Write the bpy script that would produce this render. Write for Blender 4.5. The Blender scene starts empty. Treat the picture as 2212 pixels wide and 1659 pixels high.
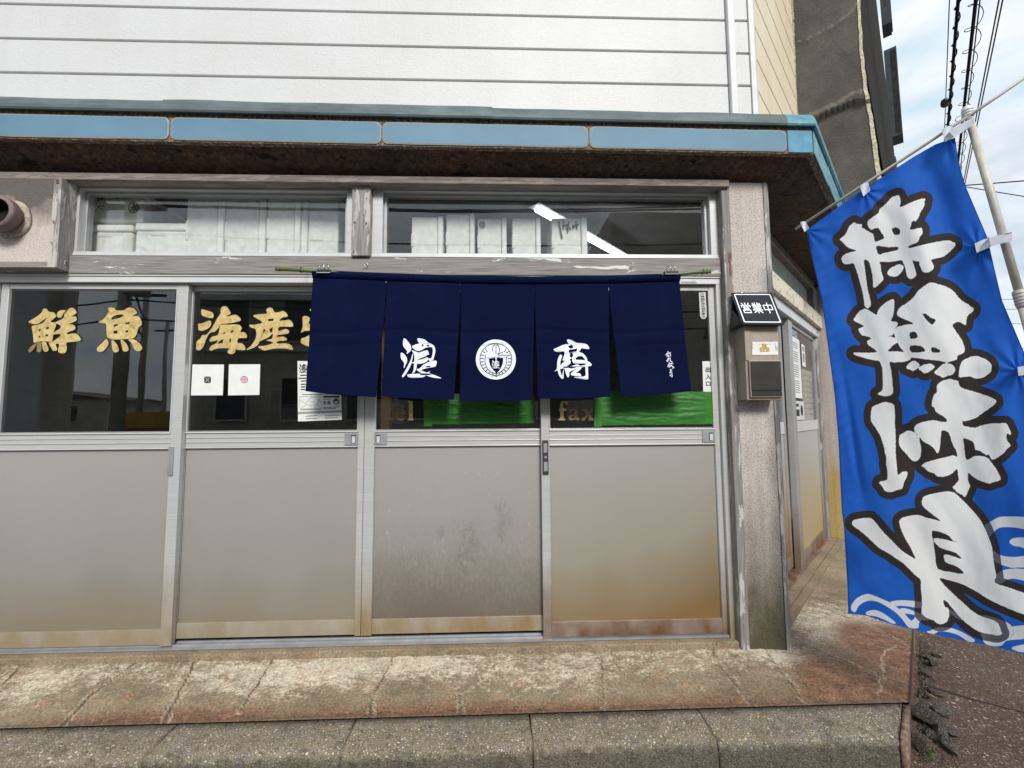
import bpy, bmesh, math, random
import numpy as np
from mathutils import Matrix, Vector, noise as mnoise

random.seed(7)
rng = np.random.default_rng(7)
R2 = math.sqrt(2.0)
scene = bpy.context.scene
COL = scene.collection

# ------------------------------------------------------------------ camera
FPX, CU, CV, WPX = 950.0, 1106.0, 829.5, 2212.0        # the photograph measured at 2212 px wide
YAW, PITCH, ROLL = (math.radians(a) for a in (-1.883, 4.336, -0.387))
CAM = Vector((0.0, -2.3, 1.22))
ROT = Matrix.Rotation(YAW, 3, 'Z') @ Matrix.Rotation(math.pi / 2 + PITCH, 3, 'X') @ Matrix.Rotation(ROLL, 3, 'Z')
cd = bpy.data.cameras.new('camera')
cam = bpy.data.objects.new('camera', cd)
COL.objects.link(cam)
cd.sensor_width = 36.0
cd.lens = 36.0 * FPX / WPX
cd.clip_start = 0.05
cd.clip_end = 500.0
cam.matrix_world = Matrix.Translation(CAM) @ ROT.to_4x4()
scene.camera = cam
scene.render.resolution_x, scene.render.resolution_y = 1024, 768

# ------------------------------------------------------------------ light
SUN_EL, SUN_AZ = math.radians(37), math.radians(168)    # azimuth clockwise from +Y: front right of the shop
scene.view_settings.view_transform = 'Standard'
scene.view_settings.look = 'None'
scene.view_settings.exposure = 0.8
scene.view_settings.gamma = 1.0
world = bpy.data.worlds.new("World")
scene.world = world
world.use_nodes = True
wt = world.node_tree
wt.nodes.clear()


def wn(t, **kw):
    n = wt.nodes.new(t)
    for k, v in kw.items():
        setattr(n, k, v)
    return n


sky = wn('ShaderNodeTexSky', sky_type='NISHITA', sun_disc=False, sun_elevation=SUN_EL, sun_rotation=SUN_AZ)
sky.air_density, sky.dust_density, sky.ozone_density = 1.0, 1.5, 1.0
wc = wn('ShaderNodeTexCoord')
wm = wn('ShaderNodeMapping')
wm.inputs['Scale'].default_value = (1.0, 1.0, 2.6)
wm.inputs['Rotation'].default_value = (0.3, 0.5, 0.4)
wns = wn('ShaderNodeTexNoise')
wns.inputs['Scale'].default_value = 3.2
wns.inputs['Detail'].default_value = 7
wns.inputs['Roughness'].default_value = 0.55
wns.inputs['Distortion'].default_value = 0.5
wr = wn('ShaderNodeValToRGB')
wr.color_ramp.elements[0].position = 0.26
wr.color_ramp.elements[0].color = (0.45, 0.45, 0.45, 1)
wr.color_ramp.elements[1].position = 0.56
wns2 = wn('ShaderNodeTexNoise')
wns2.inputs['Scale'].default_value = 7.0
wns2.inputs['Detail'].default_value = 5
wr2 = wn('ShaderNodeValToRGB')
wr2.color_ramp.elements[0].position = 0.3
wr2.color_ramp.elements[0].color = (5.0, 6.3, 7.3, 1)
wr2.color_ramp.elements[1].position = 0.62
wr2.color_ramp.elements[1].color = (7.6, 7.9, 8.2, 1)
wmx = wn('ShaderNodeMix', data_type='RGBA')
wb = wn('ShaderNodeBackground')
wb.inputs['Strength'].default_value = 0.074
wo = wn('ShaderNodeOutputWorld')
wl = wt.links.new
wl(wc.outputs['Generated'], wm.inputs['Vector'])
wl(wm.outputs[0], wns.inputs['Vector'])
wl(wm.outputs[0], wns2.inputs['Vector'])
wl(wns.outputs['Fac'], wr.inputs['Fac'])
wl(wns2.outputs['Fac'], wr2.inputs['Fac'])
wl(wr.outputs['Color'], wmx.inputs['Factor'])
wl(sky.outputs['Color'], wmx.inputs['A'])
wl(wr2.outputs['Color'], wmx.inputs['B'])
wl(wmx.outputs['Result'], wb.inputs['Color'])
wl(wb.outputs[0], wo.inputs['Surface'])

sd = bpy.data.lights.new('sun', 'SUN')
sun = bpy.data.objects.new('sun', sd)
COL.objects.link(sun)
sd.energy = 2.1
sd.angle = math.radians(16)
sd.color = (1.0, 0.965, 0.92)
_sdir = Vector((math.sin(SUN_AZ) * math.cos(SUN_EL), math.cos(SUN_AZ) * math.cos(SUN_EL), math.sin(SUN_EL)))
sun.rotation_euler = _sdir.to_track_quat('Z', 'Y').to_euler()
sun.location = (4, -8, 9)


# ------------------------------------------------------------------ measuring helpers
def ray(u, v):
    return ROT @ Vector(((u - CU) / FPX, -(v - CV) / FPX, -1.0))


def atY(u, v, y):
    d = ray(u, v)
    return CAM + d * ((y - CAM.y) / d.y)


def atZ(u, v, z):
    d = ray(u, v)
    return CAM + d * ((z - CAM.z) / d.z)


def atC(u, v, c):                        # vertical plane y = x - c of the angled corner side
    d = ray(u, v)
    n = Vector((1, -1, 0))
    return CAM + d * ((Vector((c, 0, 0)) - CAM).dot(n) / d.dot(n))


def atD(u, v, dep):
    return CAM + ray(u, v) * dep


# ------------------------------------------------------------------ materials
class NT:
    def __init__(s, name):
        s.m = bpy.data.materials.new(name)
        s.m.use_nodes = True
        s.t = s.m.node_tree
        s.b = s.t.nodes['Principled BSDF']
        s.pos = None

    def n(s, t, **kw):
        o = s.t.nodes.new(t)
        for k, v in kw.items():
            setattr(o, k, v)
        return o

    def l(s, a, b):
        s.t.links.new(a, b)

    def P(s, scale=(1, 1, 1), rot=(0, 0, 0)):
        if s.pos is None:
            s.pos = s.n('ShaderNodeNewGeometry')
        m = s.n('ShaderNodeMapping')
        m.inputs['Scale'].default_value = scale
        m.inputs['Rotation'].default_value = rot
        s.l(s.pos.outputs['Position'], m.inputs['Vector'])
        return m.outputs[0]

    def noise(s, vec, scale=5, detail=4, rough=0.55, dist=0.0):
        o = s.n('ShaderNodeTexNoise')
        o.inputs['Scale'].default_value = scale
        o.inputs['Detail'].default_value = detail
        o.inputs['Roughness'].default_value = rough
        o.inputs['Distortion'].default_value = dist
        s.l(vec, o.inputs['Vector'])
        return o.outputs['Fac']

    def vor(s, vec, scale=50, feature='F1', out='Distance', rnd=1.0):
        o = s.n('ShaderNodeTexVoronoi', feature=feature)
        o.inputs['Scale'].default_value = scale
        o.inputs['Randomness'].default_value = rnd
        s.l(vec, o.inputs['Vector'])
        return o.outputs[out]

    def ramp(s, fac, stops):
        o = s.n('ShaderNodeValToRGB')
        e = o.color_ramp.elements
        while len(e) < len(stops):
            e.new(0.5)
        for el, (p, c) in zip(e, stops):
            el.position = p
            if not isinstance(c, (tuple, list)):
                c = (c, c, c)
            el.color = (*c, 1)
        s.l(fac, o.inputs['Fac'])
        return o.outputs['Color']

    def mix(s, fac, a, b, blend='MIX'):
        o = s.n('ShaderNodeMix', data_type='RGBA', blend_type=blend)
        for sock, val in (('Factor', fac), ('A', a), ('B', b)):
            i = o.inputs[sock]
            if isinstance(val, (int, float)):
                i.default_value = val if sock == 'Factor' else (val, val, val, 1)
            elif isinstance(val, (tuple, list)):
                i.default_value = (*val, 1)
            else:
                s.l(val, i)
        return o.outputs['Result']

    def math(s, op, a, b=0.0, c=None):
        o = s.n('ShaderNodeMath', operation=op)
        for i, val in enumerate((a, b, c)):
            if val is None:
                continue
            if isinstance(val, (int, float)):
                o.inputs[i].default_value = val
            else:
                s.l(val, o.inputs[i])
        return o.outputs[0]

    def xyz(s, axis):
        if s.pos is None:
            s.pos = s.n('ShaderNodeNewGeometry')
        o = s.n('ShaderNodeSeparateXYZ')
        s.l(s.pos.outputs['Position'], o.inputs[0])
        return o.outputs[axis]

    def rangemap(s, v, a, b, c=0.0, d=1.0):
        o = s.n('ShaderNodeMapRange')
        for i, x in zip((1, 2, 3, 4), (a, b, c, d)):
            o.inputs[i].default_value = x
        s.l(v, o.inputs[0])
        return o.outputs[0]

    def attr(s, name):
        o = s.n('ShaderNodeAttribute', attribute_name=name)
        return o.outputs['Fac']

    def bump(s, h, strength=0.3, dist=0.002, prev=None):
        o = s.n('ShaderNodeBump')
        o.inputs['Strength'].default_value = strength
        o.inputs['Distance'].default_value = dist
        s.l(h, o.inputs['Height'])
        if prev is not None:
            s.l(prev, o.inputs['Normal'])
        s.l(o.outputs[0], s.b.inputs['Normal'])
        return o.outputs[0]

    def col(s, c):
        i = s.b.inputs['Base Color']
        if isinstance(c, (tuple, list)):
            i.default_value = (*c, 1)
        else:
            s.l(c, i)
        return s

    def set(s, rough=None, metal=None, spec=None):
        for k, v in (('Roughness', rough), ('Metallic', metal), ('Specular IOR Level', spec)):
            if v is None:
                continue
            if isinstance(v, (int, float)):
                s.b.inputs[k].default_value = v
            else:
                s.l(v, s.b.inputs[k])
        return s


M = {}


def simple(key, c, rough=0.6, metal=0.0, var=0.12, vs=30, bump=0.0, bs=200, spec=None):
    """plain painted / moulded material with a little tonal variation"""
    k = NT(key)
    nz = k.noise(k.P(), vs, 5)
    c2 = tuple(x * (1 - var * 1.6) for x in c)
    c3 = tuple(min(1, x * (1 + var)) for x in c)
    k.col(k.ramp(nz, [(0.3, c2), (0.7, c3)]))
    k.set(rough, metal, spec)
    if bump:
        k.bump(k.noise(k.P(), bs, 3), bump, 0.001)
    M[key] = k.m
    return k.m


def siding_mat(key, base, dirt, stretch_dir):
    k = NT(key)
    p = k.P()
    worm = k.noise(k.P((1, 1, 1.5)), 95, 2.5, 0.5, 1.3)
    big = k.noise(p, 2.2, 5)
    streak = k.noise(k.P((14, 14, 0.7)), 1.0, 5)
    c = k.mix(k.ramp(big, [(0.35, 0.0), (0.75, 0.45)]), base, dirt)
    c = k.mix(k.ramp(streak, [(0.52, 0.0), (0.8, 0.35)]), c, dirt)
    k.col(c)
    k.set(0.5)
    w2 = k.noise(k.P((1, 1, 1.4)), 48, 3, 0.55, 1.0)
    k.bump(k.math('ADD', worm, k.math('MULTIPLY', w2, 0.8)), 0.4, 0.004)
    M[key] = k.m


siding_mat('siding white', (0.60, 0.605, 0.605), (0.49, 0.485, 0.475), 0)
siding_mat('siding cream', (0.74, 0.66, 0.50), (0.60, 0.45, 0.26), 0)
simple('trim white', (0.62, 0.625, 0.625), 0.4, 0, 0.1, 9)
simple('groove dark', (0.09, 0.08, 0.075), 0.9, 0, 0.2)


def wood(key, axis, paint=(0.62, 0.6, 0.55), amount=0.5, grey=(0.23, 0.215, 0.2), dark=(0.07, 0.06, 0.055)):
    """weathered grey timber with flaking paint; axis = grain direction"""
    k = NT(key)
    sc = [60, 60, 60]
    sc['xyz'.index(axis)] = 1.6
    g = k.noise(k.P(tuple(sc)), 3.0, 7, 0.7, 0.15)
    sc2 = [5.5, 5.5, 5.5]
    sc2['xyz'.index(axis)] = 0.9
    f1 = k.noise(k.P(tuple(sc2)), 4.2, 9, 0.68, 0.35)
    c = k.ramp(g, [(0.28, dark), (0.48, grey), (0.72, tuple(x * 1.5 for x in grey))])
    fac = k.ramp(f1, [(0.5 + (0.5 - amount) * 0.35, 0.0), (0.515 + (0.5 - amount) * 0.35, 1.0)])
    rust = k.ramp(k.noise(k.P(), 6, 3), [(0.66, 0.0), (0.74, 0.6)])
    c = k.mix(rust, c, (0.16, 0.07, 0.03))
    k.col(k.mix(fac, c, paint))
    k.set(0.85)
    h = k.math('ADD', k.math('MULTIPLY', g, 0.6), fac)
    k.bump(h, 0.6, 0.003)
    M[key] = k.m


wood('wood beam', 'x', (0.66, 0.65, 0.61), 0.22)
wood('wood flaking', 'x', (0.27, 0.235, 0.195), 0.5, (0.2, 0.17, 0.15), (0.03, 0.025, 0.022))
wood('wood post', 'z', (0.47, 0.455, 0.425), 0.4, (0.24, 0.23, 0.22))
wood('wood jamb', 'z', (0.45, 0.44, 0.42), 0.36, (0.21, 0.195, 0.185))
wood('wood indoor', 'z', (0.5, 0.3, 0.18), 0.9, (0.36, 0.2, 0.11), (0.2, 0.1, 0.05))


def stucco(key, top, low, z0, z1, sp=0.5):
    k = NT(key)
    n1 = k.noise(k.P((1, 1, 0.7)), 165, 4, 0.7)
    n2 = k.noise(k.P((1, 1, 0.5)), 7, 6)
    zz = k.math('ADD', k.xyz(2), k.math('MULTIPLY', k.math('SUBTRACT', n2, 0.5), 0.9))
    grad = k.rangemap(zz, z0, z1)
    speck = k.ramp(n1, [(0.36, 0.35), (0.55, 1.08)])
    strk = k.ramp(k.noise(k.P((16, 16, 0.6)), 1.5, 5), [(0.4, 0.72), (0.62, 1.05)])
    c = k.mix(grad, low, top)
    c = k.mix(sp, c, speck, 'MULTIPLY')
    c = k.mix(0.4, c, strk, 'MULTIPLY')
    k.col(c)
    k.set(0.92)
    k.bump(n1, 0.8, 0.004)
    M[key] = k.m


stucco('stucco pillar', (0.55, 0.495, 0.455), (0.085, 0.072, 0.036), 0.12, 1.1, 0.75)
stucco('stucco panel', (0.58, 0.5, 0.46), (0.58, 0.5, 0.46), 0, 1)
# stucco of the wall panel, darker towards the top with a ragged border
_k = NT('stucco dark top')
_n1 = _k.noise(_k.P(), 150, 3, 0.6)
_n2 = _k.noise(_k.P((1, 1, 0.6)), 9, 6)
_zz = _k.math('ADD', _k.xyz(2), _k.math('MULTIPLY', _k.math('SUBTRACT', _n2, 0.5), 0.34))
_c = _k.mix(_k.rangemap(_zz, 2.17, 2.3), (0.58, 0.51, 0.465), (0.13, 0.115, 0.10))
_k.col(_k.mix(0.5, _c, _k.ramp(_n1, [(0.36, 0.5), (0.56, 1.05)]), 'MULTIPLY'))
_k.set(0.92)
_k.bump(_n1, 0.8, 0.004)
M['stucco dark top'] = _k.m


def alu(key, base, lowstain, z1=0.55, amt=1.0):
    k = NT(key)
    n = k.noise(k.P((1.5, 1.5, 0.8)), 6, 5)
    st = k.noise(k.P((2, 2, 40)), 3, 4)
    zz = k.math('ADD', k.xyz(2), k.math('MULTIPLY', k.math('SUBTRACT', n, 0.5), 0.5))
    g = k.rangemap(zz, z1 - 0.35, z1 + 0.15, amt, 0.0)
    c = k.mix(g, k.ramp(st, [(0.3, tuple(x * 0.86 for x in base)), (0.7, base)]), lowstain)
    k.col(c)
    k.set(0.38, 0.25)
    k.bump(k.noise(k.P((1, 1, 60)), 8, 2), 0.05, 0.001)
    M[key] = k.m


alu('aluminium', (0.55, 0.55, 0.545), (0.29, 0.225, 0.13), 0.45, 0.92)
alu('aluminium stained', (0.54, 0.54, 0.53), (0.27, 0.185, 0.085), 0.42, 1.0)
alu('aluminium rusty', (0.54, 0.535, 0.52), (0.15, 0.07, 0.028), 0.4, 1.0)
alu('aluminium side', (0.40, 0.40, 0.40), (0.2, 0.13, 0.07), 0.45, 0.9)
simple('aluminium pale', (0.63, 0.635, 0.635), 0.33, 0.2, 0.06, 8)
simple('aluminium grey', (0.36, 0.37, 0.385), 0.4, 0.4, 0.1, 12)
simple('gasket dark', (0.03, 0.03, 0.03), 0.6)


def panel(key, top, mid, low, zl, zm, speck=0.0, right=None):
    k = NT(key)
    n = k.noise(k.P((1.1, 1.1, 0.9)), 2.2, 3)
    fine = k.noise(k.P(), 420, 2)
    zz = k.math('ADD', k.xyz(2), k.math('MULTIPLY', k.math('SUBTRACT', n, 0.5), 0.28))
    if right:                       # stain grows towards one corner
        zz = k.math('SUBTRACT', zz, k.rangemap(k.xyz(0), right[0], right[1], 0.0, right[2]))
    c = k.mix(k.rangemap(zz, zm, 1.0), mid, top)
    c = k.mix(k.rangemap(zz, zl, zm + 0.05), low, c)
    c = k.mix(0.22, c, k.ramp(fine, [(0.3, 0.72), (0.7, 1.1)]), 'MULTIPLY')
    if speck:
        s1 = k.noise(k.P((1, 1, 0.45)), 75, 6, 0.75)
        zs = k.rangemap(k.xyz(2), 0.72, 0.2)
        f = k.math('MULTIPLY', k.ramp(s1, [(0.44, 1.0), (0.60, 0.0)]), zs)
        c = k.mix(k.math('MULTIPLY', f, 0.5), c, (0.16, 0.13, 0.10))
        # two splash marks of old mud with ragged outlines, and a paler scuff
        s2 = k.math('ADD', k.math('MULTIPLY', k.noise(k.P((1, 1, 0.8)), 26, 7, 0.8), 0.65), k.math('MULTIPLY', k.noise(k.P((1, 1, 0.7)), 110, 4, 0.7), 0.35))
        for (u, v), rx, rz, amt in (((1012, 1185), 0.11, 0.20, 0.5), ((1085, 1120), 0.08, 0.17, 0.4), ((950, 1150), 0.04, 0.06, 0.35)):
            p = atY(u, v, 0.044)
            dx = k.math('DIVIDE', k.math('SUBTRACT', k.xyz(0), p.x), rx)
            dz = k.math('DIVIDE', k.math('SUBTRACT', k.xyz(2), p.z), rz)
            r2 = k.math('ADD', k.math('MULTIPLY', dx, dx), k.math('MULTIPLY', dz, dz))
            e = k.math('SUBTRACT', k.math('MULTIPLY', k.math('SUBTRACT', s2, 0.5), 6.5), k.math('SUBTRACT', r2, 0.75))
            c = k.mix(k.math('MULTIPLY', k.ramp(e, [(0.3, 0.0), (1.0, 1.0)]), amt), c, (0.2, 0.175, 0.145))
        s3 = k.noise(k.P((1, 1, 0.5)), 40, 5)
        up = k.rangemap(k.xyz(2), 0.3, 0.6)
        c = k.mix(k.math('MULTIPLY', k.ramp(s3, [(0.62, 0.0), (0.72, 0.5)]), up), c, (0.5, 0.49, 0.47))
    k.col(c)
    k.set(0.36, 0.3)
    k.bump(k.math('ADD', k.math('MULTIPLY', fine, 0.3), k.math('MULTIPLY', k.noise(k.P((1, 1, 0.7)), 3.5, 2), 2.0)), 0.16, 0.003)
    M[key] = k.m


panel('door panel pale', (0.415, 0.40, 0.385), (0.34, 0.322, 0.29), (0.25, 0.21, 0.135), 0.12, 0.42)
panel('door panel grimy', (0.42, 0.405, 0.39), (0.35, 0.33, 0.30), (0.165, 0.135, 0.105), 0.14, 0.48, 1.0)
panel('door panel ochre', (0.42, 0.41, 0.395), (0.36, 0.33, 0.255), (0.25, 0.155, 0.062), 0.10, 0.40, 0, (0.4, 1.2, 0.20))
panel('side panel rusty', (0.52, 0.5, 0.47), (0.48, 0.3, 0.13), (0.27, 0.1, 0.045), 0.1, 0.5)
panel('side panel ochre', (0.52, 0.51, 0.48), (0.5, 0.42, 0.28), (0.48, 0.34, 0.16), 0.1, 0.5)


def glass_mat(key, ior, tint):
    k = NT(key)
    k.t.nodes.remove(k.b)
    out = [n for n in k.t.nodes if n.type == 'OUTPUT_MATERIAL'][0]
    tr = k.n('ShaderNodeBsdfTransparent')
    tr.inputs[0].default_value = (*tint, 1)
    gl = k.n('ShaderNodeBsdfGlossy')
    gl.inputs['Roughness'].default_value = 0.004
    fr = k.n('ShaderNodeFresnel')
    geo = k.n('ShaderNodeNewGeometry')          # same reflectance from both sides of a thin pane
    k.l(k.math('ADD', k.math('MULTIPLY', geo.outputs['Backfacing'], 1 / ior - ior), ior), fr.inputs['IOR'])
    bn = k.n('ShaderNodeBump')
    bn.inputs['Strength'].default_value = 0.04
    bn.inputs['Distance'].default_value = 0.01
    k.l(k.noise(k.P(), 2.5, 2), bn.inputs['Height'])
    k.l(bn.outputs[0], gl.inputs['Normal'])
    mx = k.n('ShaderNodeMixShader')
    k.l(fr.outputs[0], mx.inputs[0])
    k.l(tr.outputs[0], mx.inputs[1])
    k.l(gl.outputs[0], mx.inputs[2])
    k.l(mx.outputs[0], out.inputs['Surface'])
    M[key] = k.m


glass_mat('glass', 1.72, (0.93, 0.94, 0.94))

# glazed blue fascia tile, chipped flashing, soffit
_k = NT('blue glaze')
_n = _k.noise(_k.P(), 160, 3)
_n2 = _k.noise(_k.P((1, 1, 1)), 3, 4)
_k.col(_k.mix(0.3, _k.ramp(_n2, [(0.3, (0.098, 0.205, 0.295)), (0.7, (0.128, 0.25, 0.345))]), _k.ramp(_n, [(0.3, 0.8), (0.7, 1.1)]), 'MULTIPLY'))
_k.set(0.62)
_k.bump(_n, 0.1, 0.001)
M['blue glaze'] = _k.m
simple('blue glaze bright', (0.085, 0.27, 0.40), 0.62, 0, 0.2, 14)
_k = NT('rusty edge')
_n = _k.noise(_k.P(), 60, 6, 0.7)
_k.col(_k.ramp(_n, [(0.3, (0.045, 0.028, 0.02)), (0.5, (0.14, 0.09, 0.06)), (0.68, (0.42, 0.38, 0.32))]))
_k.set(0.85)
_k.bump(_n, 0.4, 0.003)
M['rusty edge'] = _k.m
_k = NT('cream rim')
_n = _k.noise(_k.P(), 90, 6, 0.7)
_k.col(_k.ramp(_n, [(0.32, (0.15, 0.105, 0.075)), (0.45, (0.30, 0.30, 0.27)), (0.62, (0.17, 0.25, 0.29))]))
_k.set(0.7)
M['cream rim'] = _k.m
_k = NT('flashing')
_n = _k.noise(_k.P((1, 3, 3)), 5, 6, 0.7)
_n2 = _k.noise(_k.P(), 70, 5, 0.7)
_c = _k.ramp(_n, [(0.3, (0.05, 0.068, 0.068)), (0.55, (0.09, 0.125, 0.13)), (0.75, (0.13, 0.19, 0.2))])
_c = _k.mix(_k.ramp(_n2, [(0.66, 0.0), (0.73, 0.8)]), _c, (0.08, 0.05, 0.03))
_k.col(_c)
_k.set(0.62, 0.05)
M['flashing'] = _k.m
_k = NT('flashing teal')
_n = _k.noise(_k.P((2, 2, 6)), 5, 6, 0.7)
_k.col(_k.ramp(_n, [(0.3, (0.04, 0.16, 0.22)), (0.55, (0.1, 0.28, 0.34)), (0.78, (0.36, 0.5, 0.48))]))
_k.set(0.4, 0.1)
M['flashing teal'] = _k.m
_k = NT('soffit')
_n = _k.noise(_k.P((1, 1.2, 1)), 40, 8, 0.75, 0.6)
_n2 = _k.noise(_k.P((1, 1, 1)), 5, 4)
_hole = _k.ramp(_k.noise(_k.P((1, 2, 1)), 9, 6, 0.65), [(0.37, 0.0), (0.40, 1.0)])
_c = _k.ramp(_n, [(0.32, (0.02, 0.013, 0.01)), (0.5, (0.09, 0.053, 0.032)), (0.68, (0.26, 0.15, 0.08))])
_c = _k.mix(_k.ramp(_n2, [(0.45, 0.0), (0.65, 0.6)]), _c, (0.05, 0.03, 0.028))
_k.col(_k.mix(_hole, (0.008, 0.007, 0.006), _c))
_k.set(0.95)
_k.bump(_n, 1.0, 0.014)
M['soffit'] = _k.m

# concrete, paving, kerb
_k = NT('render grey')
_n = _k.noise(_k.P((1, 1, 1.3)), 55, 7, 0.75, 0.1)
_n2 = _k.noise(_k.P(), 3, 5)
_cr = _k.attr('ridge')
_c = _k.ramp(_n2, [(0.3, (0.072, 0.066, 0.059)), (0.7, (0.135, 0.123, 0.109))])
_c = _k.mix(0.5, _c, _k.ramp(_n, [(0.3, 0.55), (0.7, 1.25)]), 'MULTIPLY')
_c = _k.mix(_k.ramp(_k.math('ADD', _k.math('MULTIPLY', _cr, 0.9), _k.math('MULTIPLY', _k.math('SUBTRACT', _n, 0.5), 1.4)), [(0.3, 0.0), (0.75, 0.75)]), _c, (0.21, 0.19, 0.155))
_k.col(_c)
_k.set(0.95)
_k.bump(_n, 0.7, 0.008)
M['render grey'] = _k.m
simple('render edge', (0.45, 0.42, 0.31), 0.9, 0, 0.35, 60, 0.7, 90)
simple('sheet dark', (0.034, 0.031, 0.028), 0.95, 0, 0.25, 5, spec=0.05)
simple('sheet black green', (0.02, 0.032, 0.033), 0.5, 0.1, 0.3, 8)
simple('cladding brown', (0.13, 0.095, 0.065), 0.8, 0, 0.3, 12)

_k = NT('platform concrete')
_fine = _k.noise(_k.P(), 105, 4, 0.65)
_med = _k.noise(_k.P((1, 1.6, 1)), 15, 7, 0.68)
_big = _k.noise(_k.P((1, 1, 1)), 3.4, 6, 0.6)
_wh, _ru, _cr, _br = _k.attr('white'), _k.attr('rust'), _k.attr('crack'), _k.attr('pale')
_c = _k.ramp(_big, [(0.3, (0.17, 0.128, 0.078)), (0.7, (0.31, 0.245, 0.162))])
_sp = _k.noise(_k.P((1, 1.5, 1)), 62, 5, 0.75)
_ws = _k.math('ADD', _k.math('MULTIPLY', _wh, 0.62), _k.math('ADD', _k.math('MULTIPLY', _k.math('SUBTRACT', _med, 0.5), 1.5), _k.math('MULTIPLY', _k.math('SUBTRACT', _sp, 0.5), 1.7)))
_wm = _k.ramp(_ws, [(0.26, 0.0), (0.62, 0.9)])
_c = _k.mix(_wm, _c, (0.60, 0.53, 0.415))
_st = _k.noise(_k.P((1, 1.4, 1)), 7.5, 8, 0.72, 0.6)
_c = _k.mix(_k.ramp(_st, [(0.5, 0.0), (0.66, 0.6)]), _c, (0.115, 0.09, 0.06))
_c = _k.mix(_k.ramp(_k.noise(_k.P((1, 1, 1)), 11, 6, 0.7), [(0.54, 0.0), (0.7, 0.6)]), _c, (0.36, 0.19, 0.095))
_rm = _k.ramp(_k.math('ADD', _ru, _k.math('MULTIPLY', _k.math('SUBTRACT', _med, 0.5), 1.3)), [(0.2, 0.0), (0.85, 1.0)])
_c = _k.mix(_k.math('MULTIPLY', _rm, 0.93), _c, _k.ramp(_k.math('ADD', _k.math('MULTIPLY', _med, .6), _k.math('MULTIPLY', _fine, .4)), [(0.38, (0.085, 0.038, 0.022)), (0.62, (0.26, 0.135, 0.075))]))
_c = _k.mix(_k.ramp(_pale := _k.math('ADD', _br, _k.math('MULTIPLY', _k.math('SUBTRACT', _fine, 0.5), 0.6)), [(0.35, 0.0), (0.7, 0.85)]), _c, (0.40, 0.31, 0.215))
_c = _k.mix(0.8, _c, _k.ramp(_fine, [(0.3, 0.4), (0.52, 1.0), (0.72, 1.45)]), 'MULTIPLY')
_c = _k.mix(_k.ramp(_k.math('ADD', _cr, _k.math('MULTIPLY', _k.math('SUBTRACT', _med, 0.5), 0.35)), [(0.62, 0.0), (0.78, 0.88)]), _c, (0.075, 0.06, 0.042))
_k.col(_c)
_k.set(0.82)
_h = _k.math('SUBTRACT', _k.math('ADD', _k.math('MULTIPLY', _fine, 0.5), _k.math('MULTIPLY', _med, 0.8)), _k.math('MULTIPLY', _cr, 1.5))
_k.bump(_h, 0.75, 0.006)
M['platform concrete'] = _k.m


def aggregate(key, matrix, cols, scale, dark_edge=0.4, tint=None, shade_moss=False):
    k = NT(key)
    vcol = k.vor(k.P(), scale, 'F1', 'Color')
    vd = k.vor(k.P(), scale, 'DISTANCE_TO_EDGE', 'Distance')
    sep = k.n('ShaderNodeSeparateColor')
    k.l(vcol, sep.inputs[0])
    stone = k.ramp(sep.outputs[0], [(i / (len(cols) - 1), c) for i, c in enumerate(cols)])
    f = k.math('MULTIPLY', k.ramp(vd, [(0.04, 0.0), (0.16, 1.0)]), k.ramp(sep.outputs[1], [(0.35, 0.25), (0.5, 1.0)]))
    big = k.noise(k.P(), 4, 6, 0.65)
    fine = k.noise(k.P(), 180, 3)
    c = k.mix(f, matrix, stone)
    c = k.mix(0.7, c, k.ramp(big, [(0.3, 0.62), (0.7, 1.12)]), 'MULTIPLY')
    c = k.mix(0.5, c, k.ramp(fine, [(0.3, 0.6), (0.7, 1.15)]), 'MULTIPLY')
    if tint:
        t = k.ramp(k.noise(k.P(), 2.6, 5), [(0.42, 0.0), (0.62, 0.75)])
        c = k.mix(t, c, tint, 'MULTIPLY')
    if shade_moss:                        # shade of the upright face painted in by height, then random mossy blotches
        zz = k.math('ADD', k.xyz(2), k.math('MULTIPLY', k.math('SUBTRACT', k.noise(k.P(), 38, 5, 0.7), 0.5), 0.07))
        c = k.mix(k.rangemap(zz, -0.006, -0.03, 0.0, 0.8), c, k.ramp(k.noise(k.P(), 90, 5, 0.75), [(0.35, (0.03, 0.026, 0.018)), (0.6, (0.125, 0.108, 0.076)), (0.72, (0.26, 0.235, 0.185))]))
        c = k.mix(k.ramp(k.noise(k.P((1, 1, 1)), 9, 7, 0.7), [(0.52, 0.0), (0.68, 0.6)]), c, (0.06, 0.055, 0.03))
    k.col(c)
    k.set(0.85)
    k.bump(k.math('ADD', k.math('MULTIPLY', f, 0.8), k.math('MULTIPLY', fine, 0.5)), 0.9, 0.006)
    M[key] = k.m


aggregate('kerb stone', (0.25, 0.205, 0.14), [(0.14, 0.12, 0.088), (0.34, 0.29, 0.20), (0.48, 0.415, 0.29), (0.28, 0.28, 0.29), (0.66, 0.60, 0.48)], 95, shade_moss=True)
aggregate('paving', (0.11, 0.08, 0.062), [(0.11, 0.07, 0.058), (0.25, 0.155, 0.12), (0.3, 0.25, 0.195), (0.2, 0.13, 0.11), (0.58, 0.54, 0.48)], 88, 0.4, (0.9, 0.72, 0.6))
aggregate('road asphalt', (0.13, 0.125, 0.12), [(0.13, 0.125, 0.12), (0.2, 0.195, 0.185), (0.27, 0.26, 0.245)], 110)
aggregate('rubble', (0.085, 0.07, 0.055), [(0.06, 0.052, 0.045), (0.13, 0.11, 0.088), (0.22, 0.19, 0.15)], 75)

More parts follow.
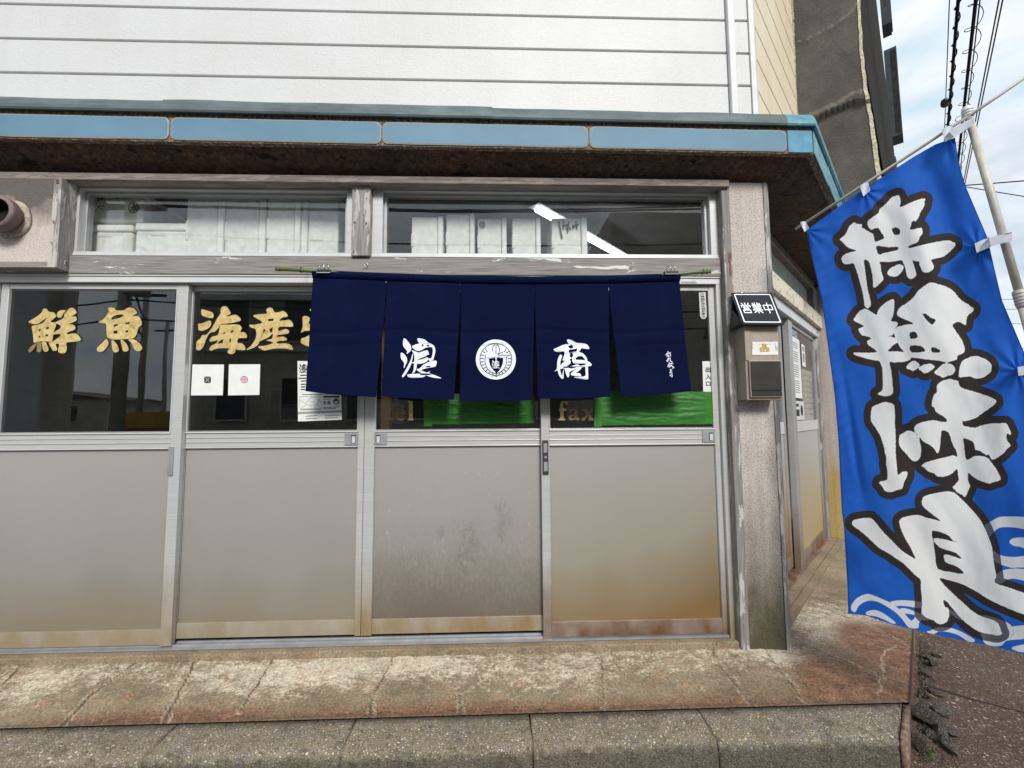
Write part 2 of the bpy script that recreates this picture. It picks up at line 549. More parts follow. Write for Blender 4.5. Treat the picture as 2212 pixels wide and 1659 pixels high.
# fabrics and prints
_k = NT('navy cloth')
_w = _k.noise(_k.P((1, 1, 6)), 260, 2)
_n = _k.noise(_k.P(), 5, 4)
_c = _k.ramp(_n, [(0.3, (0.0017, 0.0042, 0.025)), (0.7, (0.0028, 0.0064, 0.036))])
_k.col(_k.mix(0.4, _c, _k.ramp(_w, [(0.3, 0.7), (0.7, 1.2)]), 'MULTIPLY'))
_k.set(0.9, None, 0.08)
_k.bump(_w, 0.12, 0.0008)
M['navy cloth'] = _k.m
simple('print white', (0.74, 0.77, 0.84), 0.8, 0, 0.07, 140)
simple('paper white', (0.72, 0.73, 0.72), 0.7, 0, 0.04, 20)
simple('paper grey', (0.55, 0.56, 0.55), 0.7, 0, 0.15, 40)
simple('ink black', (0.02, 0.02, 0.022), 0.6)
simple('ink grey', (0.3, 0.3, 0.31), 0.7)
simple('marker ink', (0.025, 0.024, 0.023), 0.7)
simple('foam', (0.82, 0.81, 0.765), 0.85, 0, 0.09, 26, 0.25, 240)
simple('foam lid', (0.88, 0.875, 0.83), 0.85, 0, 0.09, 26, 0.25, 240)
simple('orange tag', (0.75, 0.17, 0.03), 0.6)
simple('sign black', (0.022, 0.025, 0.031), 0.6, 0, 0.1, spec=0.15)
simple('sign back', (0.008, 0.008, 0.009), 0.5)
simple('sign white', (0.85, 0.87, 0.92), 0.5, 0, 0.02)
_k = NT('stainless brown')
_n = _k.noise(_k.P((1, 1, 0.8)), 60, 5, 0.7)
_n2 = _k.noise(_k.P(), 5, 4)
_c = _k.ramp(_n2, [(0.3, (0.29, 0.24, 0.195)), (0.7, (0.40, 0.34, 0.28))])
_k.col(_k.mix(0.5, _c, _k.ramp(_n, [(0.3, 0.65), (0.7, 1.2)]), 'MULTIPLY'))
_k.set(0.5, 0.35)
M['stainless brown'] = _k.m
simple('panel black', (0.032, 0.03, 0.026), 0.42, 0, 0.2, 8)
simple('tape brown', (0.5, 0.34, 0.1), 0.6, 0, 0.3, 40)
simple('chrome', (0.7, 0.7, 0.7), 0.18, 1.0)
simple('rust', (0.19, 0.075, 0.03), 0.85, 0, 0.4, 60)
simple('pipe purple', (0.17, 0.125, 0.12), 0.6, 0, 0.2, 10)
simple('void black', (0.004, 0.004, 0.004), 0.9)
simple('mortar', (0.4, 0.35, 0.28), 0.95, 0, 0.3, 60, 0.6, 120)
simple('pole cream', (0.50, 0.475, 0.42), 0.5, 0, 0.14, 20)
simple('pole grey', (0.42, 0.41, 0.38), 0.5, 0, 0.1, 20)
simple('tab white', (0.62, 0.64, 0.72), 0.75, 0, 0.08, 60)
simple('cable black', (0.012, 0.012, 0.013), 0.6)
simple('cable grey', (0.16, 0.165, 0.17), 0.5)
simple('string dark', (0.025, 0.025, 0.02), 0.8)
_k = NT('bamboo')
_n = _k.noise(_k.P((3, 40, 40)), 3, 5)
_k.col(_k.ramp(_n, [(0.3, (0.075, 0.11, 0.035)), (0.7, (0.15, 0.2, 0.07))]))
_k.set(0.35)
M['bamboo'] = _k.m
_k = NT('gold leaf')
_n = _k.noise(_k.P(), 34, 7, 0.72, 0.8)
_n2 = _k.noise(_k.P((1, 1, 3)), 26, 4, 0.6, 1.0)
_c = _k.ramp(_n, [(0.3, (0.30, 0.21, 0.07)), (0.42, (0.62, 0.45, 0.17)), (0.6, (0.80, 0.62, 0.28)), (0.72, (0.85, 0.74, 0.42))])
_k.col(_c)
_k.set(0.38, 0.4)
_k.bump(_n2, 0.2, 0.002)
M['gold leaf'] = _k.m
_k = NT('gold leaf dull')
_n = _k.noise(_k.P(), 30, 7, 0.72, 0.8)
_k.col(_k.ramp(_n, [(0.35, (0.19, 0.14, 0.055)), (0.62, (0.36, 0.27, 0.11)), (0.75, (0.6, 0.46, 0.2))]))
_k.set(0.45, 0.3)
M['gold leaf dull'] = _k.m
_k = NT('green film')
_n = _k.noise(_k.P((1, 1, 5)), 14, 6, 0.6, 0.8)
_k.col(_k.ramp(_n, [(0.25, (0.02, 0.12, 0.014)), (0.55, (0.03, 0.16, 0.022)), (0.8, (0.045, 0.2, 0.045))]))
_k.set(0.5, None, 0.35)
_k.bump(_n, 0.2, 0.004)
M['green film'] = _k.m
simple('green tape', (0.035, 0.18, 0.018), 0.4, 0, 0.15, 20)
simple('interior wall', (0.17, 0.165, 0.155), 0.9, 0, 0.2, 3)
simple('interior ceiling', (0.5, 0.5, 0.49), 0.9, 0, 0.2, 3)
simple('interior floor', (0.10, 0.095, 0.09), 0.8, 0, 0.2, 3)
simple('interior shelf', (0.2, 0.16, 0.12), 0.8, 0, 0.2, 8)
simple('side green board', (0.47, 0.51, 0.46), 0.7, 0, 0.1, 4)
simple('facade beige', (0.46, 0.43, 0.37), 0.9, 0, 0.15, 1.2)
simple('facade white', (0.55, 0.55, 0.53), 0.9, 0, 0.12, 1.2)
simple('window dark', (0.03, 0.035, 0.04), 0.15)
simple('hoarding yellow', (0.5, 0.33, 0.05), 0.7)
simple('hoarding red', (0.3, 0.05, 0.03), 0.7)
simple('leaf green', (0.17, 0.30, 0.04), 0.6, 0, 0.2, 60)
simple('twig', (0.3, 0.2, 0.11), 0.9)
_k = NT('lamp light')
_k.col((0.9, 0.9, 0.9))
_k.b.inputs['Emission Color'].default_value = (0.93, 0.96, 1.0, 1)
_k.b.inputs['Emission Strength'].default_value = 3.2
M['lamp light'] = _k.m
_k = NT('pink badge')
_z = _k.rangemap(_k.xyz(2), atY(527, 828.5, .0425).z, atY(527, 811.5, .0425).z)
_k.col(_k.ramp(_z, [(0.0, (0.8, 0.22, 0.06)), (0.35, (0.66, 0.05, 0.12)), (0.7, (0.36, 0.05, 0.34)), (1.0, (0.13, 0.07, 0.42))]))
M['pink badge'] = _k.m


# ------------------------------------------------------------------ object helpers
def setp(o, label=None, cat=None, group=None, kind=None):
    for k, v in (('label', label), ('category', cat), ('group', group), ('kind', kind)):
        if v:
            o[k] = v
    return o


def thing(name, label, cat, loc, group=None):
    o = bpy.data.objects.new(name, None)
    o.empty_display_size = 0.1
    COL.objects.link(o)
    o.location = loc
    return setp(o, label, cat, group)


def origin(o):
    v = Vector((0, 0, 0))
    while o is not None:
        v = v + o.location
        o = o.parent
    return v


class MB:
    """collects geometry in world space and links it as ONE mesh object"""

    def __init__(s, tf=None):
        s.v, s.f, s.mi, s.mats, s.cur = [], [], [], [], 0
        s.tf = tf

    def mat(s, key):
        if key not in s.mats:
            s.mats.append(key)
        s.cur = s.mats.index(key)
        return s

    def add(s, vs, fs):
        b = len(s.v)
        s.v += [Vector(s.tf(*p)) if s.tf else Vector(p) for p in vs]
        s.f += [tuple(i + b for i in f) for f in fs]
        s.mi += [s.cur] * len(fs)
        return s

    def box(s, x0, x1, y0, y1, z0, z1):
        return s.add([(x0, y0, z0), (x1, y0, z0), (x1, y1, z0), (x0, y1, z0), (x0, y0, z1), (x1, y0, z1), (x1, y1, z1), (x0, y1, z1)],
                     [(0, 3, 2, 1), (4, 5, 6, 7), (0, 1, 5, 4), (1, 2, 6, 5), (2, 3, 7, 6), (3, 0, 4, 7)])

    def hexa(s, a, b):
        """solid between two quads a (front) and b (back)"""
        return s.add(list(a) + list(b), [(0, 1, 2, 3), (7, 6, 5, 4), (0, 4, 5, 1), (1, 5, 6, 2), (2, 6, 7, 3), (3, 7, 4, 0)])

    def prism(s, prof, x0, x1, axis=0, caps=True):
        """profile [(p,q)] extruded along an axis; axis 0: (y,z), 1: (x,z), 2: (x,y)"""
        n = len(prof)

        def mk(t, p, q):
            return (t, p, q) if axis == 0 else (p, t, q) if axis == 1 else (p, q, t)
        vs = [mk(x0, *p) for p in prof] + [mk(x1, *p) for p in prof]
        fs = [(i, (i + 1) % n, n + (i + 1) % n, n + i) for i in range(n)]
        if caps:
            fs += [tuple(range(n))[::-1], tuple(range(n, 2 * n))]
        return s.add(vs, fs)

    def loft(s, rings, closed=True, caps=True):
        n = len(rings[0])
        vs = [p for r in rings for p in r]
        fs = []
        for k in range(len(rings) - 1):
            for i in range(n if closed else n - 1):
                j = (i + 1) % n
                fs.append((k * n + i, k * n + j, (k + 1) * n + j, (k + 1) * n + i))
        if caps and closed:
            fs += [tuple(range(n))[::-1], tuple(range((len(rings) - 1) * n, len(rings) * n))]
        return s.add(vs, fs)

    def tube(s, pts, r, n=10):
        pts = [Vector(p) for p in pts]
        rs = r if isinstance(r, (list, tuple)) else [r] * len(pts)
        rings = []
        for i, p in enumerate(pts):
            t = (pts[min(i + 1, len(pts) - 1)] - pts[max(i - 1, 0)]).normalized()
            a = t.cross(Vector((0, 0, 1)) if abs(t.z) < 0.9 else Vector((1, 0, 0))).normalized()
            b = t.cross(a)
            rings.append([tuple(p + (a * math.cos(2 * math.pi * k / n) + b * math.sin(2 * math.pi * k / n)) * rs[i]) for k in range(n)])
        return s.loft(rings)

    def build(s, name, parent=None, bevel=0.0, smooth=False, mats=None):
        me = bpy.data.meshes.new(name)
        off = origin(parent) if parent else Vector((0, 0, 0))
        me.from_pydata([tuple(p - off) for p in s.v], [], s.f)
        for k in (mats or s.mats):
            me.materials.append(M[k])
        if not mats:
            me.polygons.foreach_set('material_index', s.mi)
        bm = bmesh.new()
        bm.from_mesh(me)
        bmesh.ops.recalc_face_normals(bm, faces=bm.faces)
        if bevel:
            ed = [e for e in bm.edges if len(e.link_faces) == 2 and e.calc_face_angle(0) > 0.5]
            bmesh.ops.bevel(bm, geom=ed, offset=bevel, segments=2, profile=0.5, affect='EDGES', clamp_overlap=True)
        bm.to_mesh(me)
        bm.free()
        if smooth:
            for p in me.polygons:
                p.use_smooth = True
        o = bpy.data.objects.new(name, me)
        COL.objects.link(o)
        if parent:
            o.parent = parent
        return o


def rehome(o):
    """give a single-mesh thing its origin at the middle of its base"""
    vs = [v.co for v in o.data.vertices]
    c = Vector((sum(v.x for v in vs) / len(vs), sum(v.y for v in vs) / len(vs), min(v.z for v in vs)))
    o.data.transform(Matrix.Translation(-c))
    o.location = c
    return o


def smooth_loop(pts, n=3):
    m = len(pts)
    out = []
    for i in range(m):
        p0, p1, p2, p3 = (np.array(pts[(i + k - 1) % m], float) for k in range(4))
        for k in range(n):
            t = k / n
            out.append(0.5 * (2 * p1 + (p2 - p0) * t + (2 * p0 - 5 * p1 + 4 * p2 - p3) * t * t + (3 * p1 - p0 - 3 * p2 + p3) * t ** 3))
    return [tuple(q) for q in out]


def stroke(pts, w):
    """polyline -> outline polygon of width w (number or list)"""
    ws = w if isinstance(w, (list, tuple)) else [w] * len(pts)
    L, Rr = [], []
    for i, p in enumerate(pts):
        a = np.array(pts[max(i - 1, 0)], float)
        b = np.array(pts[min(i + 1, len(pts) - 1)], float)
        t = (b - a) / (np.linalg.norm(b - a) + 1e-9)
        nn = np.array((-t[1], t[0])) * ws[i] / 2
        L.append(tuple(np.array(p) + nn))
        Rr.append(tuple(np.array(p) - nn))
    return L + Rr[::-1]


def fill(loops, mapping, name, matkey, parent, thick=0.0):
    """flat shape with holes (even-odd), each point mapped to the world by mapping(u, v)"""
    cu = bpy.data.curves.new('tmp', 'CURVE')
    cu.dimensions = '2D'
    cu.fill_mode = 'BOTH'
    allp = [p for lp in loops for p in lp]
    cx = sum(p[0] for p in allp) / len(allp)
    cy = sum(p[1] for p in allp) / len(allp)
    for lp in loops:
        sp = cu.splines.new('POLY')
        sp.points.add(len(lp) - 1)
        for q, p in zip(sp.points, lp):
            q.co = ((p[0] - cx) * 0.01, -(p[1] - cy) * 0.01, 0, 1)
        sp.use_cyclic_u = True
    ob = bpy.data.objects.new('tmp', cu)
    COL.objects.link(ob)
    dg = bpy.context.evaluated_depsgraph_get()
    me = bpy.data.meshes.new_from_object(ob.evaluated_get(dg))
    bpy.data.objects.remove(ob)
    bpy.data.curves.remove(cu)
    off = origin(parent) if parent else Vector((0, 0, 0))
    for v in me.vertices:
        v.co = Vector(mapping(v.co.x * 100 + cx, cy - v.co.y * 100)) - off
    me.name = name
    me.materials.clear()
    me.materials.append(M[matkey])
    for p in me.polygons:
        p.material_index = 0
    o = bpy.data.objects.new(name, me)
    COL.objects.link(o)
    if parent:
        o.parent = parent
    return o


def text(strg, mapping, name, matkey, parent, weight=0.0):
    """text laid out in a unit-height box, mapped by mapping(x, y) with y up"""
    cu = bpy.data.curves.new('tmp', 'FONT')
    cu.body = strg
    cu.size = 1.0
    cu.offset = weight
    cu.align_x = 'CENTER'
    cu.align_y = 'CENTER'
    ob = bpy.data.objects.new('tmp', cu)
    COL.objects.link(ob)
    dg = bpy.context.evaluated_depsgraph_get()
    me = bpy.data.meshes.new_from_object(ob.evaluated_get(dg))
    bpy.data.objects.remove(ob)
    bpy.data.curves.remove(cu)
    off = origin(parent) if parent else Vector((0, 0, 0))
    xs = [v.co.x for v in me.vertices]
    ys = [v.co.y for v in me.vertices]
    mx, my = (min(xs) + max(xs)) / 2, (min(ys) + max(ys)) / 2
    wx, wy = max(xs) - min(xs), max(ys) - min(ys)
    for v in me.vertices:
        v.co = Vector(mapping((v.co.x - mx) / wx, (v.co.y - my) / wy)) - off
    me.name = name
    me.materials.clear()
    me.materials.append(M[matkey])
    for p in me.polygons:
        p.material_index = 0
    o = bpy.data.objects.new(name, me)
    COL.objects.link(o)
    if parent:
        o.parent = parent
    return o


def quadmap(tl, tr, br, bl, lift=Vector((0, 0, 0))):
    """bilinear map of the unit square centred on 0 (y up) onto four world points"""
    tl, tr, br, bl = Vector(tl), Vector(tr), Vector(br), Vector(bl)

    def f(x, y):
        s, t = x + 0.5, 0.5 - y
        return (tl * (1 - s) + tr * s) * (1 - t) + (bl * (1 - s) + br * s) * t + lift
    return f


def zoom(ox, oy, sc):
    """coordinates read off an enlarged crop -> photograph at 2212 px"""
    def f(lp):
        return [((ox + x / sc) * 0.576, (oy + y / sc) * 0.576) for x, y in lp]
    return f


def ch(c):                                     # local frame of the angled side: along, outwards, up
    def f(s, d, z):
        return (c + (s + d) / R2, (s - d) / R2, z)
    return f

# ================================================================== GROUND
ZROAD = -0.16
ZPAVE = -0.125
road = MB().mat('road asphalt')
road.add([(-90, -90, ZROAD), (90, -90, ZROAD), (90, 90, ZROAD), (-90, 90, ZROAD)], [(0, 1, 2, 3)])
setp(road.build('road'), kind='structure')
# pavement slab field to the right of the platform, its border along the angled side
CEDGE = 2.13                               # outer edge of the platform on the angled side: y = x - CEDGE
pave = MB().mat('paving')
pave.add([(1.57, -1.8, ZPAVE), (3.3, -1.8, ZPAVE), (43.3, 38.2, ZPAVE), (40.2, 38.2, ZPAVE), (1.57, -0.43, ZPAVE),
          (3.3, -1.8, ZROAD), (43.3, 38.2, ZROAD), (1.57, -1.8, ZROAD)], [(0, 1, 2, 3, 4), (1, 5, 6, 2), (0, 7, 5, 1)])
pv = pave.build('pavement')
setp(pv, kind='structure')
# joints between the paving slabs, shallow dark grooves
jm = MB().mat('gasket dark')
for a, b, w in (((1991, 1478), (2103, 1512), 0.008), ((2103, 1512), (2260, 1552), 0.005)):
    p, q = atZ(*a, ZPAVE), atZ(*b, ZPAVE)
    t = (q - p).normalized()
    nn = Vector((-t.y, t.x, 0)) * w
    up = Vector((0, 0, 0.003))
    jm.add([p - nn + up, q - nn + up, q + nn + up, p + nn + up], [(0, 1, 2, 3)])
setp(jm.build('pavement_joint'), kind='structure')


def vnoise(xy, sc, seed=0.0, oct=3):
    out = np.zeros(len(xy))
    for i, (x, y) in enumerate(xy):
        out[i] = mnoise.fractal(Vector((x * sc + seed, y * sc, seed)), 0.7, 2.0, oct)
    return out


def seg_dist(P, pl):
    d = np.full(len(P), 1e9)
    for a, b in zip(pl[:-1], pl[1:]):
        a, b = np.array(a, float), np.array(b, float)
        ab = b - a
        t = np.clip(((P - a) @ ab) / (ab @ ab + 1e-12), 0, 1)
        d = np.minimum(d, np.linalg.norm(P - (a + t[:, None] * ab), axis=1))
    return d


def platform():
    """sloping concrete apron round the foot of the building, mitred at the corner"""
    def strip(n1, n2, f):
        g = np.array([[f(i / n1, j / n2) for j in range(n2 + 1)] for i in range(n1 + 1)]).reshape(-1, 3)
        fs = [(i * (n2 + 1) + j, (i + 1) * (n2 + 1) + j, (i + 1) * (n2 + 1) + j + 1, i * (n2 + 1) + j + 1) for i in range(n1) for j in range(n2)]
        return g, fs
    CI = 1.31

    def front(s, t):                        # s along, t from wall to kerb
        y = -0.03 - 0.36 * t
        xr = (y + CI) * (1 - t) + (y + CEDGE) * t
        return (-4.6 + (xr + 4.6) * s, y, 0.068 - 0.066 * t)

    def side(s, t):
        a0 = Vector((-0.03 + CI, -0.03, 0.068))
        b0 = Vector((-0.39 + CEDGE, -0.39, 0.002))
        p0 = a0 * (1 - t) + b0 * t
        p = p0 + Vector((1, 1, 0)) / R2 * (5.0 * s)
        return (p.x, p.y, p.z + 0.012 * min(1, s * 4))
    g1, f1 = strip(620, 40, front)
    g2, f2 = strip(420, 70, side)
    g = np.vstack([g1, g2])
    n1 = len(g1)
    f2 = [tuple(i + n1 for i in q) for q in f2]
    # skirt on the outer edges
    sk = []
    base = len(g)
    edge = [i * 71 + 70 + n1 for i in range(421)]
    low = g[edge].copy()
    low[:, 2] = ZPAVE - 0.02
    g = np.vstack([g, low])
    for i in range(420):
        sk.append((edge[i], base + i, base + i + 1, edge[i + 1]))
    xy = g[:, :2]
    cracks = []

    def C(*pts):
        cracks.append([tuple(atZ(u, v, 0.04)[:2]) for u, v in pts])
    # seams and cracks read off the apron
    C((60, 1440), (0, 1482), (-60, 1520)); C((300, 1440), (200, 1492), (125, 1556), (60, 1600))
    C((435, 1426), (395, 1475), (365, 1525), (345, 1560)); C((598, 1420), (560, 1470), (520, 1520))
    C((858, 1408), (845, 1440), (815, 1480), (800, 1520), (790, 1548)); C((1135, 1404), (1125, 1424))
    C((1292, 1402), (1302, 1430), (1302, 1480), (1306, 1520), (1312, 1545)); C((1183, 1405), (1186, 1425))
    C((993, 1490), (995, 1545)); C((1530, 1402), (1560, 1440), (1610, 1490), (1645, 1520), (1680, 1545))
    C((1640, 1400), (1690, 1450), (1740, 1500), (1780, 1545)); C((1706, 1380), (1760, 1402), (1850, 1432), (1905, 1448))
    C((1745, 1310), (1800, 1325), (1880, 1348), (1975, 1385))
    seams = []

    def C2(*pts):
        seams.append([tuple(atZ(u, v, 0.03)[:2]) for u, v in pts])
    C2((1935, 1385), (1905, 1410), (1905, 1440), (1895, 1500), (1880, 1543)); C2((1905, 1450), (1985, 1472)); C2((1903, 1482), (1985, 1512))
    C2((1905, 1428), (1985, 1440)); C2((1893, 1515), (1985, 1545)); C2((1935, 1500), (1960, 1545)); C2((1900, 1395), (1985, 1400))
    wob = np.stack([vnoise(xy, 9, 3.1), vnoise(xy, 9, 8.7)], 1) * 0.012 + np.stack([vnoise(xy, 40, 1.1), vnoise(xy, 40, 5.7)], 1) * 0.004
    PW = xy + wob
    cr = np.zeros(len(xy))
    pale = np.zeros(len(xy))
    for c in cracks:
        d = seg_dist(PW, c)
        cr = np.maximum(cr, np.clip(1 - d / 0.017, 0, 1))
        pale = np.maximum(pale, np.clip(1 - np.abs(d - 0.013) / 0.014, 0, 1) * 0.75)
    for c in seams:
        d = seg_dist(PW, c)
        pale = np.maximum(pale, np.clip(1.0 - d / 0.012, 0, 1) * 0.8)
    ins = np.where(np.arange(len(g)) < n1, -(xy[:, 1] + 0.03) / 0.36, np.clip(((xy[:, 0] - xy[:, 1]) - CI) / (CEDGE - CI), 0, 1))
    d0 = np.clip(ins, 0, 1.2)
    cr = np.maximum(cr, np.where(np.arange(len(g)) < n1, np.clip(1 - np.abs(d0 - 0.985) / 0.05, 0, 1) * 0.9, 0))
    white = np.zeros(len(xy))

    def blob(arr, u, v, ru, rv, a):
        p = atZ(u, v, 0.04)
        px = (atZ(u + 10, v, 0.04) - p)
        rx = abs(px.x) / 10 * ru
        ry = (atZ(u, v - 10, 0.04) - p).y / 10 * rv
        e = ((xy[:, 0] - p.x) / rx) ** 2 + ((xy[:, 1] - p.y) / ry) ** 2
        arr += a * np.exp(-e)
    for u, v, ru, rv, a in ((60, 1480, 160, 45, .8), (300, 1450, 120, 25, .5), (480, 1460, 100, 38, .75), (640, 1460, 130, 36, .9), (800, 1440, 120, 30, .9),
                            (930, 1435, 120, 28, .75), (1080, 1450, 160, 40, .45), (1250, 1455, 120, 40, .5), (1420, 1420, 200, 30, .45), (1500, 1460, 100, 40, .3),
                            (1640, 1410, 110, 22, .75), (1740, 1350, 70, 50, .8), (1850, 1340, 100, 45, .9), (1690, 1430, 50, 18, .5), (1770, 1525, 60, 18, .7), (1780, 1425, 70, 14, .5), (1745, 1390, 30, 10, .6)):
        blob(white, u, v, ru, rv, a)
    rust = np.zeros(len(xy))
    for u, v, ru, rv, a in ((1900, 1490, 120, 90, 1.35), (1950, 1400, 95, 55, 1.35), (1830, 1480, 85, 55, .8), (1925, 1370, 100, 28, 1.0), (430, 1532, 240, 24, .85), (860, 1530, 220, 24, .9),
                            (1100, 1530, 240, 26, .8), (1400, 1522, 280, 28, .8), (1650, 1505, 180, 40, .55), (160, 1550, 180, 24, .6)):
        blob(rust, u, v, ru, rv, a)
    # dirt gathers next to the wall
    z = g[:, 2] + (vnoise(xy, 14, 2.2) * 0.0035 - cr * 0.003 + vnoise(xy, 55, 6.6) * 0.0012) * np.where(np.arange(len(g)) < base, 1, 0)
    tt_ = np.where(np.arange(len(g)) < n1, d0, 0)
    z = np.where(tt_ > 0.93, g[:, 2], z)
    g[:, 2] = z
    me = bpy.data.meshes.new('pavement_apron')
    me.from_pydata(g.tolist(), [], f1 + f2 + sk)
    me.materials.append(M['platform concrete'])
    for nme, arr in (('white', white), ('rust', rust), ('crack', cr), ('pale', pale)):
        a = me.attributes.new(nme, 'FLOAT', 'POINT')
        a.data.foreach_set('value', np.clip(arr, 0, 1.5).astype(np.float32))
    for p in me.polygons:
        p.use_smooth = True
    o = bpy.data.objects.new('pavement_apron', me)
    COL.objects.link(o)
    setp(o, kind='structure')


platform()

# kerb stones along the front, one by one
joints = [-4.3, -3.2] + [atZ(u, 1595, 0.0).x for u in (352, 750, 1149, 1548)] + [1.712]
kerb_labels = ['long rough kerb stone under the far left of the apron', 'rough grey kerb stone left of the leftmost kerb joint in view',
               'kerb stone below the second sliding door from the left', 'chipped kerb stone in the middle with a loose stone chip lying before it',
               'kerb stone with large blue grey pebbles right of the open black joint', 'brownish end kerb stone at the apron corner']
for i in range(len(joints) - 1):
    x0, x1 = joints[i] + 0.0035, joints[i + 1] - 0.0035
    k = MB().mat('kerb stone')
    n = 88
    rings = []
    last = i == len(joints) - 2
    for a in range(n + 1):
        x = x0 + (x1 - x0) * a / n
        w = [mnoise.noise(Vector((x * 7, q * 3.3, i))) * 0.010 + mnoise.noise(Vector((x * 30, q * 9.3, i))) * 0.0075 + (-0.016 * max(0, mnoise.noise(Vector((x * 14, 2.2, i + 5))) - 0.25) / 0.4 if q in (3, 4) else 0) for q in range(9)]
        yo = -0.008 * (i % 2)
        sk = 0.03 if a == n else 0
        prof = [(-0.394, -0.2), (-0.394, 0.0), (-0.44, 0.002 + w[1]), (-0.50 + yo, 0.001 + w[2] * .6), (-0.552 + yo, -0.003 + w[3] * .6), (-0.568 + yo + w[4], -0.013 + w[4]), (-0.576 + yo + w[5], -0.034), (-0.58 + yo + w[6], -0.1), (-0.585 + w[7], -0.2)]
        rings.append([(min(x, y + CEDGE - 0.03), y, z) for y, z in prof])
    k.loft(rings)
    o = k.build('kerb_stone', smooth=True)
    setp(rehome(o), kerb_labels[i], 'kerb stone', 'kerb stones along the front of the apron')
# mortar left in the joints
mo = MB().mat('platform concrete')
for x in joints[1:-1]:
    mo.box(x - 0.0034, x + 0.0034, -0.555, -0.396, -0.19, -0.01)
simple('stained concrete', (0.22, 0.145, 0.1), 0.9, 0, 0.5, 45, 0.8, 120)
mo.mat('stained concrete').prism([(-0.585 + CEDGE - 0.026, -0.585), (-0.585 + CEDGE + 0.004, -0.585), (-0.392 + CEDGE + 0.004, -0.392), (-0.392 + CEDGE - 0.026, -0.392)], -0.2, -0.006, 2)
# low worn footing under the kerb stones
rings = []
for a in range(160):
    x = -4.4 + a * 0.0375
    w = mnoise.noise(Vector((x * 9, 0.3, 4))) * 0.012
    rings.append([(x, -0.5, -0.2), (x, -0.5, -0.128), (x, -0.6 + w, -0.132 + w * 0.4), (x, -0.66 + w, -0.146), (x, -0.68 + w, -0.2)])
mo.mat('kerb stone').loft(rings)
setp(mo.build('pavement_footing', smooth=True), kind='structure')

# ================================================================== SHOP BUILDING
shop = thing('shop_building', 'old fishmonger shop front with white siding, blue canopy edge and aluminium sliding doors', 'building', (0, 0.2, 0))


def part(mb, name, parent=shop, bevel=0.0, **kw):
    return mb.build(name, parent, bevel, **kw)


# --- upper storey siding
GRV = [2.5 + 0.0, 2.688, 2.88, 3.074, 3.268, 3.466, 3.665, 3.86, 4.06, 4.26, 4.46, 4.66, 4.86, 5.06, 5.26]


def boards(mb, a0, a1, key, side):
    mb.mat('groove dark')
    if side:
        mb.box(a0, a1, -0.12, -0.011, GRV[0], GRV[-1])
    else:
        mb.box(a0, a1, 0.011, 0.12, GRV[0], GRV[-1])
    mb.mat(key)
    for z0, z1 in zip(GRV[:-1], GRV[1:]):
        lo, hi = z0 + 0.005, z1 - 0.005
        prof = [(0.0115, lo - 0.002), (0.003, lo), (0.0, lo + 0.004), (0.0, hi - 0.004), (0.003, hi), (0.0115, hi + 0.002)]
        if side:
            prof = [(-p, z) for p, z in prof]
        mb.prism(prof, a0, a1, 0)


mb = MB()
boards(mb, -5.0, 1.303, 'siding white', False)
boards(mb, 1.349, 1.432, 'siding white', False)
part(mb, 'siding')
mb = MB(ch(1.462))
boards(mb, 0.03, 1.262, 'siding cream', True)
part(mb, 'side_siding')
mb = MB().mat('trim white').box(1.306, 1.346, -0.026, 0.03, 2.5, 5.26)
part(mb, 'batten', bevel=0.005)
mb = MB().mat('trim white')
mb.prism([(1.434, -0.012), (1.462, -0.012), (1.482, 0.008), (1.462, 0.028), (1.434, 0.028)], 2.5, 5.26, 2)
part(mb, 'corner_trim', bevel=0.002)

# --- canopy: profiles given as (distance out from the wall, height) and swept round the corner
C0 = 1.532


def sweep(mb, prof, L=3.0, x0=-5.0, slope=True):
    def cor(o):
        return C0 + o * (R2 - 1)
    ra, rb, rc = [], [], []
    for o, z in prof:
        dz = 0.0067 if slope else 0
        ra.append((x0, -o, z + dz * (1.5 - x0)))
        rb.append((cor(o), -o, z))
        rc.append((cor(o) + L / R2, -o + L / R2, z + 0.02))
    mb.loft([ra, rb])
    mb.loft([rb, rc])


mb = MB().mat('flashing')
prof = [(0.205, 2.6911), (0.22, 2.6889), (0.224, 2.6975), (0.223, 2.7145), (0.215, 2.739), (0.201, 2.7593), (0.17, 2.7806), (0.0, 2.86), (0.0, 2.84), (0.17, 2.755), (0.2, 2.71)]


def cor(o):
    return C0 + o * (R2 - 1)


for xa, xb, key, lift in ((-5.0, -1.62, 'flashing', 0.0), (-1.63, -0.02, 'flashing', 0.003), (-0.03, 1.478, 'flashing', 0.0)):
    mb.mat(key)
    rings = []
    for k in range(25):
        x = xa + (xb - xa) * k / 24
        w = mnoise.noise(Vector((x * 3.1, 0, 2))) * 0.006
        rings.append([(x, -o - (lift if 0.1 < o else 0), z + 0.0067 * (1.6 - x) + (w + lift if z > 2.72 else 0)) for o, z in prof])
    mb.loft(rings)
mb.mat('flashing teal')
mb.loft([[(1.475, -o - 0.001, z + 0.001) for o, z in prof], [(cor(o), -o - 0.001, z) for o, z in prof]])
mb.loft([[(cor(o), -o, z) for o, z in prof], [(cor(o) + 2.1, -o + 2.1, z + 0.02) for o, z in prof]])
part(mb, 'canopy_flashing')
mb = MB().mat('rusty edge')
sweep(mb, [(0.17, 2.5504), (0.20, 2.5504), (0.20, 2.6975), (0.17, 2.6975)])
part(mb, 'fascia')


def rrect(x0, x1, z0, z1, r, n=5):
    out = []
    for cx, cz, a0 in ((x1 - r, z1 - r, 0), (x0 + r, z1 - r, 90), (x0 + r, z0 + r, 180), (x1 - r, z0 + r, 270)):
        for k in range(n + 1):
            a = math.radians(a0 + 90 * k / n)
            out.append((cx + r * math.cos(a), cz + r * math.sin(a)))
    return out


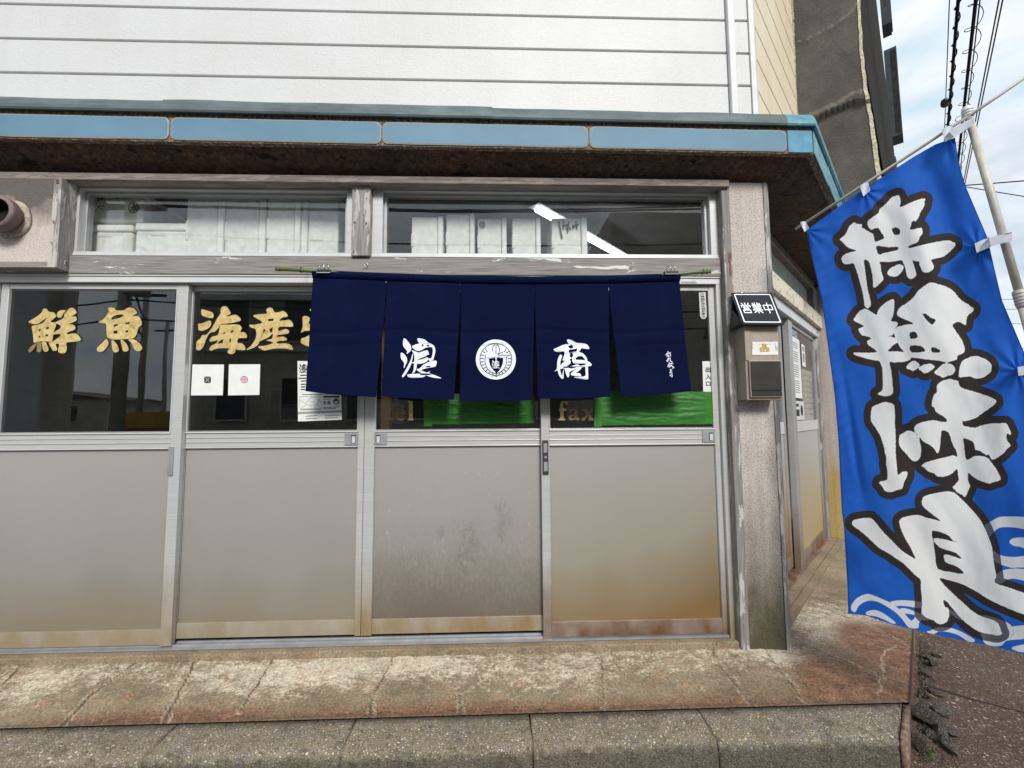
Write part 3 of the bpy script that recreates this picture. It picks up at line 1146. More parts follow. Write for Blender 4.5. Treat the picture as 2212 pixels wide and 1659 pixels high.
def tile(x0, x1, key):
    def tf(x, y, z):
        return (x, y, z + 0.0067 * (1.6 - x) + mnoise.noise(Vector((x * 8, z * 30, 1))) * 0.0025)
    mb = MB(tf).mat('cream rim')

    def dens(x0, x1, z0, z1, r):
        base = rrect(x0, x1, z0, z1, r)
        out = []
        for a, b in zip(base, base[1:] + base[:1]):
            m = 14 if abs(a[0] - b[0]) > 0.2 else 1
            for k in range(m):
                out.append((a[0] + (b[0] - a[0]) * k / m, a[1] + (b[1] - a[1]) * k / m))
        return out
    A = dens(x0 + 0.0015, x1 - 0.0015, 2.5568, 2.6708, 0.028)
    B = dens(x0 + 0.0085, x1 - 0.0085, 2.5653, 2.6655, 0.028)
    mb.loft([[(x, -0.201, z) for x, z in A], [(x, -0.2045, z) for x, z in A], [(x, -0.207, z) for x, z in B]], caps=False)
    mb.mat(key)
    mb.add([(x, -0.207, z) for x, z in B], [tuple(range(len(B)))])
    o = part(mb, 'fascia_panel', smooth=False)


for xa, xb in ((-3.6457, -2.617), (-2.6149, -1.5926), (-1.5905, -0.5682), (-0.566, 0.4626), (0.4648, 1.4796)):
    tile(xa, xb, 'blue glaze')
mb = MB().mat('blue glaze bright')
mb.box(1.4839, 1.6128, -0.206, -0.2005, 2.5546, 2.6729)
o = part(mb, 'fascia_panel', bevel=0.004)
o['label'] = 'brighter turquoise end piece of the canopy edge'
mb = MB(ch(C0 + 0.20 * R2)).mat('flashing teal')
s0 = -0.20 * R2
mb.box(s0 + 0.012, s0 + 0.45, 0.0005, 0.007, 2.5546, 2.6783)
mb.box(s0 + 0.455, s0 + 2.6, 0.0005, 0.009, 2.5589, 2.6804)
mb.box(s0 + 0.004, s0 + 2.6, 0.0005, 0.016, 2.6825, 2.6975)
part(mb, 'side_fascia_panel', bevel=0.002)
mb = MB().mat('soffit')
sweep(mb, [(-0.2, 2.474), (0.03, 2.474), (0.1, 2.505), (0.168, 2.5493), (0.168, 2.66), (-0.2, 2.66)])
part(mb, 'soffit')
# canopy roof deck under the flashing
# --- timber and stucco of the ground floor
mb = MB().mat('wood flaking').box(-5, 1.238, -0.085, 0.04, 2.437, 2.475)
part(mb, 'top_beam', bevel=0.004)
mb = MB().mat('wood post').box(-0.757, -0.662, -0.052, 0.05, 2.062, 2.4365)
mb.mat('rust')
for x, z in ((-0.742, 2.415), (-0.682, 2.41), (-0.742, 2.24), (-0.68, 2.235), (-0.744, 2.085)):
    mb.box(x - 0.006, x + 0.006, -0.0545, -0.05, z - 0.008, z + 0.007)
part(mb, 'window_post', bevel=0.003)
mb = MB().mat('wood beam').box(-5, 1.2, -0.034, 0.05, 1.9665, 2.0605)
mb.mat('chrome')
part(mb, 'lintel_beam', bevel=0.004)
xs = atY(128, 480, -0.1).x
zb = atY(60, 577, -0.1).z
mb = MB().mat('stucco dark top').box(-5, xs - 0.04, -0.094, 0.04, zb + 0.03, 2.4365)
mb.mat('wood post').box(xs - 0.04, xs, -0.1, 0.04, zb, 2.4366)
mb.mat('wood beam').box(-5, xs - 0.0405, -0.1, 0.04, zb - 0.0, zb + 0.0295)
mb.mat('rust').box(xs - 0.03, xs - 0.018, -0.103, -0.1, 2.2, 2.215).box(xs - 0.028, xs - 0.014, -0.103, -0.1, 2.405, 2.43)
mb.box(xs + 0.0, xs + 0.003, -0.06, -0.05, zb + 0.03, zb + 0.05)
part(mb, 'wall_panel', bevel=0.003)
# exhaust vent with a scooped hood
vc = atY(27, 474, -0.096)
mb = MB().mat('mortar')
rings = []
for r, y in ((0.098, 0.0), (0.094, -0.012), (0.082, -0.014)):
    rings.append([(vc.x + r * (1 + 0.05 * math.sin(3 * a + r * 40)) * math.cos(a), vc.y + y, vc.z + r * math.sin(a)) for a in (2 * math.pi * k / 36 for k in range(36))])
mb.loft(rings)
part(mb, 'vent_collar', smooth=True)
mb = MB().mat('pipe purple')
ax = Vector((-0.02, -1.0, 0.06)).normalized()
e1 = ax.cross(Vector((0, 0, 1))).normalized()
e2 = ax.cross(e1)
cc = vc + Vector((0.0, -0.066, 0.004))
rings = []
for k in range(9):
    th = math.radians(90 * k / 8)
    rr, hh = 0.084 * math.sin(th) + 0.002, -0.084 * math.cos(th)
    rings.append([tuple(cc + ax * hh + (e1 * math.cos(a) + e2 * math.sin(a)) * rr) for a in (2 * math.pi * q / 32 for q in range(32))])
rings.append([tuple(cc + ax * 0.012 + (e1 * math.cos(a) + e2 * math.sin(a)) * 0.085) for a in (2 * math.pi * q / 32 for q in range(32))])
rings.append([tuple(cc + ax * 0.013 + (e1 * math.cos(a) + e2 * math.sin(a)) * 0.067) for a in (2 * math.pi * q / 32 for q in range(32))])
mb.loft(rings, caps=False)
mb.mat('void black')
ri = [rings[-1], [tuple(cc - ax * 0.045 + (e1 * math.cos(a) + e2 * math.sin(a)) * 0.056) for a in (2 * math.pi * q / 32 for q in range(32))]]
mb.loft(ri, caps=False)
mb.add(ri[1], [tuple(range(32))])
part(mb, 'vent_hood', smooth=True)

# right-hand jamb, corner pillar, its edge strip
mb = MB().mat('wood jamb').box(1.2025, 1.245, -0.066, 0.06, 0.06, 2.4365)
mb.mat('rust').box(1.224, 1.24, -0.07, -0.064, 2.03, 2.085).box(1.228, 1.238, -0.069, -0.064, 1.96, 2.025).box(1.21, 1.222, -0.069, -0.064, 1.66, 1.675)
mb.mat('hoarding red').box(1.219, 1.227, -0.0685, -0.064, 1.575, 1.59)
part(mb, 'jamb_post', bevel=0.003)
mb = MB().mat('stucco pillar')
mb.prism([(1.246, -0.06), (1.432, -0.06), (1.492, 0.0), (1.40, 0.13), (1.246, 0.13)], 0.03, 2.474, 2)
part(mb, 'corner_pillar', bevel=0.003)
mb = MB().mat('wood post')
mb.prism([(1.4325, -0.064), (1.452, -0.064), (1.475, -0.041), (1.458, -0.035)], 0.05, 2.474, 2)
part(mb, 'pillar_edge_strip', bevel=0.002)

# --- sill under the doors
mb = MB().mat('platform concrete')
rings = []
for k in range(120):
    x = -5 + 6.2 * k / 119
    w = mnoise.noise(Vector((x * 5, 1, 1))) * 0.002
    rings.append([(x, -0.052 + w, 0.055), (x, -0.05 + w, 0.089), (x, -0.042, 0.094 + w), (x, 0.06, 0.098), (x, 0.06, 0.03)])
mb.loft(rings)
mb.mat('aluminium grey').box(-5, 1.2, -0.012, 0.075, 0.0985, 0.106)
mb.box(-5, 1.2, 0.012, 0.016, 0.106, 0.113).box(-5, 1.2, 0.046, 0.05, 0.106, 0.113)
part(mb, 'door_sill')
mb = MB().mat('aluminium pale').box(-5, 1.2, -0.022, 0.075, 1.927, 1.957)
mb.box(-5, 1.2, -0.028, 0.05, 1.9575, 1.966)
mb.mat('aluminium grey').box(0.985, 1.07, -0.0245, -0.022, 1.932, 1.944)
part(mb, 'door_head', bevel=0.002)
mb = MB().mat('aluminium').box(1.1745, 1.202, -0.02, 0.075, 0.09, 1.9265)
part(mb, 'door_jamb', bevel=0.002)


# --- sliding doors
def sliding_door(x0, x1, lst, rst, y, frame, pan, label, zr=0.118, pull=None, lock=None):
    """x0..x1 overall; stiles lst / rst wide; y = front face"""
    zt = 1.924
    g0, g1 = x0 + lst, x1 - rst
    f = MB().mat(frame)
    f.box(x0, g0, y, y + 0.03, zr - 0.006, zt)
    f.box(g1, x1, y, y + 0.03, zr - 0.006, zt)
    e = 0.0004
    f.box(g0 + e, g1 - e, y + 0.002, y + 0.028, 1.897, zt - 0.001)
    f.box(g0 + e, g1 - e, y + 0.002, y + 0.028, 1.078, 1.148)
    f.box(g0 + e, g1 - e, y + 0.002, y + 0.028, zr, zr + 0.073)
    f.box(g0 + e, g1 - e, y - 0.0015, y + 0.0018, 1.1, 1.104)
    f.box(g0 + e, g1 - e, y - 0.0015, y + 0.0018, 1.124, 1.127)
    f.mat('aluminium pale')
    for z0, z1 in ((1.1485, 1.156), (1.0715, 1.0775)):
        f.box(g0 + e, g1 - e, y - 0.004, y + 0.012, z0, z1)
    f.box(g0 + e, g0 + 0.006, y - 0.002, y + 0.012, 1.1563, 1.8965)
    f.box(g1 - 0.006, g1 - e, y - 0.002, y + 0.012, 1.1563, 1.8965)
    f.mat('gasket dark')
    f.box(g0 + 0.0064, g1 - 0.0064, y + 0.009, y + 0.019, 1.1562, 1.161).box(g0 + 0.0064, g1 - 0.0064, y + 0.009, y + 0.019, 1.891, 1.8966)
    f.box(g0 + 0.0005, g0 + 0.003, y + 0.004, y + 0.01, zr + 0.074, 1.071).box(g1 - 0.003, g1 - 0.0005, y + 0.004, y + 0.01, zr + 0.074, 1.071)
    f.box(g0 + 0.003, g1 - 0.003, y + 0.004, y + 0.0095, 1.068, 1.0712)
    d = f.build('sliding_door', shop, 0.0015)
    d['label'] = label
    g = MB().mat('glass').box(g0 + 0.004, g1 - 0.004, y + 0.012, y + 0.016, 1.158, 1.894)
    g.build('glass_pane', d)
    p = MB().mat(pan).box(g0 + 0.001, g1 - 0.001, y + 0.01, y + 0.02, zr + 0.07, 1.0775)
    p.build('lower_panel', d)
    if pull:
        pl = MB().mat('aluminium grey')
        a, b = pull
        pl.box(a, b, y - 0.004, y + 0.0015, 1.083, 1.142)
        w = b - a
        h0 = a + w * (0.5 if a > 0.5 or a < -0.72 else 0.14)
        h1 = h0 + w * 0.36
        pl.mat('gasket dark').box(h0, h1, y - 0.0048, y - 0.0041, 1.09, 1.134)
        pl.mat('aluminium pale').box(h0 + 0.004, h1 - 0.002, y - 0.0058, y - 0.005, 1.092, 1.127)
        pl.build('finger_pull', d, 0.001)
    if lock:
        a, b, z0, z1 = lock
        pl = MB().mat('gasket dark').box(a, b, y - 0.008, y - 0.0003, z0, z1)
        pl.mat('aluminium grey').box(a + 0.005, b - 0.005, y - 0.0105, y - 0.0082, z0 + 0.11, z1 - 0.015)
        pl.box(a + 0.005, b - 0.005, y - 0.0105, y - 0.0082, z0 + 0.015, z0 + 0.065)
        pl.mat('stainless brown')
        cx, cz = (a + b) / 2, z0 + 0.088
        pl.tube([(cx, y - 0.013, cz), (cx, y - 0.008, cz)], 0.008, 14)
        pl.build('lock_plate', d, 0.001)
    return d


door1 = sliding_door(-2.545, -1.607, 0.035, 0.053, 0.0, 'aluminium', 'door panel pale', 'leftmost sliding door, two gold characters on its glass')
door2 = sliding_door(-1.655, -0.6985, 0.045, 0.03, 0.034, 'aluminium', 'door panel pale', 'second sliding door from the left with papers stuck on its glass', 0.13, (-0.798, -0.73))
door3 = sliding_door(-0.696, 0.262, 0.052, 0.03, 0.034, 'aluminium stained', 'door panel grimy', 'third sliding door, its lower panel spotted with grime', 0.13, (-0.645, -0.58))
door4 = sliding_door(0.226, 1.174, 0.042, 0.028, 0.0, 'aluminium rusty', 'door panel ochre', 'right sliding door whose lower panel turns ochre', 0.112, (1.078, 1.145), (0.231, 0.262, 0.925, 1.10))
# flat bar on the meeting stile of the left pair
mb = MB().mat('aluminium grey')
za, zb2 = atY(371, 965, -0.01).z, atY(366, 1028, -0.01).z
mb.box(-1.664, -1.638, -0.006, -0.0004, zb2, za)
mb.build('stile_catch', door1, 0.0015)
# the rest of the front beyond the left edge of the picture
mb = MB().mat('wood jamb').box(-5, -2.548, 0.0, 0.06, 0.1, 1.926)
part(mb, 'side_boarding')


# --- transom windows
def transom(x0, x1, z0, z1, gl, gr, gb, gt, label):
    f = MB().mat('aluminium')
    e = 0.0004
    f.mat('aluminium pale').box(x0, x1, -0.02, 0.05, z0, gb)
    f.box(x0, x1, -0.026, -0.0204, z0 + 0.004, z0 + 0.012)
    f.mat('aluminium')
    f.box(x0, gl, -0.016, 0.05, gb + e, z1)
    f.box(gr, x1, -0.016, 0.05, gb + e, z1)
    f.box(gl + e, gr - e, -0.016, 0.05, gt, z1)
    f.mat('aluminium grey')
    f.box(gl + e, gl + 0.016, 0.012, 0.05, gb + e, gt - e).box(gr - 0.016, gr - e, 0.012, 0.05, gb + e, gt - e)
    f.box(gl + 0.0163, gr - 0.0163, 0.012, 0.05, gt - 0.014, gt - e)
    d = f.build('transom_window', shop, 0.0015)
    d['label'] = label
    g = MB().mat('glass').box(gl + 0.01, gr - 0.01, 0.028, 0.032, gb - 0.004, gt - 0.006)
    g.build('glass_pane', d)


transom(-2.222, -0.7575, 2.0612, 2.4365, -2.172, -0.797, 2.089, 2.425, 'left transom window full of foam boxes')
transom(-0.661, 1.2022, 2.0612, 2.4365, -0.607, 1.16, 2.089, 2.43, 'right transom window with the lit tube behind it')
mb = MB().mat('wood jamb').box(xs + 0.001, -2.2225, -0.004, 0.05, 2.0612, 2.4365)
part(mb, 'jamb_post')

# --- the angled corner side: doors, lintel, upper board, far pillar
D = ch(1.27)
mb = MB(D).mat('aluminium side')
for s0, s1 in ((0.2, 0.26), (1.235, 1.285)):                       # rear leaf stiles
    mb.box(s0, s1, -0.065, -0.035, 0.12, 1.955)
mb.box(0.26, 1.2345, -0.063, -0.037, 0.12, 0.2).box(0.26, 1.2345, -0.063, -0.037, 1.925, 1.955)
mb.mat('aluminium pale').box(0.26, 1.2345, -0.063, -0.037, 1.085, 1.172)
da = mb.build('side_door', shop, 0.0015)
da['label'] = 'left leaf of the angled side door with a rust red lower panel'
MB(D).mat('glass').box(0.262, 1.233, -0.052, -0.048, 1.17, 1.927).build('glass_pane', da)
MB(D).mat('side panel rusty').box(0.262, 1.233, -0.055, -0.045, 0.198, 1.0865).build('lower_panel', da)
mb = MB(D).mat('aluminium side').box(1.30, 1.42, -0.03, 0.012, 0.1, 1.955)
mb.box(2.41, 2.45, -0.03, 0.0, 0.1, 1.955)
mb.mat('aluminium rusty').box(1.421, 2.4095, -0.028, -0.002, 0.1, 0.19)
mb.mat('aluminium pale').box(1.421, 2.4095, -0.028, -0.002, 1.092, 1.178).box(1.421, 2.4095, -0.028, -0.002, 1.925, 1.955)
mb.box(1.4205, 1.45, -0.02, 0.004, 0.19, 1.925)
db = mb.build('side_door', shop, 0.0015)
db['label'] = 'right leaf of the angled side door with paper notices'
MB(D).mat('glass').box(1.44, 2.409, -0.017, -0.013, 1.176, 1.927).build('glass_pane', db)
MB(D).mat('side panel ochre').box(1.44, 2.409, -0.02, -0.01, 0.188, 1.0935).build('lower_panel', db)
mb = MB(D).mat('aluminium pale').box(0.15, 2.52, -0.08, 0.03, 1.957, 1.99).box(0.15, 2.52, -0.08, 0.018, 1.991, 2.045)
mb.mat('gasket dark').box(0.15, 2.52, -0.08, 0.01, 2.0455, 2.052)
part(mb, 'side_door_head', bevel=0.002)
wood('wood side', 'y', (0.66, 0.62, 0.5), 0.75, (0.36, 0.33, 0.27), (0.12, 0.1, 0.08))
mb = MB(D).mat('wood side').box(0.15, 2.6, -0.08, 0.05, 2.0525, 2.175)
part(mb, 'side_lintel', bevel=0.005)
mb = MB(D).mat('side green board').box(0.15, 2.42, -0.08, -0.03, 2.1755, 2.5)
mb.mat('wood flaking').box(0.15, 2.52, -0.08, 0.02, 2.42, 2.5)
mb.mat('wood jamb').box(2.4205, 2.6, -0.08, 0.03, 2.1757, 2.4195)
part(mb, 'side_transom_board', bevel=0.002)
mb = MB(D).mat('aluminium rusty').box(0.1, 2.47, -0.08, 0.02, 0.085, 0.1)
mb.mat('platform concrete').box(0.1, 2.62, -0.09, 0.075, 0.03, 0.0845)
mb.box(0.16, 2.64, 0.0755, 0.125, 0.03, 0.076)
part(mb, 'side_door_sill', bevel=0.003)
mb = MB(D).mat('wood jamb').box(2.451, 2.60, -0.08, 0.02, 0.07, 2.052)
part(mb, 'side_jamb', bevel=0.003)
stucco('stucco far', (0.52, 0.45, 0.4), (0.5, 0.36, 0.14), 0.5, 0.95, 0.4)
mb = MB(D).mat('stucco far').box(2.601, 3.1, -0.1, 0.12, 0.0, 2.47)
mb.mat('wood post').box(2.602, 2.66, 0.1205, 0.135, 0.05, 2.46)
part(mb, 'far_pillar', bevel=0.003)

# --- inside the shop
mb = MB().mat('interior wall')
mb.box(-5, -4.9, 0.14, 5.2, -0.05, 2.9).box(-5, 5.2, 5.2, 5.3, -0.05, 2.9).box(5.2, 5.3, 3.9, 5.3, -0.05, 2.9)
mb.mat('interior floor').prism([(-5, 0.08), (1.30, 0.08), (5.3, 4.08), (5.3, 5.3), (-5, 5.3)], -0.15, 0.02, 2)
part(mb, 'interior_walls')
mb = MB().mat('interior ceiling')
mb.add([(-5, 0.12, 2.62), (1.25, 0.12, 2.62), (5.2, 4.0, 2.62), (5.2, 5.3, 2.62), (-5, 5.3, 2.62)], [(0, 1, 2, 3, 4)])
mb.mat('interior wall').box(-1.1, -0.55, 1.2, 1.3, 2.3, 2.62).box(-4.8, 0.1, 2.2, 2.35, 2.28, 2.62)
part(mb, 'interior_ceiling')
mb = MB().mat('interior shelf').box(-2.3, -0.70, 0.075, 0.62, 2.07, 2.0875)
mb.box(-0.69, 0.62, 0.075, 0.55, 2.07, 2.0875)
part(mb, 'box_shelf')
mb = MB().mat('wood indoor')
p0 = atY(822, 900, 0.3)
p1 = atY(841, 900, 0.3)
mb.box(p0.x, p1.x, 0.3, 0.36, 0.02, 2.05)
part(mb, 'wooden_post')

# ================================================================== THINGS BEHIND THE GLASS
ZL = lambda x, y: (149.8 + x * .2864, 380.2 + y * .2864)
ZR_ = lambda x, y: (806.4 + x * .3385, 380.2 + y * .3385)


def foam_box(rect, zf, depth, yf, lidside, label, marks=(), tag=None, bottom=2.0885, group='foam boxes on the shelf behind the transom windows'):
    (xa, ya, xb, yb) = rect
    a, b = zf(xa, ya), zf(xb, yb)
    P, Q = atY(*a, yf), atY(*b, yf)
    x0, x1, z1 = P.x + 0.006, Q.x - 0.007, P.z
    yf += 0.012 * math.sin(xa * 0.7)
    z0 = bottom
    yb_ = yf + depth
    t = thing('foam_box', label, 'foam box', ((x0 + x1) / 2, yf + depth / 2, z0), group)
    g = 0.012
    body, lid = MB().mat('foam'), MB().mat('foam lid')
    if lidside == 'right':
        xm = x1 - (x1 - x0) * 0.17
        body.box(x0, xm - 0.002, yf, yb_, z0, z1)
        lid.box(xm, x1, yf - 0.006, yb_, z0, z1 + 0.003)
        body.box(x0 - 0.003, x0 + 0.02, yf - 0.005, yf + 0.05, z0 + (z1 - z0) * 0.3, z0 + (z1 - z0) * 0.62)
    elif lidside == 'left':
        xm = x0 + (x1 - x0) * 0.17
        body.box(xm + 0.002, x1, yf, yb_, z0, z1)
        lid.box(x0, xm, yf - 0.006, yb_, z0, z1)
        body.box(xm + 0.01, xm + 0.09, yf - 0.004, yf + 0.05, z0 + (z1 - z0) * 0.3, z0 + (z1 - z0) * 0.62)
    else:
        zm = z1 - (z1 - z0) * 0.2
        body.box(x0, x1, yf, yb_, z0, zm - 0.002)
        lid.box(x0 - 0.002, x1 + 0.002, yf - 0.006, yb_, zm, z1)
        body.box(x0 + (x1 - x0) * 0.3, x0 + (x1 - x0) * 0.62, yf - 0.004, yf + 0.05, zm - 0.035, zm - 0.006)
    body.build('body', t, 0.009)
    lid.build('lid', t, 0.009)
    if marks:
        loops = []
        for pl, w in marks:
            loops.append(pl if w == 0 else stroke(pl, w * 1.35))
        for lp in loops:
            m = MB().mat('marker ink')
            nn = len(lp) // 2
            pts = [atY(*zf(*q), yf - 0.0075) for q in lp]
            for k in range(nn - 1):
                m.add([pts[k], pts[k + 1], pts[2 * nn - 2 - k], pts[2 * nn - 1 - k]], [(0, 1, 2, 3)])
            m.build('marker_writing', t)
    if tag:
        m = MB().mat('orange tag')
        m.add([atY(*zf(*q), yf - 0.009) for q in tag], [tuple(range(len(tag)))])
        m.build('tag', t)
    return t


circ = lambda cx, cy, r, k=14: [(cx + r * math.cos(2 * math.pi * i / k), cy + r * 1.05 * math.sin(2 * math.pi * i / k)) for i in range(k + 1)]
foam_box((105, 372, 488, 585), ZL, 0.36, 0.10, 'top', 'lower left foam box at the far left end of the left transom')
foam_box((494, 352, 882, 585), ZL, 0.36, 0.10, 'top', 'foam box lying low beside the tall upright boxes, left transom')
zt_ = atY(*ZL(300, 360), 0.10).z
foam_box((178, 122, 570, 345), ZL, 0.42, 0.115, 'none', 'foam box on top of two others with handwritten marks and a circled sign',
         [([(205, 160), (270, 140)], 7), ([(210, 185), (275, 160)], 7), ([(228, 135), (215, 190)], 7), ([(262, 128), (240, 185)], 7), ([(335, 140), (365, 170)], 7), ([(362, 145), (365, 172)], 6),
          ([(425, 135), (412, 170)], 6), ([(205, 232), (260, 225)], 7), ([(235, 210), (195, 268)], 7), ([(212, 228), (250, 258)], 6),
          (circ(482, 236, 38), 6), ([(455, 240), (512, 228)], 6), ([(484, 205), (482, 268)], 6), ([(484, 232), (460, 262)], 5), ([(484, 232), (508, 258)], 5), ([(470, 256), (498, 254)], 5)], bottom=zt_ + 0.012)
foam_box((880, 147, 1164, 585), ZL, 0.36, 0.10, 'right', 'upright foam box standing first to the right of the stacked ones')
foam_box((1170, 143, 1478, 585), ZL, 0.36, 0.10, 'right', 'upright foam box with a small orange tag at its top corner', tag=[(1412, 178), (1424, 196), (1427, 205), (1410, 206)])
foam_box((1484, 113, 1738, 585), ZL, 0.36, 0.085, 'right', 'tallest upright foam box in the left transom')
foam_box((1744, 132, 2028, 585), ZL, 0.30, 0.10, 'left', 'foam box at the right end of the left transom next to the timber post')
foam_box((240, 264, 454, 500), ZR_, 0.3, 0.10, 'right', 'leftmost foam box of the row in the right transom', )
foam_box((458, 241, 654, 500), ZR_, 0.3, 0.095, 'right', 'second and tallest foam box of the row in the right transom')
foam_box((658, 264, 860, 500), ZR_, 0.3, 0.10, 'right', 'foam box with a small circled letter, right transom', [(circ(695, 310, 17), 4), ([(687, 302), (703, 302), (703, 318), (687, 318), (687, 302)], 4), ([(695, 296), (695, 322)], 3)])
foam_box((880, 266, 1078, 500), ZR_, 0.3, 0.10, 'right', 'plain foam box in front of the far end of the lit tube')
foam_box((1132, 262, 1378, 500), ZR_, 0.26, 0.10, 'right', 'rightmost foam box with large handwriting across its face',
         [([(1182, 285), (1205, 398)], 8), ([(1205, 318), (1245, 308)], 6), ([(1215, 290), (1212, 340)], 6), ([(1228, 325), (1240, 345)], 5), ([(1248, 290), (1240, 360)], 6), ([(1232, 315), (1262, 340)], 5), ([(1270, 312), (1275, 335), (1285, 318)], 5), ([(1292, 288), (1300, 340)], 6), ([(1272, 322), (1312, 306)], 6)])

# fluorescent fitting under the ceiling
t = thing('fluorescent_lamp', 'lit white fluorescent tube fitting hanging inside the shop', 'ceiling lamp', (0.6, 1.2, 2.5))
a, b = atZ(1157, 452, 2.52), atZ(1337, 553, 2.52)
dr = (b - a).normalized()
a2, b2 = a - dr * 0.02, b + dr * 0.25
sd_ = Vector((-dr.y, dr.x, 0)).normalized()


def bar(mb, p, q, w, h0, h1):
    s = sd_ * w
    mb.hexa([p - s + Vector((0, 0, h0)), q - s + Vector((0, 0, h0)), q - s + Vector((0, 0, h1)), p - s + Vector((0, 0, h1))],
            [p + s + Vector((0, 0, h0)), q + s + Vector((0, 0, h0)), q + s + Vector((0, 0, h1)), p + s + Vector((0, 0, h1))])


mb = MB().mat('trim white')
bar(mb, a2, b2, 0.05, 0.02, 0.096)
mb.build('housing', t, 0.004)
mb = MB().mat('lamp light')
mb.tube([a2 + dr * 0.03, b2 - dr * 0.03], 0.016, 10)
mb.build('tube', t, smooth=True)

# work table and crates in the gloom
t = thing('work_table', 'low dark work table standing behind the sliding doors', 'table', (-0.2, 1.6, 0.02))
mb = MB().mat('interior shelf').box(-1.5, 0.9, 1.3, 2.0, 0.78, 0.82)
mb.build('table_top', t, 0.004)
for x in (-1.44, 0.84):
    for y in (1.35, 1.95):
        MB().mat('interior shelf').box(x - 0.03, x + 0.03, y - 0.03, y + 0.03, 0.02, 0.78).build('leg', t)
t = thing('storage_rack', 'dim storage rack against the back wall inside the shop', 'rack', (-2.2, 4.6, 0.02))
for z in (0.5, 1.1, 1.7):
    MB().mat('interior shelf').box(-3.4, -1.0, 4.3, 4.9, z, z + 0.03).build('shelf', t)
for x in (-3.4, -2.2, -1.0):
    MB().mat('interior shelf').box(x - 0.02, x + 0.02, 4.3, 4.36, 0.02, 2.0).build('upright', t)
for i, (x, z, w, lab) in enumerate(((-3.0, 1.13, .5, 'pale crate on the middle shelf of the dim rack'), (-1.8, 1.13, .6, 'wide pale crate on the middle shelf of the dim rack'), (-2.4, 0.53, .6, 'pale crate on the lowest shelf of the dim rack'))):
    t = thing('crate', lab, 'crate', (x, 4.6, z))
    MB().mat('foam').box(x - w / 2, x + w / 2, 4.4, 4.8, z, z + 0.26).build('body', t, 0.01)
    MB().mat('foam lid').box(x - w / 2, x + w / 2, 4.395, 4.8, z + 0.262, z + 0.31).build('lid', t, 0.01)

# ================================================================== GOLD LETTERING ON THE GLASS
zA = zoom(90, 1130, 4.608)
zB = zoom(710, 1120, 4.608)
SEN = [[(335, 130), (395, 135), (430, 180), (510, 190), (545, 235), (550, 270), (455, 355), (520, 365), (555, 405), (545, 440), (525, 490), (505, 560), (490, 680), (440, 695), (300, 690), (180, 715), (165, 680), (150, 540), (135, 455), (150, 425), (260, 400), (330, 370), (400, 280), (300, 350), (220, 395), (130, 385), (80, 355), (130, 320), (240, 250), (310, 185)],
       [(380, 450), (435, 440), (425, 480), (385, 485)], [(255, 485), (290, 480), (280, 520), (255, 515)], [(250, 600), (285, 595), (280, 630), (250, 625)], [(375, 570), (420, 570), (415, 605), (375, 605)],
       [(305, 702), (370, 702), (400, 760), (425, 830), (400, 865), (345, 865), (320, 790)],
       [(570, 215), (620, 160), (720, 155), (680, 210), (640, 280), (575, 270)],
       [(745, 165), (790, 120), (850, 115), (910, 180), (910, 200), (820, 265), (890, 260), (912, 300), (905, 330), (830, 370), (770, 395), (850, 405), (885, 445), (870, 490), (760, 535), (750, 570), (880, 555), (940, 590), (980, 650), (960, 685), (850, 700), (735, 715), (740, 800), (720, 880), (660, 900), (600, 880), (590, 850), (605, 740), (545, 745), (575, 820), (560, 850), (500, 850), (470, 800), (445, 760), (430, 710), (500, 690), (560, 650), (620, 610), (625, 565), (512, 570), (505, 555), (540, 520), (610, 480), (635, 430), (600, 400), (535, 372), (570, 350), (680, 290), (700, 220)]]
SEN_D = [[(215, 725), (195, 780), (150, 850), (100, 880), (78, 865), (85, 820), (150, 760)], [(225, 718), (290, 712), (300, 780), (295, 860), (255, 878), (220, 860), (225, 800)]]
UO = [[(1480, 105), (1560, 115), (1600, 155), (1720, 155), (1800, 110), (1880, 115), (1945, 175), (1950, 205), (1870, 260), (1970, 255), (2020, 320), (2035, 380), (2020, 420), (1980, 450), (1960, 520), (1930, 600), (1880, 640), (1800, 650), (1560, 660), (1500, 650), (1440, 620), (1420, 520), (1415, 390), (1340, 380), (1290, 350), (1370, 310), (1440, 220), (1465, 170), (1450, 130)],
      [(1505, 310), (1550, 255), (1640, 230), (1720, 235), (1670, 280), (1570, 310)], [(1545, 410), (1620, 385), (1620, 415), (1555, 445)], [(1545, 510), (1615, 505), (1615, 560), (1550, 560)], [(1750, 370), (1830, 355), (1825, 390), (1755, 400)], [(1750, 510), (1805, 495), (1800, 535), (1755, 540)],
      [(1425, 652), (1460, 740), (1380, 850), (1320, 875), (1265, 860), (1265, 800), (1340, 730)], [(1515, 672), (1560, 690), (1620, 770), (1640, 840), (1615, 875), (1550, 875), (1520, 790)], [(1670, 664), (1730, 690), (1790, 770), (1805, 840), (1760, 868), (1710, 850), (1690, 770)], [(1800, 660), (1900, 660), (1990, 720), (2045, 800), (2010, 855), (1940, 860), (1890, 800), (1850, 710)]]
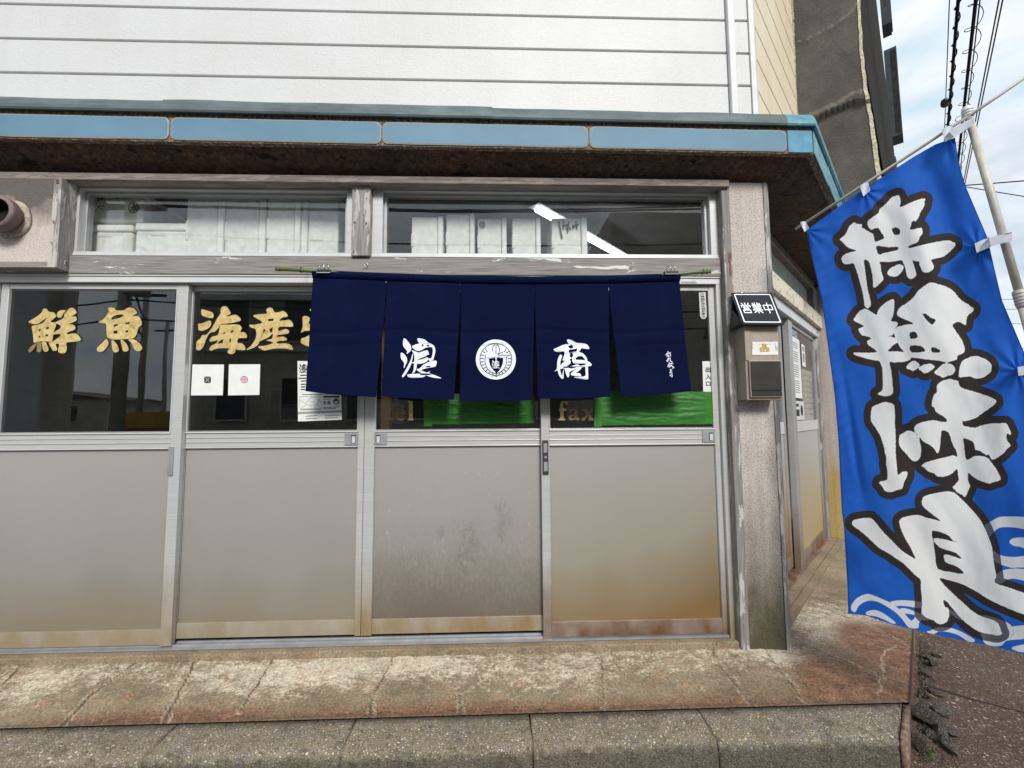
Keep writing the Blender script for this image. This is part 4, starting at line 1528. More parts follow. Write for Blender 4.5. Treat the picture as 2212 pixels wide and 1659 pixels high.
KAI = [[(215, 185), (300, 205), (390, 235), (420, 285), (400, 335), (320, 325), (240, 300), (210, 265)], [(160, 430), (230, 425), (350, 380), (380, 440), (330, 510), (240, 550), (165, 545), (155, 480)],
       [(560, 150), (600, 132), (650, 145), (710, 240), (700, 265), (640, 310), (780, 280), (840, 300), (885, 350), (875, 385), (780, 410), (640, 430), (550, 440), (500, 510), (440, 570), (360, 590), (310, 660), (280, 730), (240, 830), (180, 890), (125, 880), (120, 830), (130, 740), (190, 690), (225, 630), (280, 630), (330, 590), (380, 520), (440, 420), (490, 330), (540, 250), (540, 190)],
       [(545, 455), (700, 450), (850, 450), (905, 510), (880, 575), (960, 585), (995, 645), (975, 680), (850, 685), (835, 765), (900, 770), (950, 810), (970, 860), (950, 890), (860, 885), (800, 880), (790, 930), (730, 958), (670, 940), (665, 900), (690, 860), (560, 855), (450, 870), (390, 895), (345, 880), (375, 820), (450, 780), (500, 720), (380, 740), (350, 720), (390, 660), (490, 630), (520, 540)],
       [(585, 590), (620, 575), (610, 610), (582, 612)], [(715, 560), (760, 545), (755, 580), (720, 592)], [(540, 720), (590, 700), (575, 770), (470, 780)], [(695, 690), (725, 688), (715, 755), (688, 755)]]
SAN = [[(1330, 195), (1370, 160), (1430, 165), (1475, 235), (1560, 230), (1610, 215), (1660, 235), (1700, 290), (1680, 315), (1610, 325), (1555, 380), (1660, 375), (1720, 365), (1770, 400), (1790, 450), (1770, 485), (1560, 485), (1545, 560), (1660, 525), (1715, 550), (1715, 595), (1640, 615), (1530, 630), (1520, 665), (1620, 655), (1680, 690), (1670, 720), (1530, 735), (1525, 775), (1680, 775), (1760, 810), (1790, 870), (1770, 885), (1640, 860), (1450, 865), (1300, 895), (1230, 865), (1190, 825), (1300, 815), (1430, 775), (1430, 745), (1330, 720), (1430, 690), (1440, 600), (1380, 660), (1300, 700), (1220, 740), (1190, 790), (1110, 850), (985, 885), (1060, 820), (1130, 720), (1160, 620), (1140, 520), (1080, 505), (1035, 455), (1130, 450), (1265, 415), (1200, 360), (1105, 295), (1220, 270), (1340, 255)],
       [(1350, 365), (1375, 350), (1465, 345), (1445, 385), (1370, 390)], [(1285, 525), (1320, 535), (1240, 680), (1215, 710), (1270, 610)], [(1380, 530), (1440, 495), (1435, 585), (1400, 585)]]
BUTSU = [[(1960, 320), (2010, 300), (2080, 340), (2060, 440), (2120, 430), (2120, 545), (2000, 555), (1930, 585), (1960, 490), (1960, 400)], [(1940, 690), (2000, 670), (2120, 610), (2200, 600), (2200, 890), (2120, 890), (2060, 830), (1990, 800), (1930, 760)], [(2080, 190), (2120, 170), (2200, 160), (2200, 260), (2120, 240)]]


def gold(loops, z, y, parent, key='gold leaf', name='gold_lettering'):
    lp = [smooth_loop(z(q), 3) if len(q) > 5 else z(q) for q in loops]
    c = lambda u, v: atY(u, v, y)
    o = fill(lp, c, name, key, parent)
    # dark outline round the gilding
    out = []
    for q in lp:
        out.append(q)
    return o


def outline(loops, z, y, parent, w=1.5):
    m = MB().mat('ink black')
    for q in loops:
        lp = smooth_loop(z(q), 3) if len(q) > 5 else z(q)
        pts = lp + lp[:1]
        s = stroke(pts, w)
        nn = len(s) // 2
        W = [atY(*p, y) for p in s]
        for k in range(nn - 1):
            m.add([W[k], W[k + 1], W[2 * nn - 2 - k], W[2 * nn - 1 - k]], [(0, 1, 2, 3)])
    return m.build('lettering_outline', parent)


YG1, YG2 = 0.0095, 0.0435
gold(SEN, zA, YG1, door1)
gold(SEN_D, zA, YG1, door1, 'gold leaf dull')
gold(UO, zA, YG1, door1)
for q in SEN + SEN_D + UO:
    outline([q], zA, YG1 + 0.0012, door1, 2.4)
gold(KAI, zB, YG2, door2)
gold(SAN, zB, YG2, door2)
gold(BUTSU, zB, YG2, door2)
for q in KAI + SAN + BUTSU:
    outline([q], zB, YG2 + 0.0012, door2, 2.4)
zT = zoom(1390, 1470, 3.5677)
zF = zoom(2070, 1450, 3.5677)
TEL_TE = [[(240, 165), (270, 165), (272, 215), (312, 215), (308, 245), (272, 245), (270, 330), (282, 350), (310, 338), (312, 362), (280, 380), (245, 372), (232, 345), (234, 245), (212, 245), (215, 220), (235, 205)],
          [(330, 300), (345, 250), (385, 225), (430, 228), (465, 255), (478, 298), (370, 300), (378, 340), (410, 358), (440, 350), (470, 330), (476, 345), (445, 372), (400, 384), (355, 368), (335, 335)], [(378, 280), (432, 280), (425, 252), (400, 245), (383, 258)]]
TEL_L = [[(498, 122), (562, 122), (564, 345), (580, 375), (580, 381), (497, 381), (497, 360), (512, 345), (512, 150), (498, 142)]]
FAX_F = [[(110, 290), (108, 240), (120, 205), (160, 192), (200, 202), (210, 225), (198, 240), (180, 238), (170, 215), (152, 225), (150, 290), (196, 292), (196, 325), (158, 328), (160, 425), (178, 432), (178, 452), (88, 452), (90, 432), (108, 425), (110, 328), (90, 325), (92, 302)]]
FAX_AX = [[(222, 330), (245, 300), (290, 292), (330, 305), (342, 335), (345, 415), (375, 430), (360, 450), (320, 448), (308, 435), (270, 455), (232, 445), (218, 415), (230, 385), (270, 368), (303, 358), (300, 325), (280, 315), (262, 325), (250, 350), (228, 350)], [(303, 380), (270, 392), (262, 415), (275, 430), (300, 418)],
          [(392, 297), (480, 297), (470, 315), (485, 340), (515, 312), (505, 297), (558, 297), (545, 320), (505, 362), (540, 420), (568, 435), (565, 452), (488, 452), (490, 435), (475, 400), (440, 432), (445, 452), (390, 452), (400, 432), (455, 375), (420, 320), (398, 315)]]


def goldr(loops, z, y, parent, key):
    fill([z(q) for q in loops], lambda u, v: atY(u, v, y), 'gold_lettering', key, parent)


goldr(TEL_TE, zT, YG2, door3, 'gold leaf dull')
goldr(TEL_L, zT, YG2, door3, 'gold leaf')
goldr(FAX_F, zF, YG1, door4, 'gold leaf')
goldr(FAX_AX, zF, YG1, door4, 'gold leaf dull')


# ================================================================== PAPERS ON THE GLASS
def sheet(name, uv, y, key, label, cat, t=0.0012, group=None):
    W = [atY(u, v, y) for u, v in uv]
    c = sum(W, Vector((0, 0, 0))) / len(W)
    e = thing(name, label, cat, (c.x, c.y, min(w.z for w in W)), group)
    mb = MB().mat(key)
    n = len(W)
    B = [w + Vector((0, t, 0)) for w in W]
    mb.add(W + B, [tuple(range(n)), tuple(range(2 * n - 1, n - 1, -1))] + [(i, (i + 1) % n, n + (i + 1) % n, n + i) for i in range(n)])
    mb.build('sheet', e)
    return e, W


YS2 = 0.0425
zq = lambda x, y: ((700 + x / 7.373) * .576, (1360 + y / 7.373) * .576)
e, W = sheet('paper_card', [zq(162, 50), zq(1033, 52), zq(998, 902), zq(118, 905)], YS2, 'paper white', 'square white card with a small black square emblem at its centre', 'notice card')
f = lambda x, y: atY(*zq(x, y), YS2 - 0.0008)
fill([[(x + 577, y + 475) for x, y in rrect(-93, 93, -90, 90, 40)]], f, 'emblem', 'ink black', e)
f2 = lambda x, y: atY(*zq(x, y), YS2 - 0.0016)
fill([[(518, 418), (553, 418), (638, 536), (603, 536)], [(528, 424), (549, 424), (628, 530), (607, 530)]], f2, 'emblem_strokes', 'paper white', e)
fill([stroke([(634, 416), (588, 466)], 11)], f2, 'emblem_strokes', 'paper white', e)
fill([stroke([(566, 488), (520, 537)], 11)], f2, 'emblem_strokes', 'paper white', e)
e, W = sheet('paper_card', [zq(1168, 47), zq(2035, 45), zq(2010, 892), zq(1143, 905)], YS2, 'paper white', 'square white card with a round pink and violet camera emblem', 'notice card')
fill([[(1590 + 102 * math.cos(a), 470 + 100 * math.sin(a)) for a in (2 * math.pi * k / 40 for k in range(40))]], f, 'emblem', 'pink badge', e)
fill([[(x + 1590, y + 470) for x, y in rrect(-70, 70, -68, 68, 32)], [(x + 1590, y + 470) for x, y in rrect(-52, 52, -50, 50, 20)]], f2, 'emblem_strokes', 'paper white', e)
fill([[(1590 + 38 * math.cos(a), 470 + 37 * math.sin(a)) for a in (2 * math.pi * k / 24 for k in range(24))], [(1590 + 22 * math.cos(a), 470 + 21 * math.sin(a)) for a in (2 * math.pi * k / 24 for k in range(24))]], f2, 'emblem_strokes', 'paper white', e)

# noren characters, reused on the flyer
RO = [[(300, 170), (345, 175), (430, 260), (510, 370), (540, 470), (530, 570), (480, 610), (440, 650), (400, 675), (405, 620), (405, 570), (350, 510), (290, 430), (270, 310), (285, 210)],
      [(205, 640), (250, 640), (320, 690), (390, 790), (410, 880), (390, 980), (345, 1060), (315, 1130), (298, 1130), (305, 1060), (310, 980), (270, 910), (215, 830), (195, 740)],
      [(590, 660), (600, 700), (590, 800), (550, 980), (500, 1110), (400, 1290), (320, 1400), (265, 1440), (240, 1415), (260, 1360), (370, 1180), (480, 970), (540, 830), (565, 730)],
      [(745, 170), (850, 170), (960, 195), (1030, 240), (1100, 300), (1200, 345), (1280, 405), (1325, 500), (1330, 600), (1300, 740), (1270, 850), (1230, 890), (1180, 905), (1130, 890), (1100, 850), (1080, 890), (1000, 950), (850, 1000), (735, 1010), (720, 1120), (690, 1210), (630, 1290), (565, 1315), (610, 1230), (625, 1120), (630, 1000), (585, 985), (575, 960), (600, 935), (640, 930), (645, 830), (640, 730), (610, 640), (565, 575), (590, 560), (640, 575), (770, 630), (860, 605), (980, 570), (1080, 565), (1105, 620), (1125, 675), (1100, 700), (1000, 740), (1040, 780), (1110, 810), (1180, 815), (1210, 790), (1235, 700), (1250, 580), (1240, 490), (1210, 450), (1120, 450), (1000, 480), (880, 550), (760, 580), (680, 550), (600, 490), (565, 435), (590, 405), (700, 360), (800, 330), (760, 260)],
      [(755, 878), (800, 840), (900, 795), (985, 765), (1030, 808), (900, 838)],
      [(1310, 890), (1360, 900), (1380, 950), (1350, 1060), (1310, 1095), (1150, 1120), (880, 1195), (1040, 1275), (1120, 1260), (1175, 1245), (1135, 1300), (1300, 1365), (1530, 1465), (1430, 1470), (1290, 1455), (1150, 1420), (1030, 1375), (980, 1415), (850, 1450), (620, 1465), (480, 1445), (430, 1410), (420, 1350), (560, 1335), (720, 1320), (880, 1305), (800, 1260), (725, 1200), (740, 1160), (800, 1160), (900, 1060), (1000, 990), (1150, 920)]]
SHO = [[(580, 215), (640, 200), (740, 230), (850, 290), (910, 315), (1050, 325), (1190, 345), (1260, 390), (1305, 470), (1300, 510), (1200, 510), (1060, 490), (1030, 530), (980, 605), (1090, 650), (1190, 750), (1240, 850), (1255, 910), (1330, 950), (1380, 1010), (1375, 1060), (1320, 1080), (1270, 1090), (1270, 1200), (1275, 1450), (1260, 1500), (1210, 1510), (1060, 1500), (910, 1470), (810, 1430), (900, 1425), (1100, 1418), (1170, 1395), (1190, 1350), (1180, 1200), (1175, 1105), (1060, 1120), (1045, 1160), (980, 1220), (880, 1290), (960, 1300), (1015, 1320), (1045, 1385), (1030, 1405), (900, 1400), (770, 1385), (705, 1350), (720, 1300), (800, 1230), (920, 1150), (780, 1210), (665, 1270), (655, 1370), (630, 1435), (590, 1430), (550, 1340), (520, 1230), (490, 1150), (480, 1140), (470, 1200), (470, 1400), (460, 1480), (420, 1490), (360, 1440), (300, 1330), (265, 1215), (190, 1245), (180, 1230), (245, 1170), (255, 1050), (265, 900), (300, 790), (350, 705), (390, 700), (420, 740), (405, 810), (375, 900), (360, 1040), (420, 980), (520, 895), (440, 895), (460, 790), (500, 680), (485, 600), (420, 605), (300, 610), (200, 590), (140, 540), (150, 515), (260, 470), (400, 400), (540, 355), (630, 345), (595, 280)],
       [(645, 545), (780, 520), (915, 500), (880, 590), (780, 610), (660, 630)], [(870, 860), (895, 780), (1040, 740), (1120, 800), (1170, 880), (1050, 870)], [(670, 850), (740, 825), (750, 900), (790, 975), (900, 990), (1175, 990), (1175, 1030), (1010, 1060), (940, 1015), (850, 1030), (740, 1070), (650, 1090), (570, 1075), (640, 1030), (700, 970), (695, 900)], [(360, 1180), (420, 1155), (465, 1145), (440, 1280), (415, 1385), (380, 1290)]]


def place(loops, box, src):
    (a0, b0, a1, b1), (x0, y0, x1, y1) = src, box
    return [[(x0 + (x - a0) / (a1 - a0) * (x1 - x0), y0 + (y - b0) / (b1 - b0) * (y1 - y0)) for x, y in q] for q in loops]


zp = lambda x, y: ((1100 + x / 6.145) * .576, (1330 + y / 6.145) * .576)
e, W = sheet('flyer', [zp(95, 145), zp(1085, 165), zp(1118, 1500), zp(108, 1540)], YS2, 'paper white', 'white printed flyer with a street map, half covered by the navy curtain', 'flyer')
f = lambda x, y: atY(*zp(x, y), YS2 - 0.0008)
fill([smooth_loop(q, 2) for q in place(RO, (130, 215, 350, 420), (190, 165, 1530, 1470))], f, 'heading', 'ink black', e)
fill([smooth_loop(q, 2) for q in place(RO, (685, 1065, 765, 1150), (190, 165, 1530, 1470))], f, 'shop_name', 'ink black', e)
fill([smooth_loop(q, 2) for q in place(SHO, (780, 1060, 865, 1150), (140, 200, 1380, 1510))], f, 'shop_name', 'ink black', e)
cir = lambda cx, cy, r, n=36: [(cx + r * math.cos(2 * math.pi * k / n), cy + r * math.sin(2 * math.pi * k / n)) for k in range(n)]
fill([cir(988, 1078, 78), cir(988, 1078, 66), cir(988, 1078, 58), [(950, 1070), (1025, 1070), (1012, 1115), (988, 1145), (962, 1115)]], f, 'crest', 'ink black', e)
fill([[(x + 875, y + 968) for x, y in rrect(-190, 190, -22, 22, 20)]], f, 'title_bar', 'ink black', e)
mm = MB().mat('ink grey')


def pline(mb, pts, w, fn):
    s = stroke(pts, w)
    nn = len(s) // 2
    Wp = [fn(*p) for p in s]
    for k in range(nn - 1):
        mb.add([Wp[k], Wp[k + 1], Wp[2 * nn - 2 - k], Wp[2 * nn - 1 - k]], [(0, 1, 2, 3)])


for pl in ([(145, 965), (655, 955), (655, 1235), (145, 1245), (145, 965)], [(150, 1040), (270, 1130), (390, 1180), (520, 1140), (655, 1230)], [(270, 1130), (380, 1010), (480, 980), (655, 1080)], [(180, 1240), (300, 1150)], [(480, 1240), (560, 1100), (640, 960)], [(370, 1090), (500, 1080)]):
    pline(mm, pl, 8, f)
mm.mat('ink black')
for pl in ([(160, 480), (320, 470)], [(115, 545), (300, 545)], [(170, 610), (300, 605)], [(170, 685), (290, 680)], [(175, 745), (280, 742)], [(175, 805), (275, 803)]):
    pline(mm, pl, 26, f)
for pl in ([(205, 920), (1050, 905)], [(690, 1025), (870, 1022)], [(685, 1220), (1060, 1205)], [(685, 1250), (990, 1240)], [(160, 1272), (640, 1255)]):
    pline(mm, pl, 13, f)
mm.mat('ink grey')
pline(mm, [(108, 1345), (1112, 1305)], 50, f)
for pl in ([(280, 1420), (560, 1400)], [(290, 1480), (560, 1465)], [(730, 1410), (1060, 1395)], [(730, 1460), (1030, 1450)]):
    pline(mm, pl, 24, f)
mm.build('print', e)

zs = lambda x, y: ((2560 + x / 3.5677) * .576, (1080 + y / 3.5677) * .576)
e, W = sheet('door_strip', [zs(264, 980), zs(398, 978), zs(415, 1386), zs(276, 1388)], 0.0085, 'paper white', 'narrow white strip with three black characters beside the door stile', 'door sign')
for chx, (cx, cy, w, h) in zip('出入口', ((341, 1092, 68, 74), (343, 1190, 78, 72), (343, 1282, 62, 56))):
    text(chx, lambda x, y, cx=cx, cy=cy, w=w, h=h: atY(*zs(cx + x * w, cy - y * h), 0.0075), 'lettering', 'ink black', e, 0.028)
zt2 = lambda x, y: ((2480 + x / 5.925) * .576, (960 + y / 5.925) * .576)
e, W = sheet('shrine_talisman', [zt2(835, 815), zt2(985, 805), zt2(1012, 1340), zt2(972, 1398), (lambda p: p)(zt2(905, 1398)), zt2(862, 1335)], 0.0085, 'paper grey', 'slim grey shrine charm with a column of black brush characters', 'talisman')
for i, chx in enumerate('大麻稲荷神社神璽奉斎'):
    cy = 845 + i * 55
    cx = 913 + i * 3.2
    text(chx, lambda x, y, cx=cx, cy=cy: atY(*zt2(cx + x * 88, cy - y * 47), 0.0076), 'lettering', 'ink black', e, 0.012)


# --- wrinkled green films stuck over the telephone numbers
def film(uv, y, label, seed, tapes):
    n, m = 90, 34
    W = [atY(u, v, y) for u, v in uv]
    c = sum(W, Vector()) / 4
    e = thing('green_film', label, 'plastic sheet', (c.x, c.y, min(w.z for w in W)), 'green plastic sheets on the doors')
    fq = quadmap(*W)
    vs, fs = [], []
    for i in range(n + 1):
        for j in range(m + 1):
            s, t = i / n - 0.5, 0.5 - j / m
            p = fq(s, t)
            edge = min(1.0, 5 * (0.5 - abs(s))) * min(1.0, 5 * (0.5 - abs(t)))
            w = abs(mnoise.noise(Vector((s * 4 + seed, t * 7 + 1.5 * s, seed)))) * 0.010 + abs(mnoise.noise(Vector((s * 9 + seed, t * 14 - 4 * s, 3 + seed)))) * 0.006 + abs(mnoise.noise(Vector((s * 26, t * 24 + 5 * s, 5 + seed)))) * 0.003
            jag = mnoise.noise(Vector((s * 14, t * 14, seed + 9))) * 0.003
            p = p + Vector((jag * (1 - edge), -w * edge - 0.001, jag * (1 - edge)))
            vs.append(p)
    for i in range(n):
        for j in range(m):
            a = i * (m + 1) + j
            fs.append((a, a + m + 1, a + m + 2, a + 1))
    mb = MB().mat('green film')
    mb.add(vs, fs)
    mb.build('film', e, smooth=True)
    for (sa, sb, ta, tb) in tapes:
        mb = MB().mat('green tape')
        q = [fq(sa, tb), fq(sb, tb), fq(sb, ta), fq(sa, ta)]
        L = Vector((0, -0.0025, 0))
        mb.hexa([p + L for p in q], [p + L * 0.2 for p in q])
        mb.build('tape', e)


film([(915, 852), (1153, 850), (1153, 914), (916, 917)], 0.0405, 'green plastic sheet taped over the glass right of the letters tel', 1.3, ((-0.5, -0.425, -0.56, 0.5), (0.43, 0.5, -0.5, 0.5)))
film([(1284, 846), (1539, 846), (1540, 916), (1283, 919)], 0.0065, 'green plastic sheet taped over the glass right of the letters fax', 5.1, ((-0.5, -0.435, -0.54, 0.42), (0.43, 0.5, -0.49, 0.5)))

# ================================================================== NOREN CURTAIN
YN = -0.115
noren = thing('noren_curtain', 'navy blue split shop curtain with white characters and round crest', 'curtain', tuple(atY(1075, 860, YN)))
# bottom corners, slit tops and top edge in photograph pixels
TOPX = [676, 834, 995, 1155, 1315, 1468]
TOPV = [583, 589.5, 595, 597, 595, 590]
SLIT = [None, 638, 652, 650, 636, None]
BOT = [((660, 845), (813, 858)), ((824, 856), (981, 863.5)), ((993, 866), (1150, 864)), ((1162, 861), (1319, 857)), ((1343, 856), (1493, 845))]


def topv(u):
    return float(np.interp(u, TOPX, TOPV))


def cloth_y(u, v):
    t = max(0.0, (v - 590) / 270)
    w = 0.006 * math.sin(u * 0.037 + 0.5) * t + 0.004 * math.sin(u * 0.083 + v * 0.012) * t
    w += mnoise.noise(Vector((u * 0.012, v * 0.009, 4))) * 0.012 * min(1, t * 1.5)
    # soft creases from folding
    for vv in (716, 745):
        w += (0.0042 if vv < 720 else 0.002) * math.exp(-((v - vv - 3 * math.sin(u * 0.02)) / 3.2) ** 2)
    w += 0.003 * mnoise.noise(Vector((u * 0.05, v * 0.02, 9))) * t
    for uu in (748, 914, 1074, 1236, 1400):
        w -= 0.0022 * math.exp(-((u - uu + (v - 700) * 0.02) / 3.0) ** 2) * t
    return YN - 0.012 * t + w


def cloth(u, v, lift=0.0):
    return atY(u, v, cloth_y(u, v) - lift)


HB = 17                                        # sleeve height in px
for k in range(5):
    tl, tr = TOPX[k], TOPX[k + 1]
    bl, br = BOT[k]
    n, m = 44, 72
    vs, fs = [], []
    for j in range(m + 1):
        for i in range(n + 1):
            s, t = i / n, j / m
            vt = topv(tl + (tr - tl) * s) + HB
            # side edges stay joined down to the slit, then part
            def edge_u(top, bot, slit):
                vv = vt + (bot[1] - vt) * t
                if slit is None:
                    return top + (bot[0] - top) * ((vv - vt) / (bot[1] - vt)) ** 1.1
                if vv <= slit:
                    return top
                q = (vv - slit) / (bot[1] - slit)
                return top + (bot[0] - top) * q ** 1.05
            ul = edge_u(tl + (0.35 if k else 0), bl, SLIT[k])
            ur = edge_u(tr - (0.35 if k < 4 else 0), br, SLIT[k + 1])
            vb = bl[1] + (br[1] - bl[1]) * s + 2.0 * math.sin(math.pi * s)
            wob = 1.6 * mnoise.noise(Vector((t * 3.5, k * 3.1 + round(s), 0.5))) * t
            vs.append(cloth(ul + (ur - ul) * s + wob, vt + (vb - vt) * t))
    for j in range(m):
        for i in range(n):
            a = j * (n + 1) + i
            fs.append((a, a + 1, a + n + 2, a + n + 1))
    mb = MB().mat('navy cloth')
    mb.add(vs, fs)
    pn = mb.build('curtain_panel', noren, smooth=True)
    sol = pn.modifiers.new('thickness', 'SOLIDIFY')
    sol.thickness = 0.0012
    hm = MB().mat('navy cloth')
    for j0, j1 in ((m - 4, m),):
        hv = [vs[j * (n + 1) + i] + Vector((0, -0.0022 if j not in (m,) else -0.0012, 0)) for j in range(j0, j1 + 1) for i in range(n + 1)]
        hm.add(hv, [(j * (n + 1) + i, j * (n + 1) + i + 1, (j + 1) * (n + 1) + i + 1, (j + 1) * (n + 1) + i) for j in range(j1 - j0) for i in range(n)])
    hm.build('hem', pn, smooth=True)
    if k == 1:
        zz = zoom(1480, 1250, 8.73)
        fill([smooth_loop(zz(q), 3) for q in RO], lambda u, v: cloth(u, v, 0.0035), 'white_character', 'print white', pn)
    if k == 3:
        zz = zoom(2060, 1250, 8.73)
        fill([smooth_loop(zz(q), 3) for q in SHO], lambda u, v: cloth(u, v, 0.0035), 'white_character', 'print white', pn)
    if k == 2:
        zz = zoom(1770, 1250, 8.73)
        cx, cy = 782, 856
        disc = []
        for q in range(120):
            a = 2 * math.pi * q / 120 - math.pi / 2
            r = 512 + 9 * abs(math.sin(a * 11)) - 9
            disc.append((cx + r * math.cos(a), cy + r * math.sin(a)))
        shield = [(553, 822), (620, 822), (720, 806), (755, 782), (768, 800), (772, 872), (808, 872), (814, 800), (845, 786), (930, 805), (1022, 805), (1022, 900), (1004, 1010), (955, 1125), (890, 1225), (822, 1290), (812, 1375), (790, 1375), (785, 1290), (722, 1230), (640, 1140), (585, 1030), (562, 930)]
        small = place(RO, (648, 885, 930, 1148), (190, 165, 1530, 1470))
        loops = [cir(cx, cy, 655, 72), cir(cx, cy, 533, 72), disc, shield] + small
        # veins and stems left unprinted
        w = 19
        lines = [[(786, 380), (786, 670)], [(455, 742), (560, 718), (680, 726)], [(860, 742), (960, 712), (1095, 712)],
                 [(742, 352), (690, 430), (670, 540), (695, 640), (735, 700)], [(815, 350), (880, 430), (903, 540), (880, 640), (838, 700)],
                 [(440, 500), (470, 570), (535, 625)], [(1120, 500), (1090, 570), (1040, 612)],
                 [(560, 634), (640, 648), (720, 704)], [(1010, 626), (930, 640), (856, 700)]]
        for sgn in (-1, 1):
            arc = []
            for q in range(16):
                tt = q / 15
                a = math.radians(12 + 122 * tt)
                arc.append((cx + sgn * 358 * math.cos(a - math.radians(35)) , cy + 20 + 430 * math.sin(a - math.radians(35))))
            lines.append(arc)
            for q in range(9):
                a = math.radians(-32 + 13.5 * q)
                c_, s_ = math.cos(a), math.sin(a)
                lines.append([(cx + sgn * 400 * c_, cy + 10 + 430 * s_ * 0.98), (cx + sgn * 500 * c_, cy + 500 * s_)])
        cf = lambda lift: (lambda u, v: cloth(u, v, lift))
        fill([zz(q) for q in (loops[0], loops[1])], cf(0.0035), 'crest_ring', 'print white', pn)
        fill([zz(q) for q in (disc, shield)], cf(0.0035), 'crest_leaves', 'print white', pn)
        fill([smooth_loop(zz(q), 2) for q in small], cf(0.0035), 'crest_character', 'print white', pn)
        m3 = MB().mat('navy cloth')
        for q in lines:
            pline(m3, zz(q), w / 8.73 * .576, cf(0.0062))
        m3.build('crest_veins', pn)
    if k == 4:
        zz = zoom(2480, 1300, 12.76)
        L = [([(315, 225), (320, 330), (300, 400), (270, 480)], 46), ([(240, 345), (300, 350)], 40), ([(200, 395), (260, 380)], 40), ([(345, 320), (450, 275)], 34), ([(350, 400), (365, 510)], 40), ([(400, 330), (440, 350), (440, 450), (400, 455)], 36),
             ([(320, 520), (340, 580), (300, 640), (250, 680), (330, 710)], 48), ([(340, 600), (350, 660)], 44), ([(420, 520), (420, 640), (450, 700), (530, 730)], 44),
             ([(380, 740), (390, 820), (340, 870), (320, 985)], 44), ([(330, 870), (405, 900), (405, 1000)], 44), ([(420, 830), (500, 785), (575, 815)], 36), ([(500, 800), (480, 880), (420, 960)], 38), ([(480, 910), (560, 960), (610, 1000), (530, 1030)], 44),
             ([(440, 1065), (450, 1160), (440, 1230), (385, 1250)], 44), ([(450, 1130), (520, 1125)], 46), ([(450, 1190), (530, 1235)], 30), ([(440, 1340), (432, 1410)], 54), ([(455, 1290), (510, 1300), (520, 1400), (500, 1465)], 38)]
        m2 = MB().mat('print white')
        for pl, w in L:
            pline(m2, zz(pl), w / 12.76 * .576, lambda u, v: cloth(u, v, 0.0035))
        m2.build('signature', pn)
# sleeve carrying the pole
rings = []
for q in range(61):
    u = 676 + (1468 - 676) * q / 60
    vt = topv(u)
    a, b = atY(u, vt, YN), atY(u, vt + HB + 0.6, YN)
    h = a.z - b.z
    rings.append([(a.x, YN + 0.016, a.z - 0.004), (a.x, YN + 0.006, a.z), (a.x, YN - 0.006, a.z - 0.002), (a.x, YN - 0.0135, a.z - h * 0.35), (a.x, YN - 0.012, a.z - h * 0.6), (a.x, YN - 0.003, b.z), (a.x, YN + 0.003, b.z), (a.x, YN + 0.018, a.z - h * 0.5)])
mb = MB().mat('navy cloth')
mb.loft(rings)
mb.build('pole_sleeve', noren, smooth=True)

# bamboo pole through the sleeve
t = thing('bamboo_pole', 'green bamboo pole carrying the navy curtain, both ends sticking out', 'pole', tuple(atY(1065, 590, YN)))
pl = [atY(u, v, YN) for u, v in ((596, 580.5), (640, 582), (680, 585.5))]
mid = [atY(u, topv(u) + 7, YN) for u in (760, 900, 1075, 1250, 1400)]
pr = [atY(u, v, YN) for u, v in ((1466, 592), (1500, 588.5), (1535, 586))]
mb = MB().mat('bamboo')
mb.tube(pl + mid + pr, [0.0112] * 3 + [0.0105] * 5 + [0.01] * 3, 12)
mb.build('culm', t, smooth=True)
mb = MB().mat('bamboo')
for u, v in ((603, 580.8), (1527, 586.6)):
    a, b = atY(u - 2, v, YN), atY(u + 2, v, YN)
    mb.tube([a, b], 0.0124, 12)
mb.build('node', t, smooth=True)
mb = MB().mat('string dark')
for u, v in ((651, 583), (1518, 587)):
    a = atY(u, v, YN)
    ring = [a + Vector((0.002 * math.sin(q), 0.0135 * math.cos(q), 0.0135 * math.sin(q))) for q in (2 * math.pi * k / 14 for k in range(15))]
    mb.tube(ring, 0.0016, 6)
    mb.tube([a + Vector((0, 0.01, 0.012)), a + Vector((-0.004 if u < 1000 else 0.006, 0.08, 0.03))], 0.0018, 6)
mb.build('tie_wire', t, smooth=True)


def clip(u, v, label):
    p = atY(u, v, YN - 0.012)
    t = thing('clip', label, 'clip', tuple(p), 'metal clips on the curtain pole')
    mb = MB().mat('chrome')
    mb.box(p.x - 0.034, p.x + 0.034, p.y - 0.01, p.y - 0.006, p.z - 0.0015, p.z + 0.0035)
    mb.mat('sign back').box(p.x - 0.034, p.x + 0.034, p.y - 0.009, p.y + 0.02, p.z + 0.004, p.z + 0.019)
    mb.build('jaw', t, 0.001)
    for dx in (-0.012, 0.01):
        h = MB().mat('chrome')
        c = Vector((p.x + dx, p.y + 0.004, p.z + 0.034))
        h.tube([c + Vector((0.011 * math.sin(q), 0.006 * math.cos(q * 2), 0.016 * math.cos(q))) for q in (2 * math.pi * k / 16 for k in range(17))], 0.0024, 6)
        h.build('handle', t, smooth=True)


clip(700, 590.5, 'metal clip gripping the left end of the navy curtain')
clip(1450, 593.5, 'metal clip gripping the right end of the navy curtain')
# little hooks left in the lintel
for u, v, lab in ((792, 573, 'tiny white screw hook in the lintel below the timber post'), (1364, 572, 'small ring hook in the lintel over the right half of the curtain')):
    p = atY(u, v, -0.036)
    t = MB().mat('trim white')
    t.tube([p + Vector((0.008 * math.sin(q), -0.01, 0.009 * math.cos(q))) for q in (math.pi * 1.5 * k / 12 for k in range(13))], 0.002, 6)
    t.tube([p + Vector((0, 0.006, 0.009)), p + Vector((0, -0.01, 0.009))], 0.002, 6)
    o = t.build('hook', smooth=True)
    setp(rehome(o), lab, 'hook')

